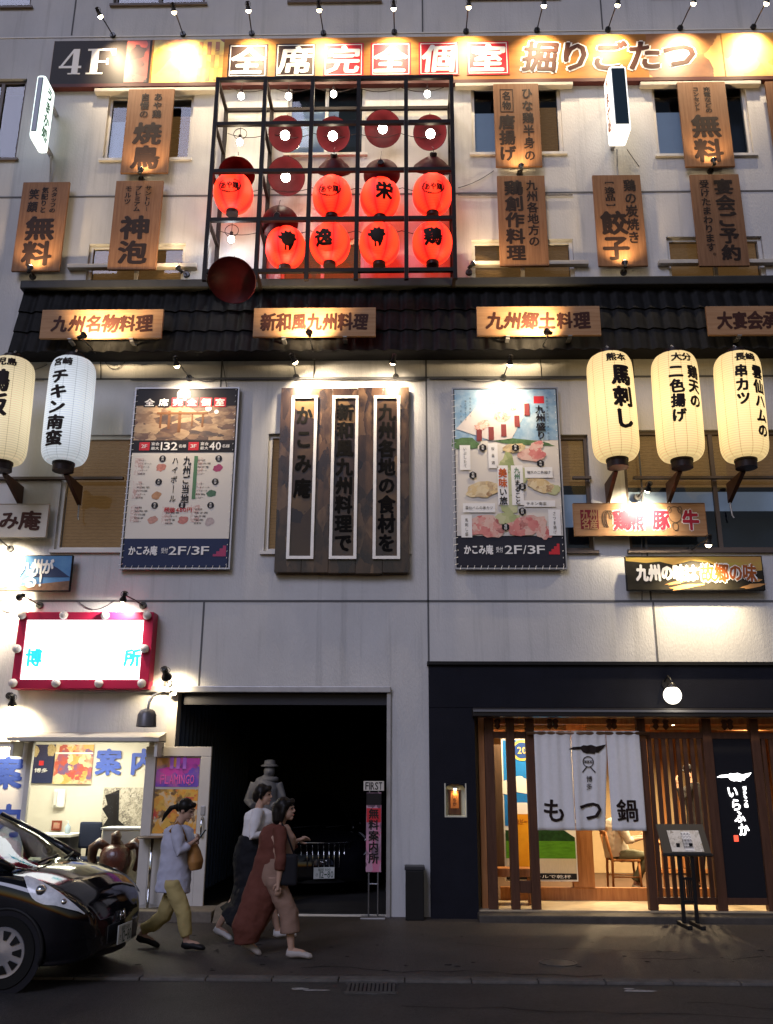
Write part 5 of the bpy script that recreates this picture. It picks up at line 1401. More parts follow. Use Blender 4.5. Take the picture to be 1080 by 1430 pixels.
g = MB(); col_text(g, '無料案内所', (q[0] + q[1]) / 2, q[3] - .2, q[2] + .1, .14, YF - .002, .03); g.obj('poster_lettering', M['print_black'], t)
for xx in (q[0] + .04, q[1] - .04): MB().cyl((xx, YF + .03, .02), (xx, YF + .03, p[2] if False else p[3] - .02), .010, 8).obj('post', M['steel'], t, 1)
MB().bev(q[0] - .06, q[1] + .06, YF - .1, YF + .16, 0, .02, .006).obj('base', M['steel'], t)
MB().cyl((q[0] + .04, YF + .03, q[2] - .15), (q[1] - .04, YF + .03, q[2] - .15), .008, 8).obj('crossbar', M['steel'], t)
q = RW(566.5, 1210, 592.5, 1281, -.33)
t = thing('waste_bin', 'tall black waste bin against the pale pier', 'bin', ((q[0] + q[1]) / 2, -.3, 0))
MB().bev(q[0], q[1], -.33, -.07, .0, q[3] - .05, .012).obj('bin_body', M['black'], t)
MB().bev(q[0] - .012, q[1] + .012, -.342, -.058, q[3] - .049, q[3], .01).obj('lid', mat('bin_lid', (.03, .03, .033), .4), t)

# ---------------------------------------------------------------- restaurant front
YR_ = -.14
RF = thing('restaurant_front', 'dark restaurant front with timber posts, lattice and an open porch', 'shopfront', (W(840, 1280, YR_).x, YR_, 0))
fa = RW(599, 929, 1080, 989, YR_)
px1 = W(666, 1140, YR_).x
RX_END = 8.7
MB().bev(fa[0], RX_END, YR_, -.003, fa[2] + .0, fa[3], .01).obj('fascia', M['navy'], RF)
cap_ = MB().box(fa[0] - .02, RX_END, YR_ - .05, -.003, fa[3] + .001, fa[3] + .045).obj('fascia_cap', M['black'], RF)
# pilaster with a niche
nch = RW(621, 1094, 652, 1141.5, YR_)
zt = fa[2] - .002
pl = MB()
pl.box(fa[0], nch[0], YR_, -.003, 0, zt); pl.box(nch[1], px1, YR_, -.003, 0, zt); pl.box(nch[0], nch[1], YR_, -.003, 0, nch[2]); pl.box(nch[0], nch[1], YR_, -.003, nch[3], zt)
pl.obj('pilaster', M['navy'], RF)
nz_ = mat('niche_cream', (.52, .50, .40), .6)
nb = MB(); nb.plate(nch[0], nch[1], nch[2], nch[3], -.006)
nb.box(nch[0] + .001, nch[0] + .018, YR_ - .004, -.008, nch[2], nch[3]); nb.box(nch[1] - .018, nch[1] - .001, YR_ - .004, -.008, nch[2], nch[3]); nb.box(nch[0] + .018, nch[1] - .018, YR_ - .004, -.008, nch[2], nch[2] + .02)
nb.obj('niche', nz_, RF)
ncx = (nch[0] + nch[1]) / 2
ar = MB(); ps = [(nch[0] + .018, nch[3] - .06)] + [(ncx + (nch[1] - nch[0] - .036) / 2 * math.cos(a), nch[3] - .06 + .05 * math.sin(a)) for a in [math.pi - math.pi * k / 10 for k in range(11)]] + [(nch[1] - .018, nch[3] - .06), (nch[1] - .018, nch[3] - .001), (nch[0] + .018, nch[3] - .001)]
ar.prism(ps[::-1], YR_ - .003, -.01); ar.obj('niche_arch', M['navy'], RF)
t = thing('name_plaque', 'lit orange wooden name plaque in the niche of the dark pilaster', 'plaque', (ncx, -.05, nch[2] + .03))
pq = RW(629.5, 1105, 641, 1129, -.06)
MB().bev(pq[0] - .03, pq[1] + .03, -.05, -.01, nch[2] + .03, pq[3] + .02, .006).obj('backing', M['darkwood'], t)
MB().bev(pq[0], pq[1], -.065, -.051, pq[2], pq[3], .004).obj('plaque', mat('orange_plaque', (.55, .17, .04), .5), t)
g = MB(); col_text(g, 'いらか', (pq[0] + pq[1]) / 2, pq[3] - .03, pq[2] + .03, .06, -.068, .01); g.obj('lettering', M['brown_ink'], t)
t = thing('niche_lamp', 'tiny lamp under the arch of the niche', 'lamp', (ncx, -.07, nch[3] - .08))
MB().cyl((ncx, -.07, nch[3] - .075), (ncx, -.07, nch[3] - .05), .03).obj('fitting', M['frame'], t)
MB().ball((ncx, -.07, nch[3] - .078), (.022, .022, .012)).obj('bulb', M['bulb_warm'], t, 1)
L = bpy.data.lights.new('lamp_light', 'SPOT'); L.energy = 6; L.color = (1, .86, .5); L.spot_size = R(120); L.spot_blend = .8; L.shadow_soft_size = .02
lo = bpy.data.objects.new('lamp_light', L); COL.objects.link(lo); lo.parent = t; lo.location = (0, -.0, -.02)
# beam under the fascia
bm_ = RW(660, 989, 1080, 1001, -.40)
MB().bev(W(661, 995, -.4).x, RX_END, -.40, YR_ - .003, bm_[2], bm_[3], .012).obj('canopy_beam', mat('canopy_black', (.02, .018, .018), .4), RF)
MB().box(W(661, 995, -.4).x, RX_END, -.42, -.401, bm_[2] + .06, bm_[2] + .09).obj('canopy_trim', mat('grey_trim', (.14, .14, .15), .4), RF)
FZ = .10
YPST = -.06
ptop = bm_[2] - .001
MB().bev(px1 - .02, RX_END, -.46, -.004, -.2, FZ - .012, .02).obj('front_step', M['step'] if False else mat('dark_step', (.07, .062, .055), .7, var=.4, vscale=6, bump=.3), RF)
MB().box(px1 - .0, RX_END, -.10, .949, FZ - .011, FZ + .006).obj('porch_floor', mat('porch_tiles', (.46, .37, .24), .5, var=.25, vscale=7), RF)
posts = [(680, 693), (711, 723), (739, 751.5), (899, 911), (992, 1005.5), (1061, 1073.5), (1140, 1153)]
PX = []
for a, b in posts:
    xa, xb = W(a, 1140, YPST).x, W(b, 1140, YPST).x; PX.append((xa, xb))
    MB().bev(xa, xb, YPST, YPST + .12, FZ + .007, ptop, .006).obj('post', M['darkwood'], RF)
lz0, lz1 = W(800, 1031, YPST).z, W(800, 1022, YPST).z
for (a, b) in zip(PX[:-1], PX[1:]):
    if a is PX[2]: continue
    MB().bev(a[1] + .001, b[0] - .001, YPST + .02, YPST + .10, lz0, lz1, .005).obj('rail', M['darkwood'], RF)
bz0_, bz1_ = W(950, 1264, YPST).z, W(950, 1254, YPST).z
for i in (3, 4, 5):
    MB().bev(PX[i][1] + .001, PX[i + 1][0] - .001, YPST + .02, YPST + .10, bz0_, bz1_, .005).obj('sill_rail', M['darkwood'], RF)
MB().bev(PX[1][1] + .001, PX[2][0] - .001, YPST + .02, YPST + .10, W(730, 1247, 0).z, W(730, 1230, 0).z, .005).obj('sill_rail', M['darkwood'], RF)
def slats(i, n):
    a, b = PX[i][1], PX[i + 1][0]
    for k in range(n):
        x = a + (b - a) * (k + .5) / n
        MB().box(x - .026, x + .026, YPST + .03, YPST + .075, bz1_ + .001, lz0 - .001).obj('slat', M['darkwood'], RF)
slats(3, 8); slats(5, 6)
# small pendants under the beam, the row of rafter tails
for k, px in enumerate((695, 768, 776, 851, 858, 916, 930, 1012, 1020)):
    x = W(px, 1012, YPST + .05).x; z = ptop
    MB().lathe([(.02, -.001), (.05, -.03), (.03, -.07), (.045, -.11), (.01, -.15)], 12, Matrix.Translation((x, YPST + .05, z))).obj('carved_drop', M['darkwood'], RF, 1)
MB().bev(px1, RX_END, .25, .36, W(800, 1012, .3).z, W(800, 1002, .3).z + .2, .01).obj('inner_beam', M['orangewood'], RF)
# interior
M['warmwall'] = mat('warm_plaster', (.52, .38, .22), .8, var=.2, vscale=2)
room('dining', px1 + .06, RX_END - .2, .225, 5.2, FZ, REST[3] + .02, M['warmwall'], mat('dark_floor', (.10, .06, .04), .5, var=.3), mat('timber_ceiling', (.28, .15, .07), .6, var=.4, vscale=4, stretch=(1, 8, 1)), RF)
YI = .95
sxa, sxb = W(752, 1250, YI).x, RX_END - .3
MB().bev(W(700, 1250, YI).x, sxb, YI, YI + .10, FZ + .001, W(860, 1240, YI).z, .008).obj('inner_sill', M['orangewood'], RF)
for a, b in ((800, 829), (912, 922), (1000, 1010)):
    xa, xb = W(a, 1200, YI).x, W(b, 1200, YI).x
    MB().bev(xa, xb, YI - .03, YI + .13, W(860, 1240, YI).z + .001, REST[3], .006).obj('inner_post', M['orangewood'], RF)
MB().bev(px1 + .07, sxb, YI, YI + .1, W(800, 1030, YI).z, W(800, 1019, YI).z, .006).obj('inner_lintel', M['orangewood'], RF)
for px in (672, 676): pass
MB().bev(px1 + .062, px1 + .16, .05, .3, FZ + .001, REST[3], .006).obj('side_post', M['orangewood'], RF)
MB().bev(W(684, 1130, .7).x, W(703, 1130, .7).x, .7, .75, W(690, 1212, .7).z, W(690, 1040, .7).z, .006).obj('wood_panel', mat('grey_brown_panel', (.10, .065, .045), .6, var=.4, vscale=4, stretch=(6, 6, .6)), RF)
bt = RW(672, 1212, 748, 1224, .45)
t = thing('bench', 'low timber bench behind the left porch posts', 'bench', ((bt[0] + bt[1]) / 2, .5, FZ))
MB().bev(bt[0], bt[1], .35, .65, bt[2], bt[3], .01).obj('seat', M['orangewood'], t)
for xx in (bt[0] + .05, bt[1] - .1): MB().bev(xx, xx + .06, .4, .6, FZ, bt[2] - .001, .006).obj('leg', M['orangewood'], t)
# beer poster panel
bp_ = RW(703, 1032, 803, 1231, .85)
a, b, c, d = bp_
t = thing('beer_panel', 'tall poster of a beer glass under a blue sky, inside the porch', 'poster', ((a + b) / 2, .85, c))
MB().bev(a, b, .85, .89, c, d, .006).obj('board', M['white_ink'], t)
sheet(t, 'sky_print', mat('print_bright_sky', (.02, .20, .60), .5, var=.3, vscale=1.5), a + .02, b - .02, c + (d - c) * .38, d - .02, .846)
m = MB()
for u, v, rx, rz in ((.10, .655, .12, .10), (.30, .66, .16, .11), (.24, .69, .10, .08), (.42, .64, .14, .07), (.06, .63, .12, .06), (.75, .41, .3, .05)): disc(m, a + (b - a) * u, c + (d - c) * v, rx, rz, .843 - .0004 * u, 16, 0, .12)
m.obj('cloud_print', M['white_ink'], t)
m = MB(); m.add([(a + (b - a) * u, .841, c + (d - c) * v) for u, v in ((.02, .26), (.98, .26), (.98, .30), (.85, .345), (.68, .375), (.45, .36), (.2, .34), (.02, .35))], [tuple(range(8))]); m.obj('hill_print', mat('print_dark_hill', (.02, .07, .02), .5, var=.6, vscale=12), t)
sheet(t, 'field_print', mat('print_field', (.10, .30, .02), .5, var=.4, vscale=6, stretch=(1, 1, 5)), a + .02, b - .02, c + (d - c) * .155, c + (d - c) * .275, .838)
sheet(t, 'table_print', mat('print_table', (.58, .50, .38), .5, var=.15, vscale=8, stretch=(8, 1, 1)), a + .02, b - .02, c + .11, c + (d - c) * .155, .838)
sheet(t, 'black_band', M['print_black'], a + .02, b - .02, c + .025, c + .108, .838)
g = MB(); row_text(g, 'ビールで乾杯', a + .3, b - .1, c + .065, .05, .834, 0); g.obj('band_lettering', M['white_ink'], t)
gx = W(733, 1180, .84).x
m = MB(); m.prism([(gx - .16, c + .13), (gx + .15, c + .13), (gx + .19, W(733, 1137, .84).z), (gx - .19, W(733, 1137, .84).z)], .828, .833); m.obj('beer_print', mat('print_amber', (.70, .34, .02), .4, var=.4, vscale=3, col2=(.60, .22, .01)), t)
m = MB(); m.prism([(gx - .19, W(733, 1137, .84).z), (gx + .19, W(733, 1137, .84).z), (gx + .195, W(733, 1124, .84).z), (gx + .1, W(733, 1121, .84).z), (gx - .1, W(733, 1121, .84).z), (gx - .195, W(733, 1124, .84).z)], .828, .833); m.obj('foam_print', M['white_ink'], t)
g = MB(); row_text(g, '生ビール', gx - .12, gx + .12, W(733, 1147, .84).z, .07, .824, .02); g.obj('glass_lettering', mat('print_brown_red', (.25, .05, .02), .5), t)
cx_, cz_ = W(729, 1048, .84).x, W(729, 1048, .84).z
m = MB(); disc(m, cx_, cz_, .15, .15, .840, 28); m.obj('medal_print', mat('print_gold', (.60, .46, .12), .5), t)
m = MB(); disc(m, cx_, cz_, .115, .115, .836, 28); m.obj('medal_disc', mat('print_deep_blue', (.02, .06, .25), .5), t)
g = MB(); row_text(g, '20', cx_ - .07, cx_ + .07, cz_, .13, .832, .02); g.obj('medal_lettering', mat('print_gold2', (.62, .50, .15), .5), t)
# inside furniture, ceiling downlights
for i, (px, Y, e) in enumerate(((703, .40, 26), (747, .40, 26), (789, .40, 26), (880, .40, 26), (960, 1.8, 110), (1045, 1.0, 80), (830, 3.2, 160), (940, 3.4, 160), (870, 1.7, 80))):
    zc = REST[3] + .005; x = W(px, 1006, Y).x
    t = thing('downlight', 'small ceiling downlight inside the restaurant', 'lamp', (x, Y, zc), 'ceiling downlights of the restaurant')
    MB().lathe([(.07, 0), (.075, -.02), (.05, -.025), (.045, -.01)], 18, Matrix.Translation((x, Y, zc))).obj('rim', M['black'], t, 40)
    MB().ball((x, Y, zc - .03), (.035, .035, .02)).obj('bulb', M['bulb_warm'], t, 1)
    L = bpy.data.lights.new('lamp_light', 'SPOT'); L.energy = e * 3.2; L.color = (1, .74, .42); L.spot_size = R(150); L.spot_blend = .9; L.shadow_soft_size = .06
    lo = bpy.data.objects.new('lamp_light', L); COL.objects.link(lo); lo.parent = t; lo.location = (0, 0, -.06)
# back wall shelf of the dining room
MB().bev(W(900, 1100, 4.9).x, W(1075, 1100, 4.9).x, 4.9, 5.19, W(950, 1215, 4.9).z - .06, W(950, 1215, 4.9).z, .006).obj('wall_shelf', M['orangewood'], RF)
m = MB()
for x in [W(905 + 22 * k, 1100, 5.1).x for k in range(9)]: m.box(x - .03, x + .03, 5.1, 5.19, FZ + .1, REST[3] - .1)
m.obj('wall_studs', M['orangewood'], RF)
# cafe chair
def cafe_chair(x, y, z, label, rz):
    t = thing('wooden_chair', label, 'chair', (x, y, z))
    Mx = Matrix.Translation((x, y, z)) @ Matrix.Rotation(rz, 4, 'Z')
    wd = M['orangewood']
    def P3(a, b, c): return Mx @ Vector((a, b, c))
    def obj(mb, n, s=1): return mb.obj(n, wd, t, s)
    obj(MB().bev(-.21, .21, -.21, .21, .42, .455, .02, Mx), 'seat', 0)
    for sx, sy in ((1, 1), (1, -1)): obj(MB().tube([P3(.18, sy * .18, .42), P3(.20, sy * .20, 0)], [.02, .015], 10), 'leg')
    for sy in (1, -1): obj(MB().tube([P3(-.30, sy * .20, .84), P3(-.22, sy * .19, .45), P3(-.23, sy * .20, 0)], [.016, .022, .016], 10), 'back_leg')
    obj(MB().tube([P3(-.30, -.21, .82), P3(-.33, 0, .84), P3(-.30, .21, .82)], [(.012, .035), (.012, .04), (.012, .035)], 10), 'top_rail')
    for sy in (-.1, 0, .1): obj(MB().tube([P3(-.30, sy, .82), P3(-.22, sy, .455)], .010, 8), 'spindle')
    for sy in (-1, 1): obj(MB().tube([P3(.19, sy * .19, .2), P3(-.225, sy * .195, .2)], .010, 8), 'stretcher')
    return t
chx = W(872, 1205, 2.0).x
cafe_chair(chx, 2.0, W(872, 1243, 2.0).z, 'light wooden chair with the seated customer behind the curtain', 0)
t = thing('dining_table', 'wooden dining table beside the seated customer', 'table', (chx + .85, 2.0, FZ))
tzz = FZ + .75
MB().bev(chx + .45, chx + 1.35, 1.6, 2.4, tzz - .04, tzz, .01).obj('table_top', M['orangewood'], t)
for sx, sy in ((.5, 1.65), (1.25, 1.65), (.5, 2.3), (1.25, 2.3)): MB().bev(chx + sx, chx + sx + .05, sy, sy + .05, FZ + .0, tzz - .041, .004).obj('leg', M['orangewood'], t)
# dark sign panel with lit letters
a, b = PX[4][1] + .004, PX[5][0] - .004
c, d = bz1_ + .001, lz0 - .001
t = thing('lit_name_panel', 'black panel between timber posts with a glowing white bird and vertical writing', 'sign', ((a + b) / 2, 0, c))
MB().box(a, b, YPST + .03, YPST + .06, c, d).obj('panel', M['blackmatte'], t)
yl = YPST + .024
M['lit_white'] = glow('lit_white_letter', (1, .97, .95), 3.0)
def bird(mb, cx, cz, s, y):
    pts = [(-1, -.02), (-.75, .08), (-.35, .10), (-.2, .16), (.0, .14), (.2, .18), (.45, .10), (1, .20), (.82, .02), (.62, -.06), (.55, -.16), (.40, -.14), (.34, -.22), (.1, -.18), (-.05, -.20), (-.25, -.14), (-.35, -.02), (-.7, -.04)]
    mb.add([(cx + x * s, y, cz + z * s * 1.2) for x, z in pts], [tuple(range(len(pts)))])
g = MB(); bc = W(1026, 1085, yl); bird(g, bc.x, bc.z, .24, yl); g.obj('bird_emblem', M['lit_white'], t)
g = MB(); tp, bt_ = W(1030, 1098, yl), W(1030, 1167, yl)
for ch, u, dx in (('い', .12, -.07), ('ら', .38, -.04), ('ふ', .62, -.01), ('か', .88, .03)): put_char(g, ch, tp.x - .0 + dx, tp.z + (bt_.z - tp.z) * u, .15, .17, yl, .035, .05)
g.obj('lettering', M['lit_white'], t)
g = MB(); col_text(g, '博多もつ鍋', W(1039, 1110, yl).x + .02, W(1039, 1098, yl).z, W(1039, 1128, yl).z, .055, yl, .02); g.obj('small_lettering', M['lit_white'], t)
g = MB(); q = W(1028.5, 1171, yl); g.box(q.x - .03, q.x + .03, yl - .004, yl, q.z - .04, q.z + .04); g.obj('red_seal', glow('lit_red_seal', (1, .10, .05), 1.2), t)
# noren
YN = -.13
rodz = W(820, 1024, YN).z
ra, rb_ = W(736, 1024, YN).x, W(907, 1024, YN).x
NOR = thing('noren_curtain', 'white three panel entrance curtain with black writing, hung from a rod', 'curtain', ((ra + rb_) / 2, YN, rodz))
MB().cyl((ra, YN, rodz), (rb_, YN, rodz), .022, 12).obj('rod', mat('bronze_rod', (.20, .11, .06), .3, .6), NOR, 1)
M['cloth'] = mat('white_linen', (.74, .72, .70), .85, var=.08, vscale=20, bump=.12, bscale=160)
xs = [W(p, 1090, YN).x for p in (748, 800.5, 850.5, 898)]
zb_ = W(825, 1160, YN).z
def yfold(x, z): 
    q = (rodz - z) / (rodz - zb_)
    return YN + .012 * math.sin(x * 21) * (.4 + q) + .010 * math.sin(x * 47 + 1) * (1 - q * .7) - .01
for i in range(3):
    a, b = xs[i] + .004, xs[i + 1] - .004
    nx, nz = 22, 26; rg = []
    for j in range(nz + 1):
        q = j / nz; z = rodz + .03 + (zb_ - rodz - .03) * q
        sh_ = 0 if i != 1 else -.10 * max(0, q - .25)            # the middle flap is blown aside
        pin = .0 if i != 1 else .0
        rg.append([Vector((a + (b - a) * k / nx + (sh_ * (k / nx) if i == 1 else 0), yfold(a + (b - a) * k / nx, z) + (.03 * q * (k / nx) if i == 1 else 0), z)) for k in range(nx + 1)])
    o = MB().rings(rg, cap=False, closed=False).obj('curtain_panel', M['cloth'], NOR, 1)
    md = o.modifiers.new('thick', 'SOLIDIFY'); md.thickness = .004; md.offset = 1
def noren_ink(mb):
    out = wrapY(mb); return out
def wrapY(mb):
    bm = bmesh.new(); vs = [bm.verts.new(p) for p in mb.v]
    for f in mb.f:
        try: bm.faces.new([vs[i] for i in f])
        except ValueError: pass
    bmesh.ops.triangulate(bm, faces=bm.faces[:])
    for _ in range(2):
        lg = [e for e in bm.edges if e.calc_length() > .04]
        if not lg: break
        bmesh.ops.subdivide_edges(bm, edges=lg, cuts=1); bmesh.ops.triangulate(bm, faces=bm.faces[:])
    for v in bm.verts: v.co.y = yfold(v.co.x, v.co.z) - .011 + v.co.y
    return MB().frombm(bm)
g = MB()
for ch, px, py, s in (('も', 774, 1132, .33), ('つ', 825, 1132, .33), ('鍋', 876, 1132, .30)):
    q = W(px, py, YN); put_char(g, ch, q.x, q.z, s, s, 0, .022)
q = W(820.5, 1046, YN); bird(g, q.x, q.z, .26, 0)
for ch, py in (('博', 1088), ('多', 1098.5)): q = W(823, py, YN); put_char(g, ch, q.x, q.z, .085, .085, 0, .01)
q = W(821.5, 1064, YN)
n = 24
for k in range(n):
    a0, a1 = 2 * math.pi * k / n, 2 * math.pi * (k + 1) / n
    g.add([(q.x + r_ * math.cos(a), 0, q.z + r_ * math.sin(a)) for r_, a in ((.075, a0), (.075, a1), (.064, a1), (.064, a0))], [(0, 1, 2, 3)])
for dz_ in (.012, -.012): g.plate(q.x - .062, q.x + .062, q.z + dz_ - .004, q.z + dz_ + .004, 0)
for dx in (-.035, 0, .035): g.plate(q.x + dx - .005, q.x + dx + .005, q.z - .012, q.z + .012, .0003)
for s_ in (-1, 1): g.add([(q.x + s_ * .02, 0, q.z - .07), (q.x + s_ * .032, 0, q.z - .065), (q.x + s_ * .095, 0, q.z - .14), (q.x + s_ * .075, 0, q.z - .14)], [(0, 1, 2, 3)])
wrapY(g).obj('lettering', M['ink'], NOR)
# globe lamp
gb, gc = W(931, 956, YR_), W(939.5, 971, YR_ - .22)
t = thing('globe_lamp', 'glowing white globe lamp on a black bracket over the restaurant entrance', 'lamp', gb)
MB().cyl(gb, gb + Vector((0, -.04, 0)), .07, 18).obj('base', M['lampblack'], t, 40)
MB().tube([gb + Vector((-.03, -.03, .04)), gb + Vector((-.01, -.14, .10)), gc + Vector((0, 0, .20)), gc + Vector((0, 0, .12))], .014, 8).obj('bracket', M['lampblack'], t, 1)
MB().lathe([(.03, .17), (.06, .14), (.065, .10)], 16, Matrix.Translation(gc)).obj('holder', M['lampblack'], t, 40)
MB().ball(gc, .122, 24, 14).obj('globe', glow('lit_globe', (1, .93, .78), 2.6), t, 1)
point_light(t, gc + Vector((0, -.15, -.05)), 5, (1, .88, .65), .10)
# menu stand
YM = -.72
tl, tr, bl, br_ = W(917, 1151, YM + .10), W(981, 1151, YM + .10), W(927, 1192, YM - .04), W(994, 1192, YM - .04)
cxm = (bl.x + br_.x) / 2
w_ = (tr - tl).length / 2 * 1.02
ctr = (tl + tr + bl + br_) / 4
t = thing('menu_stand', 'black wooden menu stand with a lit open menu in front of the lattice', 'menu stand', (cxm, YM, 0))
up = ((tl + tr) - (bl + br_)).normalized(); rt_ = Vector((1, 0, 0)); nn = rt_.cross(up)
hgt = ((tl + tr) / 2 - (bl + br_) / 2).length / 2
Mx = Matrix(((rt_.x, nn.x, up.x, ctr.x), (rt_.y, nn.y, up.y, ctr.y), (rt_.z, nn.z, up.z, ctr.z), (0, 0, 0, 1)))
if (Mx.to_3x3() @ Vector((0, 1, 0))).y > 0: s_ = -1
else: s_ = 1
def bx_(mb, x0, x1, y0, y1, z0, z1): return mb.box(x0, x1, min(s_ * y0, s_ * y1), max(s_ * y0, s_ * y1), z0, z1, Mx)
bx_(MB(), -w_, w_, -.03, 0, -hgt, hgt).obj('board', mat('dark_olive_board', (.07, .06, .045), .5), t)
f = MB(); bx_(f, -w_ - .012, w_ + .012, -.03, .012, -hgt - .03, -hgt - .001); f.obj('ledge', M['black'], t)
bx_(MB(), -w_ * .62, w_ * .72, .002, .008, -hgt * .9, hgt * .55).obj('menu_page', patch_mat('print_menu', [(.30, .26, .2), (.60, .56, .48), (.66, .62, .55), (.42, .34, .24)], 20), t)
bx_(MB(), -w_ * .05, w_ * .32, .009, .012, -hgt * .82, hgt * .45).obj('menu_leaf', M['white_ink'], t)
g = MB()
for k in range(3): 
    q = MB(); col_text(q, 'もつ鍋御膳', w_ * (.24 - .13 * k), hgt * .4, -hgt * .7, .05, 0, 0)
    g.add([Mx @ Vector((p[0], s_ * .0135, p[2])) for p in q.v], q.f)
g.obj('menu_lettering', M['print_black'], t)
lx0, lx1 = W(952, 1240, YM).x, W(970, 1240, YM).x
zc = (bl.z + br_.z) / 2
for xx in (lx0, lx1): MB().bev(xx - .022, xx + .022, YM - .02, YM + .02, .05, zc + .12, .004).obj('leg', M['black'], t)
for k in range(6):
    xx = lx0 + (lx1 - lx0) * (k + .7) / 6.4; MB().box(xx - .006, xx + .006, YM - .008, YM + .008, .30, .55).obj('spindle', M['black'], t)
for z in (.28, .55, .9): MB().box(lx0 + .023, lx1 - .023, YM - .012, YM + .012, z, z + .03).obj('crossbar', M['black'], t)
for xx in (lx0, lx1): MB().bev(xx - .03, xx + .03, YM - .24, YM + .24, 0, .05, .008).obj('foot', M['black'], t)
# street ironwork
c_ = G(780, 1345, .0)
t = thing('manhole_cover', 'small round iron cover in the pavement before the restaurant', 'manhole', c_)
M['iron'] = mat('worn_iron', (.09, .085, .08), .45, .5, var=.5, vscale=20, bump=.5, bscale=60)
MB().lathe([(0, .001), (.165, .001), (.165, .006), (.14, .007), (0, .007)], 28, Matrix.Translation(c_)).obj('cover', M['iron'], t, 30)
MB().lathe([(.19, .0005), (.19, .008), (.168, .008), (.168, .0005)], 28, Matrix.Translation(c_)).obj('rim', M['iron'], t, 30)
a, b = G(487, 1381, -.01), G(550, 1381, -.01); dy = (G(520, 1375, -.01).y - G(520, 1387, -.01).y)
t = thing('drain_grate', 'iron slotted drain grate at the road edge', 'grate', ((a.x + b.x) / 2, a.y, -.01))
MB().box(a.x, b.x, a.y - dy / 2, a.y + dy / 2, -.011, -.0065).obj('pit', M['blackmatte'], t)
fr = MB(); fr.box(a.x - .03, b.x + .03, a.y - dy / 2 - .03, a.y - dy / 2 - .001, -.0115, .006); fr.box(a.x - .03, b.x + .03, a.y + dy / 2 + .001, a.y + dy / 2 + .03, -.0115, .006); fr.obj('frame', M['iron'], t)
m = MB(); n = 11
for k in range(n + 1): x = a.x + (b.x - a.x) * k / n; m.box(x - .011, x + .011, a.y - dy / 2, a.y + dy / 2, -.006, .004)
m.obj('bars', M['iron'], t)
# ================================================================ people
M['skin'] = mat('skin', (.40, .25, .18), .5, var=.12, vscale=12)
M['hair'] = mat('black_hair', (.010, .008, .007), .42, var=.4, vscale=30, stretch=(6, 6, 1))
M['eye'] = mat('dark_eye', (.01, .008, .008), .2)
M['lip'] = mat('lips', (.32, .10, .09), .5)
def hand(mb, wr, d, palm, ln=.17, curl=.6, side=1):
    """palm and five fingers from the wrist wr, pointing along d, palm facing `palm`"""
    d = d.normalized(); palm = (palm - d * palm.dot(d)).normalized(); ac = d.cross(palm) * side
    mb.tube([wr - d * .01, wr + d * .03, wr + d * .075, wr + d * .09], [(.021, .021), (.026, .019), (.032, .017), (.028, .014)], 12)
    for k, (o, l) in enumerate(((-.026, .062), (-.009, .074), (.009, .078), (.026, .070))):
        p = wr + d * (.08 if k else .074) + ac * o; q = curl * (1.15 - .1 * k)
        d1 = (d * math.cos(q * .5) + palm * math.sin(q * .5)); d2 = (d * math.cos(q * 1.2) + palm * math.sin(q * 1.2)); d3 = (d * math.cos(q * 1.7) + palm * math.sin(q * 1.7))
        p1 = p + d1 * l * .45; p2 = p1 + d2 * l * .32
        mb.tube([p - d * .012, p, p1, p2, p2 + d3 * l * .25], [.009, .0092, .0086, .008, .0055], 8)
    p = wr + d * .025 + ac * .022
    mb.tube([p - ac * .008, p + ac * .018 + d * .02 + palm * .012, p + ac * .026 + d * .05 + palm * .025, p + ac * .022 + d * .07 + palm * .035], [.012, .012, .010, .007], 8)
def head_shape(mb, c, f, tilt=0.0):
    """head centred on c looking along f (unit, horizontal), chin dropped by tilt"""
    f = f.normalized(); up = Vector((0, 0, 1)); f = (f - up * math.sin(tilt)).normalized(); s = f.cross(Vector((0, 0, 1))).normalized(); up = s.cross(f)
    B = Matrix(((s.x, f.x, up.x), (s.y, f.y, up.y), (s.z, f.z, up.z)))
    def P(x, y, z): return c + B @ Vector((x, y, z))
    mb.ball(c + B @ Vector((0, -.012, .02)), (.072, .09, .092), 20, 14, B.to_4x4())
    mb.ball(c + B @ Vector((0, .018, -.045)), (.058, .068, .068), 18, 12, B.to_4x4())
    mb.tube([P(0, .06, -.085), P(0, .082, -.098)], [.028, .018], 10)
    mb.tube([P(0, .078, .012), P(0, .098, -.018), P(0, .092, -.03)], [.010, .015, .012], 10)          # nose
    mb.tube([P(-.02, .078, -.056), P(0, .088, -.056), P(.02, .078, -.056)], [.007, .010, .007], 8)     # lips
    mb.tube([P(-.03, .077, .03), P(0, .084, .027), P(.03, .077, .03)], [.012, .010, .012], 8)          # brow
    for q in (-1, 1): mb.ball(P(q * .072, -.005, -.01), (.012, .022, .032), 10, 8, B.to_4x4())
    return P, B
def face_bits(t, P, lipcol=True):
    e = MB()
    for q in (-1, 1): e.ball(P(q * .030, .0755, .008), (.011, .009, .007), 10, 8)
    e.obj('eyes', M['eye'], t, 1)
    m = MB(); m.tube([P(-.019, .084, -.057), P(0, .0935, -.056), P(.019, .084, -.057)], [.004, .0065, .004], 8); m.obj('lips', M['lip'], t, 1)
    m = MB()
    for q in (-1, 1): m.tube([P(q * .014, .086, .036), P(q * .032, .081, .041), P(q * .047, .068, .036)], .0035, 6)
    m.obj('eyebrows', M['hair'], t, 1)
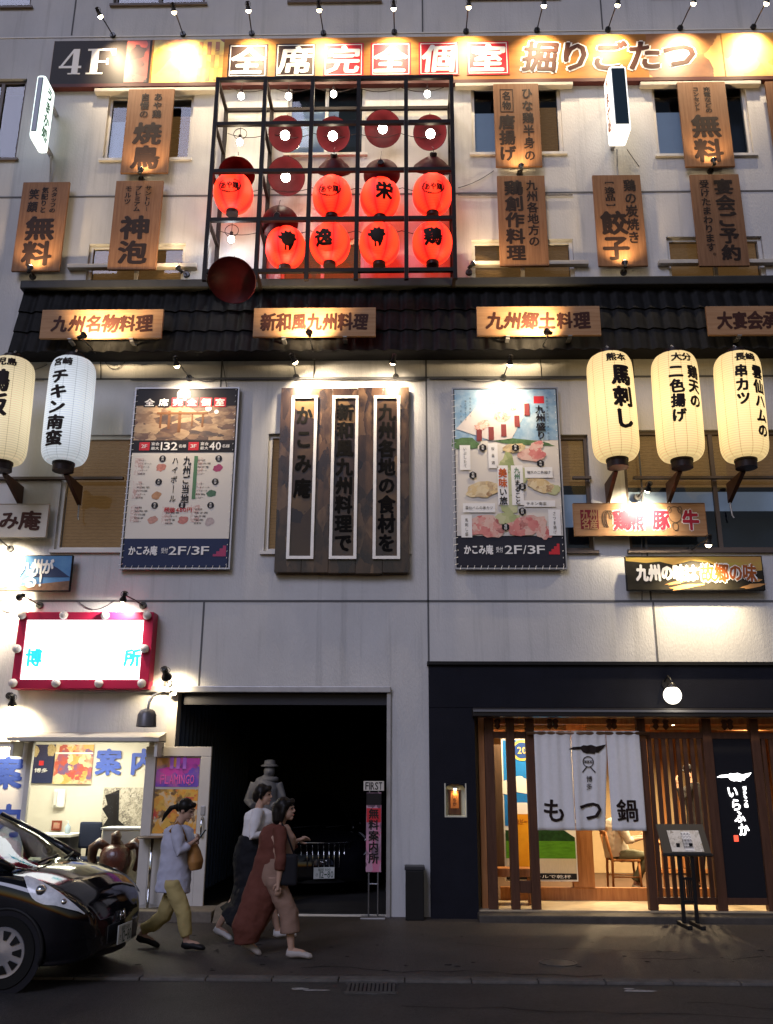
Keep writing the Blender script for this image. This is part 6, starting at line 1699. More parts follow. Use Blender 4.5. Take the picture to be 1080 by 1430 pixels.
def person_body(t, J, hands=True, name='body', P_out=None):
    b = MB()
    P, B = head_shape(b, J['head'], J['face'], J.get('tilt', 0))
    b.tube([J['head'] - Vector((0, 0, .05)) - J['face'] * .015, J['neck'], J['chest']], [.048, .048, .10], 14)
    b.tube([J['neck'] - Vector((0, 0, .02)), J['chest'], J['waist'], J['pelvis'], J['pelvis'] - Vector((0, 0, .09))], [(.07, .10), (.115, .155), (.095, .125), (.12, .165), (.09, .14)], 18)
    for s in 'LR':
        if 'sh' + s in J:
            sh, el, wr = J['sh' + s], J['el' + s], J['wr' + s]
            b.tube([J['chest'].lerp(sh, .5) + Vector((0, 0, .03)), sh, sh.lerp(el, .5), el, el.lerp(wr, .35), wr], [.06, .052, .044, .036, .036, .024], 12)
            hd = J.get('hd' + s, (wr - el)); hand(b, wr, hd, J.get('pm' + s, Vector((0, 1, 0))), curl=J.get('cu' + s, .6), side=1 if s == 'L' else -1)
        hp, kn, an = J['hp' + s], J['kn' + s], J['an' + s]
        b.tube([hp + Vector((0, 0, .05)), hp, hp.lerp(kn, .5), kn, kn.lerp(an, .3), kn.lerp(an, .6), an], [.085, .088, .072, .052, .056, .044, .032], 14)
        to = J['to' + s]
        b.tube([an + (an - to).normalized() * .035 + Vector((0, 0, -.03)), an.lerp(to, .25) + Vector((0, 0, -.01)), an.lerp(to, .65), to], [.030, .036, .034, .020], 12)
    o = fuse(b, .0065, name, M['skin'], t, 3)
    return P
def shoe(t, an, to, m, zfloor, name='shoe'):
    mb = MB(); d = (to - an); d.z *= 1
    n = d.normalized(); w = n.cross(Vector((0, 0, 1))).normalized()
    heel = an - n * .05
    mb.tube([heel + Vector((0, 0, -.045)), an + Vector((0, 0, -.04)), an.lerp(to, .5) + Vector((0, 0, -.012)), to + n * .01, to + n * .04], [(.030, .038), (.040, .046), (.044, .036), (.042, .028), (.016, .014)], 14)
    return fuse(mb, .008, name, m, t, 3)
def V(px, py, Y): return W(px, py, Y)

# --- woman with the phone -------------------------------------------------------------
Y0 = -2.5
def A(px, py, dy=0.0): return W(px, py, Y0 + dy)
t = thing('person', 'woman in a pale blue loose shirt and khaki trousers walking while looking at a phone', 'person', (W(243, 1328, Y0).x, Y0, 0))
gz = 0.0
J = dict(head=A(260, 1131), face=Vector((1, -.15, 0)), tilt=.42, neck=A(250, 1151), chest=A(249, 1172), waist=A(245, 1200), pelvis=A(243, 1226),
         shR=A(247, 1158, -.17), elR=A(250, 1190, -.22), wrR=A(267, 1178, -.14), shL=A(251, 1157, .17), elL=A(253, 1189, .2), wrL=A(268, 1181, .06),
         hdR=A(277, 1170, -.10) - A(267, 1178, -.14), pmR=Vector((-.2, .7, .6)), cuR=.9, hdL=A(277, 1177, .02) - A(268, 1181, .06), pmL=Vector((-.2, -.7, .6)), cuL=.9,
         hpR=A(241, 1236, -.09), hpL=A(245, 1236, .09), knR=A(257, 1277, -.09), knL=A(229, 1279, .08))
fR = G(266, 1327); fL = G(215, 1317)
J['anR'] = Vector((fR.x - .04, Y0 - .09, .095)); J['toR'] = Vector((fR.x + .13, Y0 - .10, .035))
J['anL'] = Vector((fL.x - .07, Y0 + .08, .13)); J['toL'] = Vector((fL.x + .10, Y0 + .08, .03))
P = person_body(t, J)
face_bits(t, P)
hb = MB(); c = J['head']
hb.ball(c + P(0, -.022, .032) - c, (.088, .092, .092), 18, 12); hb.ball(P(0, -.08, .0), (.055, .05, .06)); hb.tube([P(0, -.11, .0), P(0, -.17, -.05), P(0, -.20, -.14), P(0, -.205, -.23)], [.022, .030, .026, .008], 10)
hb.tube([P(-.06, .045, .06), P(0, .065, .085), P(.06, .045, .06)], [.025, .028, .025], 10)
fuse(hb, .010, 'hair', M['hair'], t, 3)
cl = MB()
cl.tube([J['neck'] + Vector((0, 0, -.01)), J['neck'].lerp(J['chest'], .35), J['chest'], J['waist'], J['pelvis'], A(241, 1246)], [(.07, .08), (.11, .165), (.13, .18), (.135, .17), (.15, .185), (.165, .19)], 22)
for s in 'RL': cl.tube([J['chest'].lerp(J['sh' + s], .6) + Vector((0, 0, .02)), J['sh' + s], J['sh' + s].lerp(J['el' + s], .55), J['el' + s], J['el' + s].lerp(J['wr' + s], .75)], [.068, .070, .070, .062, .05], 14)
fuse(cl, .011, 'shirt', mat('pale_blue_shirt', (.42, .42, .50), .8, bump=.15, bscale=14, var=.15, vscale=5), t, 3, .028, .10)
tr = MB()
tr.tube([J['waist'] + Vector((0, 0, -.05)), J['pelvis'], J['pelvis'] - Vector((0, 0, .1))], [(.13, .16), (.145, .18), (.13, .17)], 18)
for s in 'RL': tr.tube([J['hp' + s] + Vector((0, 0, .05)), J['hp' + s], J['hp' + s].lerp(J['kn' + s], .5), J['kn' + s], J['kn' + s].lerp(J['an' + s], .5), J['an' + s] + Vector((0, 0, .045))], [.09, .10, .09, .080, .074, .060], 16)
fuse(tr, .011, 'trousers', mat('khaki_trousers', (.43, .34, .14), .8, bump=.15, bscale=14, var=.2, vscale=6), t, 3, .026, .10)
for s in 'RL': shoe(t, J['an' + s], J['to' + s], M['black'], 0)
hm = J['wrR'].lerp(J['wrL'], .35) + (J['hdR'].normalized() * .10)
ph = thing('phone', 'smartphone held up by the woman in the pale shirt', 'phone', hm, None)
Mx = Matrix.Translation(hm + Vector((.03, 0, .03))) @ Matrix.Rotation(R(-55), 4, 'Y')
MB().bev(-.07, .07, -.036, .036, -.004, .004, .003, Mx).obj('case', M['black'], ph)
MB().box(-.062, .062, -.032, .032, .0042, .005, Mx).obj('screen', glow('lit_phone_screen', (.6, .75, 1.0), .5), ph)
bgc = A(271, 1197, -.02)
bag = thing('handbag', 'tan leather shoulder bag carried by the woman with the phone', 'bag', bgc)
bm2 = MB(); bm2.tube([bgc + Vector((-.02, 0, .13)), bgc + Vector((0, 0, .05)), bgc + Vector((.02, 0, -.05)), bgc + Vector((.03, 0, -.13))], [(.075, .045), (.115, .07), (.14, .085), (.12, .06)], 18)
fuse(bm2, .010, 'bag_body', mat('tan_leather', (.33, .16, .05), .5, var=.2), bag, 3)
MB().tube([bgc + Vector((-.06, -.03, .12)), J['shR'] + Vector((.06, -.0, .0)), J['shR'] + Vector((0, .02, .075)), J['shR'] + Vector((-.09, .06, -.02)), bgc + Vector((-.08, .07, .08))], .012, 8).obj('strap', mat('tan_strap', (.25, .12, .04), .5), bag, 1)

# --- woman behind in white top and long black skirt ------------------------------------
Y0 = -1.9
t = thing('person', 'woman in a white long sleeved top and long black skirt, behind the one in maroon', 'person', (W(350, 1308, Y0).x, Y0, 0))
J = dict(head=A(368, 1110), face=Vector((1, -.1, 0)), tilt=.05, neck=A(362, 1128), chest=A(362, 1146), waist=A(356, 1172), pelvis=A(352, 1196),
         shR=A(360, 1134, -.17), elR=A(352, 1168, -.22), wrR=A(371, 1164, -.16), shL=A(366, 1134, .17), elL=A(364, 1168, .2), wrL=A(384, 1160, .15),
         hdR=Vector((1, .1, .15)), pmR=Vector((0, .6, -.6)), hdL=Vector((1, 0, .1)), pmL=Vector((0, -.6, -.6)),
         hpR=A(350, 1204, -.09), hpL=A(353, 1204, .09), knR=A(333, 1250, -.08), knL=A(376, 1250, .08))
fR = G(316, 1308); fL = G(398, 1306)
J['anR'] = Vector((fR.x - .04, Y0 - .08, .15)); J['toR'] = Vector((fR.x + .10, Y0 - .08, .035)); J['anL'] = Vector((fL.x - .05, Y0 + .08, .10)); J['toL'] = Vector((fL.x + .13, Y0 + .08, .05))
P = person_body(t, J); face_bits(t, P)
hb = MB(); c = J['head']
hb.ball(P(0, -.025, .035), (.090, .095, .092), 18, 12); hb.ball(P(0, -.075, -.02), (.062, .055, .08)); hb.tube([P(-.06, .045, .06), P(0, .068, .085), P(.06, .045, .06)], [.028, .03, .028], 10)
for q in (-1, 1): hb.ball(P(q * .065, -.01, -.005), (.022, .05, .055))
fuse(hb, .010, 'hair', M['hair'], t, 3)
cl = MB()
cl.tube([J['neck'] + Vector((0, 0, -.01)), J['neck'].lerp(J['chest'], .4), J['chest'], J['waist'], J['waist'] + Vector((0, 0, -.06))], [(.07, .08), (.115, .165), (.135, .18), (.12, .15), (.125, .155)], 20)
for s in 'RL': cl.tube([J['chest'].lerp(J['sh' + s], .6) + Vector((0, 0, .02)), J['sh' + s], J['sh' + s].lerp(J['el' + s], .55), J['el' + s], J['wr' + s]], [.07, .070, .066, .058, .036], 14)
fuse(cl, .011, 'top', mat('white_knit', (.60, .58, .58), .85, bump=.15, bscale=14, var=.08), t, 3, .018, .09)
sk = MB(); sk.tube([J['waist'] + Vector((0, 0, .02)), J['pelvis'], (J['knR'] + J['knL']) / 2 + Vector((0, 0, .1)), (J['knR'] + J['knL']) / 2 + Vector((-.05, 0, -.15)), (J['anR'] + J['anL']) / 2 + Vector((-.14, 0, .06))], [(.15, .185), (.185, .215), (.27, .23), (.33, .23), (.38, .24)], 22)
fuse(sk, .013, 'skirt', mat('black_skirt', (.008, .008, .010), .8), t, 3, .05, .10)
for s in 'RL': shoe(t, J['an' + s], J['to' + s], mat('white_sneaker', (.5, .48, .46), .6), 0)

# --- woman in the maroon coat -----------------------------------------------------------
Y0 = -2.9
t = thing('person', 'black haired woman in a long maroon coat over beige, striding to the right in front', 'person', (W(385, 1341, Y0).x, Y0, 0))
J = dict(head=A(399, 1130), face=Vector((1, -.12, 0)), tilt=.02, neck=A(392, 1151), chest=A(391, 1170), waist=A(387, 1198), pelvis=A(384, 1222),
         shR=A(390, 1158, -.17), elR=A(393, 1198, -.22), wrR=A(389, 1231, -.24), shL=A(394, 1158, .17), elL=A(400, 1190, .2), wrL=A(415, 1174, .18),
         hdR=Vector((0.0, -.05, -1)), pmR=Vector((-.1, 1, 0)), cuR=.5, hdL=Vector((1, 0, .3)), pmL=Vector((0, -.5, -.5)),
         hpR=A(384, 1232, -.09), hpL=A(387, 1232, .09), knR=A(404, 1276, -.08), knL=A(368, 1277, .08))
fR = G(410, 1340); fL = G(345, 1338)
J['anR'] = Vector((fR.x - .03, Y0 - .09, .09)); J['toR'] = Vector((fR.x + .15, Y0 - .10, .03)); J['anL'] = Vector((fL.x - .05, Y0 + .08, .15)); J['toL'] = Vector((fL.x + .09, Y0 + .08, .03))
P = person_body(t, J); face_bits(t, P)
hb = MB(); c = J['head']
hb.ball(P(0, -.025, .035), (.092, .10, .095), 18, 12); hb.tube([P(0, -.06, .05), P(0, -.085, -.03), P(0, -.085, -.12), P(0, -.075, -.17)], [(.075, .07), (.085, .065), (.085, .055), (.06, .03)], 14)
hb.tube([P(-.06, .045, .06), P(0, .07, .085), P(.06, .045, .06)], [.03, .032, .03], 10)
for q in (-1, 1): hb.tube([P(q * .07, .01, .04), P(q * .078, -.01, -.04), P(q * .075, -.02, -.13)], [.03, .034, .02], 10)
fuse(hb, .010, 'hair', M['hair'], t, 3)
mar = mat('maroon_coat', (.12, .040, .028), .8, bump=.15, bscale=14, var=.25, vscale=6); bei = mat('beige_trousers', (.24, .15, .11), .8, bump=.15, bscale=14, var=.2, vscale=6)
tr = MB(); tr.tube([J['waist'], J['pelvis'], J['pelvis'] - Vector((0, 0, .1))], [(.12, .15), (.14, .175), (.13, .17)], 18)
for s in 'RL': tr.tube([J['hp' + s] + Vector((0, 0, .05)), J['hp' + s], J['hp' + s].lerp(J['kn' + s], .5), J['kn' + s], J['kn' + s].lerp(J['an' + s], .55)], [.09, .10, .10, .10, .105], 16)
fuse(tr, .011, 'trousers', bei, t, 3, .026, .11)
tp = MB(); tp.tube([J['neck'] + Vector((0, 0, -.02)), J['chest'] + Vector((.035, 0, 0)), J['waist'] + Vector((.035, 0, 0)), J['pelvis'] + Vector((.03, 0, .04))], [(.075, .08), (.115, .14), (.11, .13), (.12, .15)], 18)
fuse(tp, .012, 'blouse', mat('beige_blouse', (.30, .19, .14), .8), t, 3, .015, .07)
ct = MB()
mk = (J['knR'] + J['knL']) / 2
ct.tube([J['neck'] + Vector((-.01, 0, -.0)), J['neck'].lerp(J['chest'], .45) + Vector((-.02, 0, 0)), J['chest'] + Vector((-.035, 0, 0)), J['waist'] + Vector((-.05, 0, 0)), J['pelvis'] + Vector((-.08, 0, 0)), mk + Vector((-.20, 0, .10)), mk + Vector((-.30, 0, -.15)), A(345, 1318)], [(.075, .085), (.10, .165), (.11, .18), (.10, .17), (.105, .18), (.115, .18), (.115, .16), (.06, .13)], 22)
for s in 'RL': ct.tube([J['chest'].lerp(J['sh' + s], .6) + Vector((0, 0, .02)), J['sh' + s], J['sh' + s].lerp(J['el' + s], .55), J['el' + s], J['el' + s].lerp(J['wr' + s], .55 if s == 'R' else .8)], [.072, .074, .068, .062, .055], 14)
fuse(ct, .012, 'coat', mar, t, 3, .040, .13)
for s in 'RL': shoe(t, J['an' + s], J['to' + s], mat('pale_sandal', (.34, .31, .29), .5), 0)
bgc = A(401, 1214, -.20)
bag = thing('handbag', 'black tote bag hanging at the side of the woman in maroon', 'bag', bgc)
bm2 = MB(); bm2.bev(bgc.x - .10, bgc.x + .11, bgc.y - .035, bgc.y + .035, bgc.z - .16, bgc.z + .15, .03)
fuse(bm2, .011, 'bag_body', M['blackmatte'], bag, 3)
MB().tube([bgc + Vector((-.07, 0, .14)), bgc + Vector((-.05, .02, .34)), J['shR'] + Vector((.03, -.02, .07)), J['shR'] + Vector((.07, 0, -.02)), bgc + Vector((.07, 0, .14))], .010, 8).obj('strap', M['blackmatte'], bag, 1)

# --- seated customer and waiter in the restaurant -----------------------------------------
Y0 = 2.0
sz = FZ + .45
t = thing('person', 'customer in a white shirt seated on the wooden chair behind the curtain', 'person', (chx, Y0, FZ))
b0 = Vector((chx - .08, Y0, sz + .09))
J = dict(head=b0 + Vector((.08, 0, .72)), face=Vector((1, 0, 0)), tilt=.2, neck=b0 + Vector((.03, 0, .55)), chest=b0 + Vector((.0, 0, .40)), waist=b0 + Vector((-.04, 0, .18)), pelvis=b0 + Vector((0, 0, .03)),
         shR=b0 + Vector((.02, -.18, .48)), elR=b0 + Vector((.12, -.22, .22)), wrR=b0 + Vector((.36, -.15, .26)), shL=b0 + Vector((.02, .18, .48)), elL=b0 + Vector((.12, .22, .22)), wrL=b0 + Vector((.36, .15, .26)),
         hpR=b0 + Vector((.02, -.09, .0)), hpL=b0 + Vector((.02, .09, .0)), knR=b0 + Vector((.42, -.11, .0)), knL=b0 + Vector((.43, .11, .0)),
         anR=Vector((chx + .12, Y0 - .10, FZ + .13)), toR=Vector((chx + .27, Y0 - .12, FZ + .04)), anL=Vector((chx + .20, Y0 + .10, FZ + .10)), toL=Vector((chx + .36, Y0 + .10, FZ + .04)))
P = person_body(t, J); face_bits(t, P)
hb = MB(); hb.ball(P(0, -.025, .035), (.088, .095, .092), 18, 12); hb.ball(P(0, -.07, -.02), (.062, .055, .07)); fuse(hb, .011, 'hair', M['hair'], t, 3)
cl = MB(); cl.tube([J['neck'], J['neck'].lerp(J['chest'], .4), J['chest'], J['waist'], J['pelvis'] + Vector((-.01, 0, -.04))], [(.07, .08), (.12, .18), (.15, .20), (.15, .19), (.16, .20)], 20)
for s in 'RL': cl.tube([J['chest'].lerp(J['sh' + s], .6), J['sh' + s], J['sh' + s].lerp(J['el' + s], .55), J['el' + s], J['el' + s].lerp(J['wr' + s], .3)], [.07, .074, .072, .064, .055], 14)
fuse(cl, .012, 'shirt', mat('white_shirt', (.55, .50, .42), .8), t, 3, .02, .07)
tr = MB(); tr.tube([J['waist'] + Vector((0, 0, -.05)), J['pelvis'], J['pelvis'] - Vector((-.02, 0, .04))], [(.13, .16), (.14, .18), (.11, .17)], 16)
for s in 'RL': tr.tube([J['hp' + s] + Vector((-.04, 0, .01)), J['hp' + s], J['hp' + s].lerp(J['kn' + s], .5), J['kn' + s], J['kn' + s].lerp(J['an' + s], .5), J['an' + s] + Vector((0, 0, .05))], [.09, .10, .09, .075, .066, .055], 14)
fuse(tr, .012, 'trousers', mat('olive_trousers', (.12, .12, .08), .8), t, 3, .015, .07)
for s in 'RL': shoe(t, J['an' + s], J['to' + s], mat('pale_sneaker', (.5, .48, .42), .6), 0)
Y0 = 2.6
t = thing('person', 'waiter in dark clothes and cap seen through the lattice, one arm raised', 'person', (W(972, 1180, Y0).x, Y0, FZ))
J = dict(head=A(963, 1078), face=Vector((-1, -.35, 0)), tilt=.25, neck=A(968, 1093), chest=A(970, 1108), waist=A(974, 1132), pelvis=A(976, 1152),
         shR=A(965, 1098, -.14), elR=A(953, 1116, -.2), wrR=A(947, 1096, -.2), shL=A(974, 1098, .16), elL=A(978, 1126, .2), wrL=A(968, 1142, .15), hdR=Vector((-.2, 0, 1)), pmR=Vector((1, .2, 0)),
         hpR=A(975, 1160, -.09), hpL=A(977, 1160, .09), knR=A(976, 1198, -.09), knL=A(979, 1198, .09))
xx = J['knR'].x
J['anR'] = Vector((xx, Y0 - .09, FZ + .09)); J['toR'] = Vector((xx - .15, Y0 - .12, FZ + .035)); J['anL'] = Vector((xx + .05, Y0 + .09, FZ + .09)); J['toL'] = Vector((xx - .1, Y0 + .07, FZ + .035))
P = person_body(t, J); face_bits(t, P)
hb = MB(); hb.ball(P(0, -.025, .03), (.086, .095, .085), 18, 12); fuse(hb, .011, 'hair', M['hair'], t, 3)
hb = MB(); hb.ball(P(0, -.01, .06), (.095, .105, .06), 18, 12); hb.ball(P(0, .10, .045), (.07, .06, .012), 14, 8); fuse(hb, .010, 'cap', M['blackmatte'], t, 3)
cl = MB(); cl.tube([J['neck'], J['neck'].lerp(J['chest'], .5), J['chest'], J['waist'], J['pelvis'], J['pelvis'] - Vector((0, 0, .12))], [(.075, .085), (.12, .17), (.14, .19), (.13, .17), (.15, .19), (.15, .19)], 20)
for s in 'RL': cl.tube([J['chest'].lerp(J['sh' + s], .6), J['sh' + s], J['sh' + s].lerp(J['el' + s], .55), J['el' + s], J['el' + s].lerp(J['wr' + s], .8)], [.07, .07, .066, .058, .042], 14)
dkc = mat('charcoal_uniform', (.012, .011, .012), .8)
fuse(cl, .012, 'jacket', dkc, t, 3, .015, .07)
tr = MB()
for s in 'RL': tr.tube([J['hp' + s] + Vector((0, 0, .05)), J['hp' + s], J['hp' + s].lerp(J['kn' + s], .5), J['kn' + s], J['an' + s] + Vector((0, 0, .03))], [.10, .105, .09, .075, .065], 14)
fuse(tr, .012, 'trousers', dkc, t, 3, .012, .07)
for s in 'RL': shoe(t, J['an' + s], J['to' + s], M['black'], 0)

# ================================================================ cars
M['carblack'] = mat('black_car_paint', (.003, .003, .005), .10, coat=.35, spec=.35)
M['rubber'] = mat('tyre_rubber', (.008, .008, .008), .8)
M['rim'] = mat('silver_wheel_cover', (.30, .30, .32), .35, .6)
M['chrome'] = ch_
M['clearlens'] = mat('headlamp_lens', (.80, .82, .85), .3, .0, coat=.6, var=.4, vscale=10, col2=(.45, .47, .50))
M['trim'] = mat('black_plastic', (.010, .010, .011), .5)
def crom(p0, p1, p2, p3, t): return .5 * ((2 * p1) + (p2 - p0) * t + (2 * p0 - 5 * p1 + 4 * p2 - p3) * t * t + (3 * p1 - p0 - 3 * p2 + p3) * t ** 3)
def interp(tab, x):
    n = len(tab)
    for i in range(n - 1):
        if x <= tab[i + 1][0] or i == n - 2:
            t = max(0, min(1, (x - tab[i][0]) / (tab[i + 1][0] - tab[i][0])))
            g = lambda k: tab[max(0, min(n - 1, k))]
            return [crom(g(i - 1)[j], g(i)[j], g(i + 1)[j], g(i + 2)[j], t) for j in range(1, len(tab[0]))]
STA = [(0.0, .50, .55, .48, .27), (.035, .61, .645, .55, .23), (.11, .73, .74, .62, .20), (.28, .815, .84, .71, .185), (.56, .842, .925, .80, .18), (.85, .848, .965, .86, .18), (1.6, .85, .98, .90, .18), (2.4, .85, 1.0, .93, .18), (3.3, .845, 1.04, .96, .20), (3.7, .80, 1.0, .93, .26), (3.86, .66, .92, .84, .34)]
def body_pt(s, u):
    w, zt, zs, zb = interp(STA, s)
    w = max(.3, w)
    pts = [(0, zt + .012), (.42 * w, zt + .004), (.74 * w, zt - .025), (.93 * w, (zt + zs) / 2), (1.0 * w, zs - .04), (1.0 * w, (zs + zb) / 2), (.99 * w, zb + .16), (.955 * w, zb + .05), (.86 * w, zb), (0, zb)]
    k = u * (len(pts) - 1); i = min(int(k), len(pts) - 2); f = k - i
    g = lambda q: pts[max(0, min(len(pts) - 1, q))]
    y = crom(g(i - 1)[0], g(i)[0], g(i + 1)[0], g(i + 2)[0], f); z = crom(g(i - 1)[1], g(i)[1], g(i + 1)[1], g(i + 2)[1], f)
    return Vector((-s, y, z))
def nose_cap(y, z): return 0
def make_car(label, pos, yaw, name='parked_car', lit_plate=True):
    Mx = Matrix.Translation(pos) @ Matrix.Rotation(yaw, 4, 'Z')
    t = thing(name, label, 'car', pos)
    ns, nu = 64, 40
    ss = [3.86 * ((i / ns) ** 1.25) for i in range(ns + 1)]
    b = MB(); rg = []
    for s in ss:
        half = [body_pt(s, k / nu) for k in range(nu + 1)]
        # crowned nose: points nearer the centre line sit further forward
        def adj(p): 
            q = max(0, 1 - s / .9); return Vector((p.x + .0 * q, p.y, p.z))
        full = [adj(p) for p in half] + [adj(Vector((p.x, -p.y, p.z))) for p in half[-2:0:-1]]
        rg.append([Mx @ p for p in full])
    b.rings(rg); b.obj('body', M['carblack'], t, 1)
    # bumper face
    # cabin
    GH = [(.60, .50, .925, .42, .94), (.82, .745, .945, .70, 1.02), (1.20, .77, .93, .64, 1.23), (1.70, .775, .94, .60, 1.43), (2.2, .775, .97, .60, 1.515), (2.9, .775, 1.0, .595, 1.50), (3.4, .75, 1.0, .57, 1.44), (3.62, .70, 1.0, .56, 1.30), (3.76, .66, 1.0, .60, 1.05)]
    def gh(s, u):
        wb, zb, wt, ztop = interp(GH, s)
        pts = [(0, ztop), (.6 * wt, ztop - .01), (wt * .95, ztop - .035), (wt + (wb - wt) * .35, zb + (ztop - zb) * .62), (wb, zb)]
        k = u * 4; i = min(int(k), 3); f = k - i
        g = lambda q: pts[max(0, min(4, q))]
        return Vector((-s, crom(g(i - 1)[0], g(i)[0], g(i + 1)[0], g(i + 2)[0], f), crom(g(i - 1)[1], g(i)[1], g(i + 1)[1], g(i + 2)[1], f)))
    gs = [.61 + (3.74 - .61) * i / 36 for i in range(37)]
    g = MB(); rg = []
    for s in gs:
        half = [gh(s, k / 12) for k in range(13)]
        rg.append([Mx @ p for p in [Vector((p.x, -p.y, p.z)) for p in half[::-1]] + half[1:]])
    g.rings(rg, cap=False, closed=False); g.obj('windows', M['pane'], t, 1)
    rf = MB(); rg = []
    for s in [1.62 + (3.5 - 1.62) * i / 16 for i in range(17)]:
        half = [gh(s, .52 * k / 8) + Vector((0, 0, .006)) for k in range(9)]
        rg.append([Mx @ p for p in [Vector((p.x, -p.y * 1.01, p.z)) for p in half[::-1]] + [Vector((p.x, p.y * 1.01, p.z)) for p in half[1:]]])
    rf.rings(rg, cap=False, closed=False); rf.obj('roof', M['carblack'], t, 1)
    for sy in (1, -1):
        def ghs(s, u): p = gh(s, u); return Mx @ (Vector((p.x, p.y * sy, p.z)) + Vector((0, sy * .006, .004)))
        MB().tube([ghs(.76, .9), ghs(.96, .66), ghs(1.28, .60), ghs(1.62, .52)], [.035, .04, .042, .04], 10).obj('windscreen_pillar', M['carblack'], t, 1)
        for s in (1.35, 2.25, 3.2): MB().tube([ghs(s, 1.0), ghs(s + .04, .78), ghs(s + .08, .55)], [.03, .035, .03], 8).obj('door_pillar', M['trim'], t, 1)
        # headlamp lying on the wing
        hl = MB(); rg = []
        for i in range(17):
            s = .07 + (.62 - .07) * i / 16; q = i / 16
            u0, u1 = interp([(0, .395, .405), (.15, .368, .422), (.35, .338, .442), (.6, .308, .458), (.8, .285, .435), (1, .27, .31)], q)
            row = []
            for k in range(9):
                p = body_pt(s, u0 + (u1 - u0) * k / 8); p.y *= sy
                row.append(Mx @ (p + Vector((.012, sy * .012, .012))))
            rg.append(row)
        hl.rings(rg, cap=False, closed=False); h = hl.obj('headlight', M['clearlens'], t, 1)
        for s_, u_, r_ in ((.42, .37, .05), (.22, .385, .03)):
            p = body_pt(s_, u_); p.y *= sy; MB().ball(Mx @ (p + Vector((.004, sy * .002, 0))), r_, 14, 10).obj('reflector', M['chrome'], h, 1)
        # wheels
        for sx in (.68, 3.1):
            c = Mx @ Vector((-sx, sy * .77, .305))
            Wm = Matrix.Translation(c) @ Matrix.Rotation(yaw, 4, 'Z') @ Matrix.Rotation(R(-90 * sy), 4, 'X')
            w = MB(); w.lathe([(.20, -.09), (.285, -.095), (.30, -.07), (.305, 0), (.30, .07), (.285, .095), (.20, .09)], 36, Wm, cap=False)
            wo = w.obj('wheel', M['rubber'], t, 40)
            rm = MB(); rm.lathe([(.205, .085), (.20, .098), (.16, .092), (.06, .108), (.0, .112)], 36, Wm); rm.obj('wheel_cover', M['rim'], wo, 40)
            hs = MB()
            for k in range(9):
                a = 2 * math.pi * k / 9; pts = []
                for rr, da in ((.10, -.12), (.175, -.20), (.175, .20), (.10, .12)):
                    zz = .102 + (.16 - rr) * .16 + .003
                    pts.append(Wm @ Vector((rr * math.cos(a + da), rr * math.sin(a + da), zz)))
                hs.add(pts, [(0, 1, 2, 3)])
            hs.obj('cover_slots', M['rubber'], wo)
            ac = MB(); ac.tube([Mx @ Vector((-sx + .345 * math.cos(a), sy * .842, .305 + .345 * math.sin(a))) for a in [R(-15 + 210 * k / 20) for k in range(21)]], [.018] * 21, 8)
            ac.obj('arch_trim', M['trim'], t, 1)
            dk_ = MB(); dk_.lathe([(0, 0), (.35, 0)], 28, Matrix.Translation(Mx @ Vector((-sx, sy * .853, .305))) @ Matrix.Rotation(yaw, 4, 'Z') @ Matrix.Rotation(R(-90 * sy), 4, 'X'), cap=False)
            dk_.obj('wheel_arch', M['blackmatte'], t)
        mc = Mx @ Vector((-1.22, sy * .93, 1.02))
        MB().ball(mc, (.06, .11, .075), 14, 10).obj('mirror', M['carblack'], t, 1)
        p = body_pt(1.9, .46); p.y *= sy
        MB().tube([Mx @ (p + Vector((.0, sy * .02, .06))), Mx @ (p + Vector((-.18, sy * .02, .06)))], .012, 8).obj('door_handle', M['carblack'], t, 1)
    # grille, emblem, plate, lower intake
    gr = MB(); rg = []
    def front(y, z):   # point on the nose
        return Mx @ Vector((.012 - .22 * (abs(y) / .6) ** 2.2 - .12 * max(0, z - .50) , y, z))
    for z in (.46, .49, .52, .55):
        rg.append([front(-.42 + .84 * k / 16, z) for k in range(17)])
    gr.rings(rg, cap=False, closed=False); gr.obj('grille', mat('smoked_grille', (.03, .035, .05), .2), t, 1)
    em = MB()
    for a, b_ in (((-.05, .47), (-.035, .54)), ((.05, .47), (.035, .54)), ((-.045, .505), (.045, .505))):
        em.tube([front(a[0], a[1]) + (Mx.to_3x3() @ Vector((.015, 0, 0))), front(b_[0], b_[1]) + (Mx.to_3x3() @ Vector((.015, 0, 0)))], .008, 6)
    em.obj('emblem', M['chrome'], t, 1)
    pl = MB(); pl.bev(.055, .067, -.165, .165, .27, .435, .006, Mx); po = pl.obj('number_plate', mat('plate_white', (.62, .64, .60), .4), t)
    dg = MB(); Px = Mx @ Matrix(((0, 1, 0, .068), (1, 0, 0, 0), (0, 0, 1, 0), (0, 0, 0, 1)))
    row_text(dg, '福岡 500', -.10, .10, .40, .045, -.002, 0); row_text(dg, 'さ', -.14, -.09, .33, .05, -.002, .01); row_text(dg, '12-80', -.075, .15, .33, .13, -.002, .01)
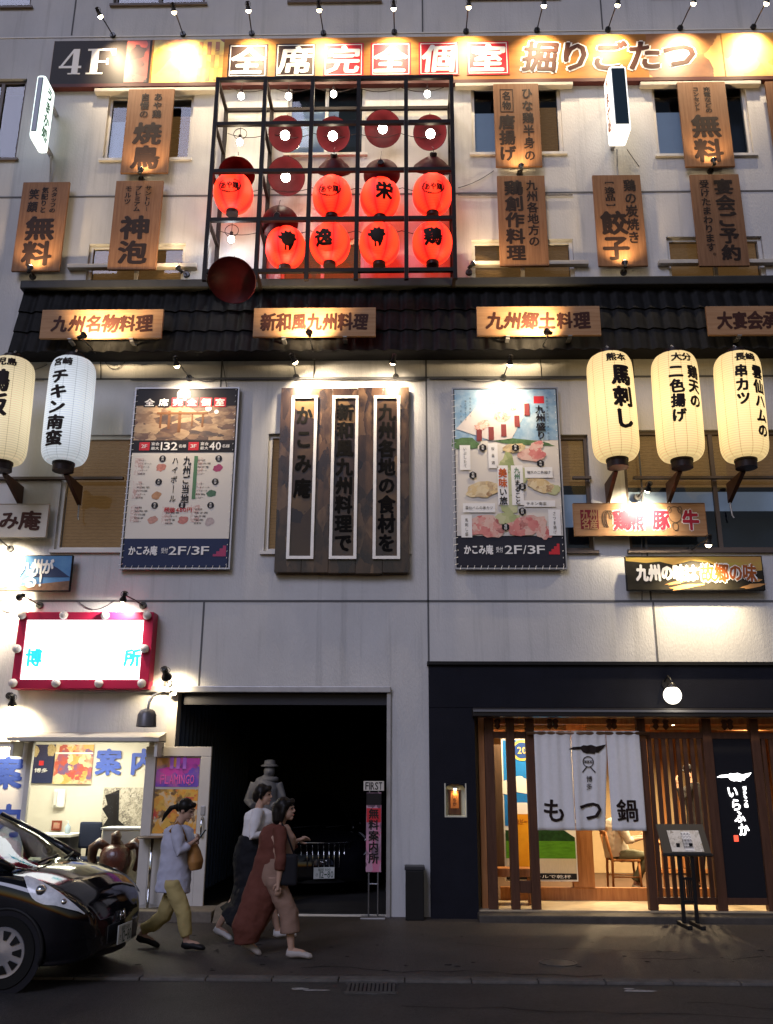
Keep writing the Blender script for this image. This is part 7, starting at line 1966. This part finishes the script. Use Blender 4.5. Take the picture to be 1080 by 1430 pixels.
    o2 = MB().add([Mx @ Vector((.0685 + 0, p[0], p[2])) for p in dg.v], dg.f); o2.obj('plate_number', mat('plate_green', (.01, .07, .03), .5), po)
    bp3 = MB(); rg = []
    for z in (.20, .215, .23, .25):
        rg.append([front(-.5 + k / 16, z) + Mx.to_3x3() @ Vector((.004, 0, 0)) for k in range(17)])
    bp3.rings(rg, cap=False, closed=False); bp3.obj('lower_intake', M['trim'], t, 1)
    # seats and dashboard
    st = MB()
    for sy in (-.36, .36): st.bev(-2.15, -2.0, sy - .22, sy + .22, .6, 1.12, .05, Mx); st.bev(-2.12, -2.03, sy - .12, sy + .12, 1.14, 1.32, .04, Mx)
    st.obj('front_seats', M['trim'], t, 1)
    db = MB(); db.bev(-1.45, -.95, -.7, .7, .78, .925, .03, Mx); db.obj('dashboard', M['trim'], t, 1)
    wp = MB()
    for y0, y1 in ((-.35, .25), (.2, .62)): wp.tube([Mx @ Vector((-.69, y0, .985)), Mx @ Vector((-.73, (y0 + y1) / 2, 1.0)), Mx @ Vector((-.80, y1, 1.01))], .010, 6)
    wp.obj('wiper', M['trim'], t, 1)
    return t
nose = W(168, 1270, -3.78)
make_car('black hatchback at the left edge with clear headlights, nose to the right', Vector((nose.x, -3.78, -.004)), R(-5))
gc_ = W(440, 1230, 2.6)
gcar = make_car('black car with upright chrome grille bars, barely visible in the dark garage', Vector((gc_.x + .18, 2.0, .008)), R(-72), name='garage_car')
# its tall chrome grille
g = MB(); Mg = Matrix.Translation(Vector((gc_.x + .18, 2.0, .008))) @ Matrix.Rotation(R(-72), 4, 'Z')
for k in range(11):
    y = -.42 + .84 * k / 10
    g.tube([Mg @ Vector((.05 - .22 * (abs(y) / .6) ** 2.2, y, .42)), Mg @ Vector((.0 - .22 * (abs(y) / .6) ** 2.2, y * 1.05, .76))], .012, 6)
g.tube([Mg @ Vector((.01 - .22 * (abs(y) / .6) ** 2.2, y, .79)) for y in [-.5 + k / 10 for k in range(11)]], .012, 6)
g.obj('chrome_grille', M['chrome'], gcar, 1)
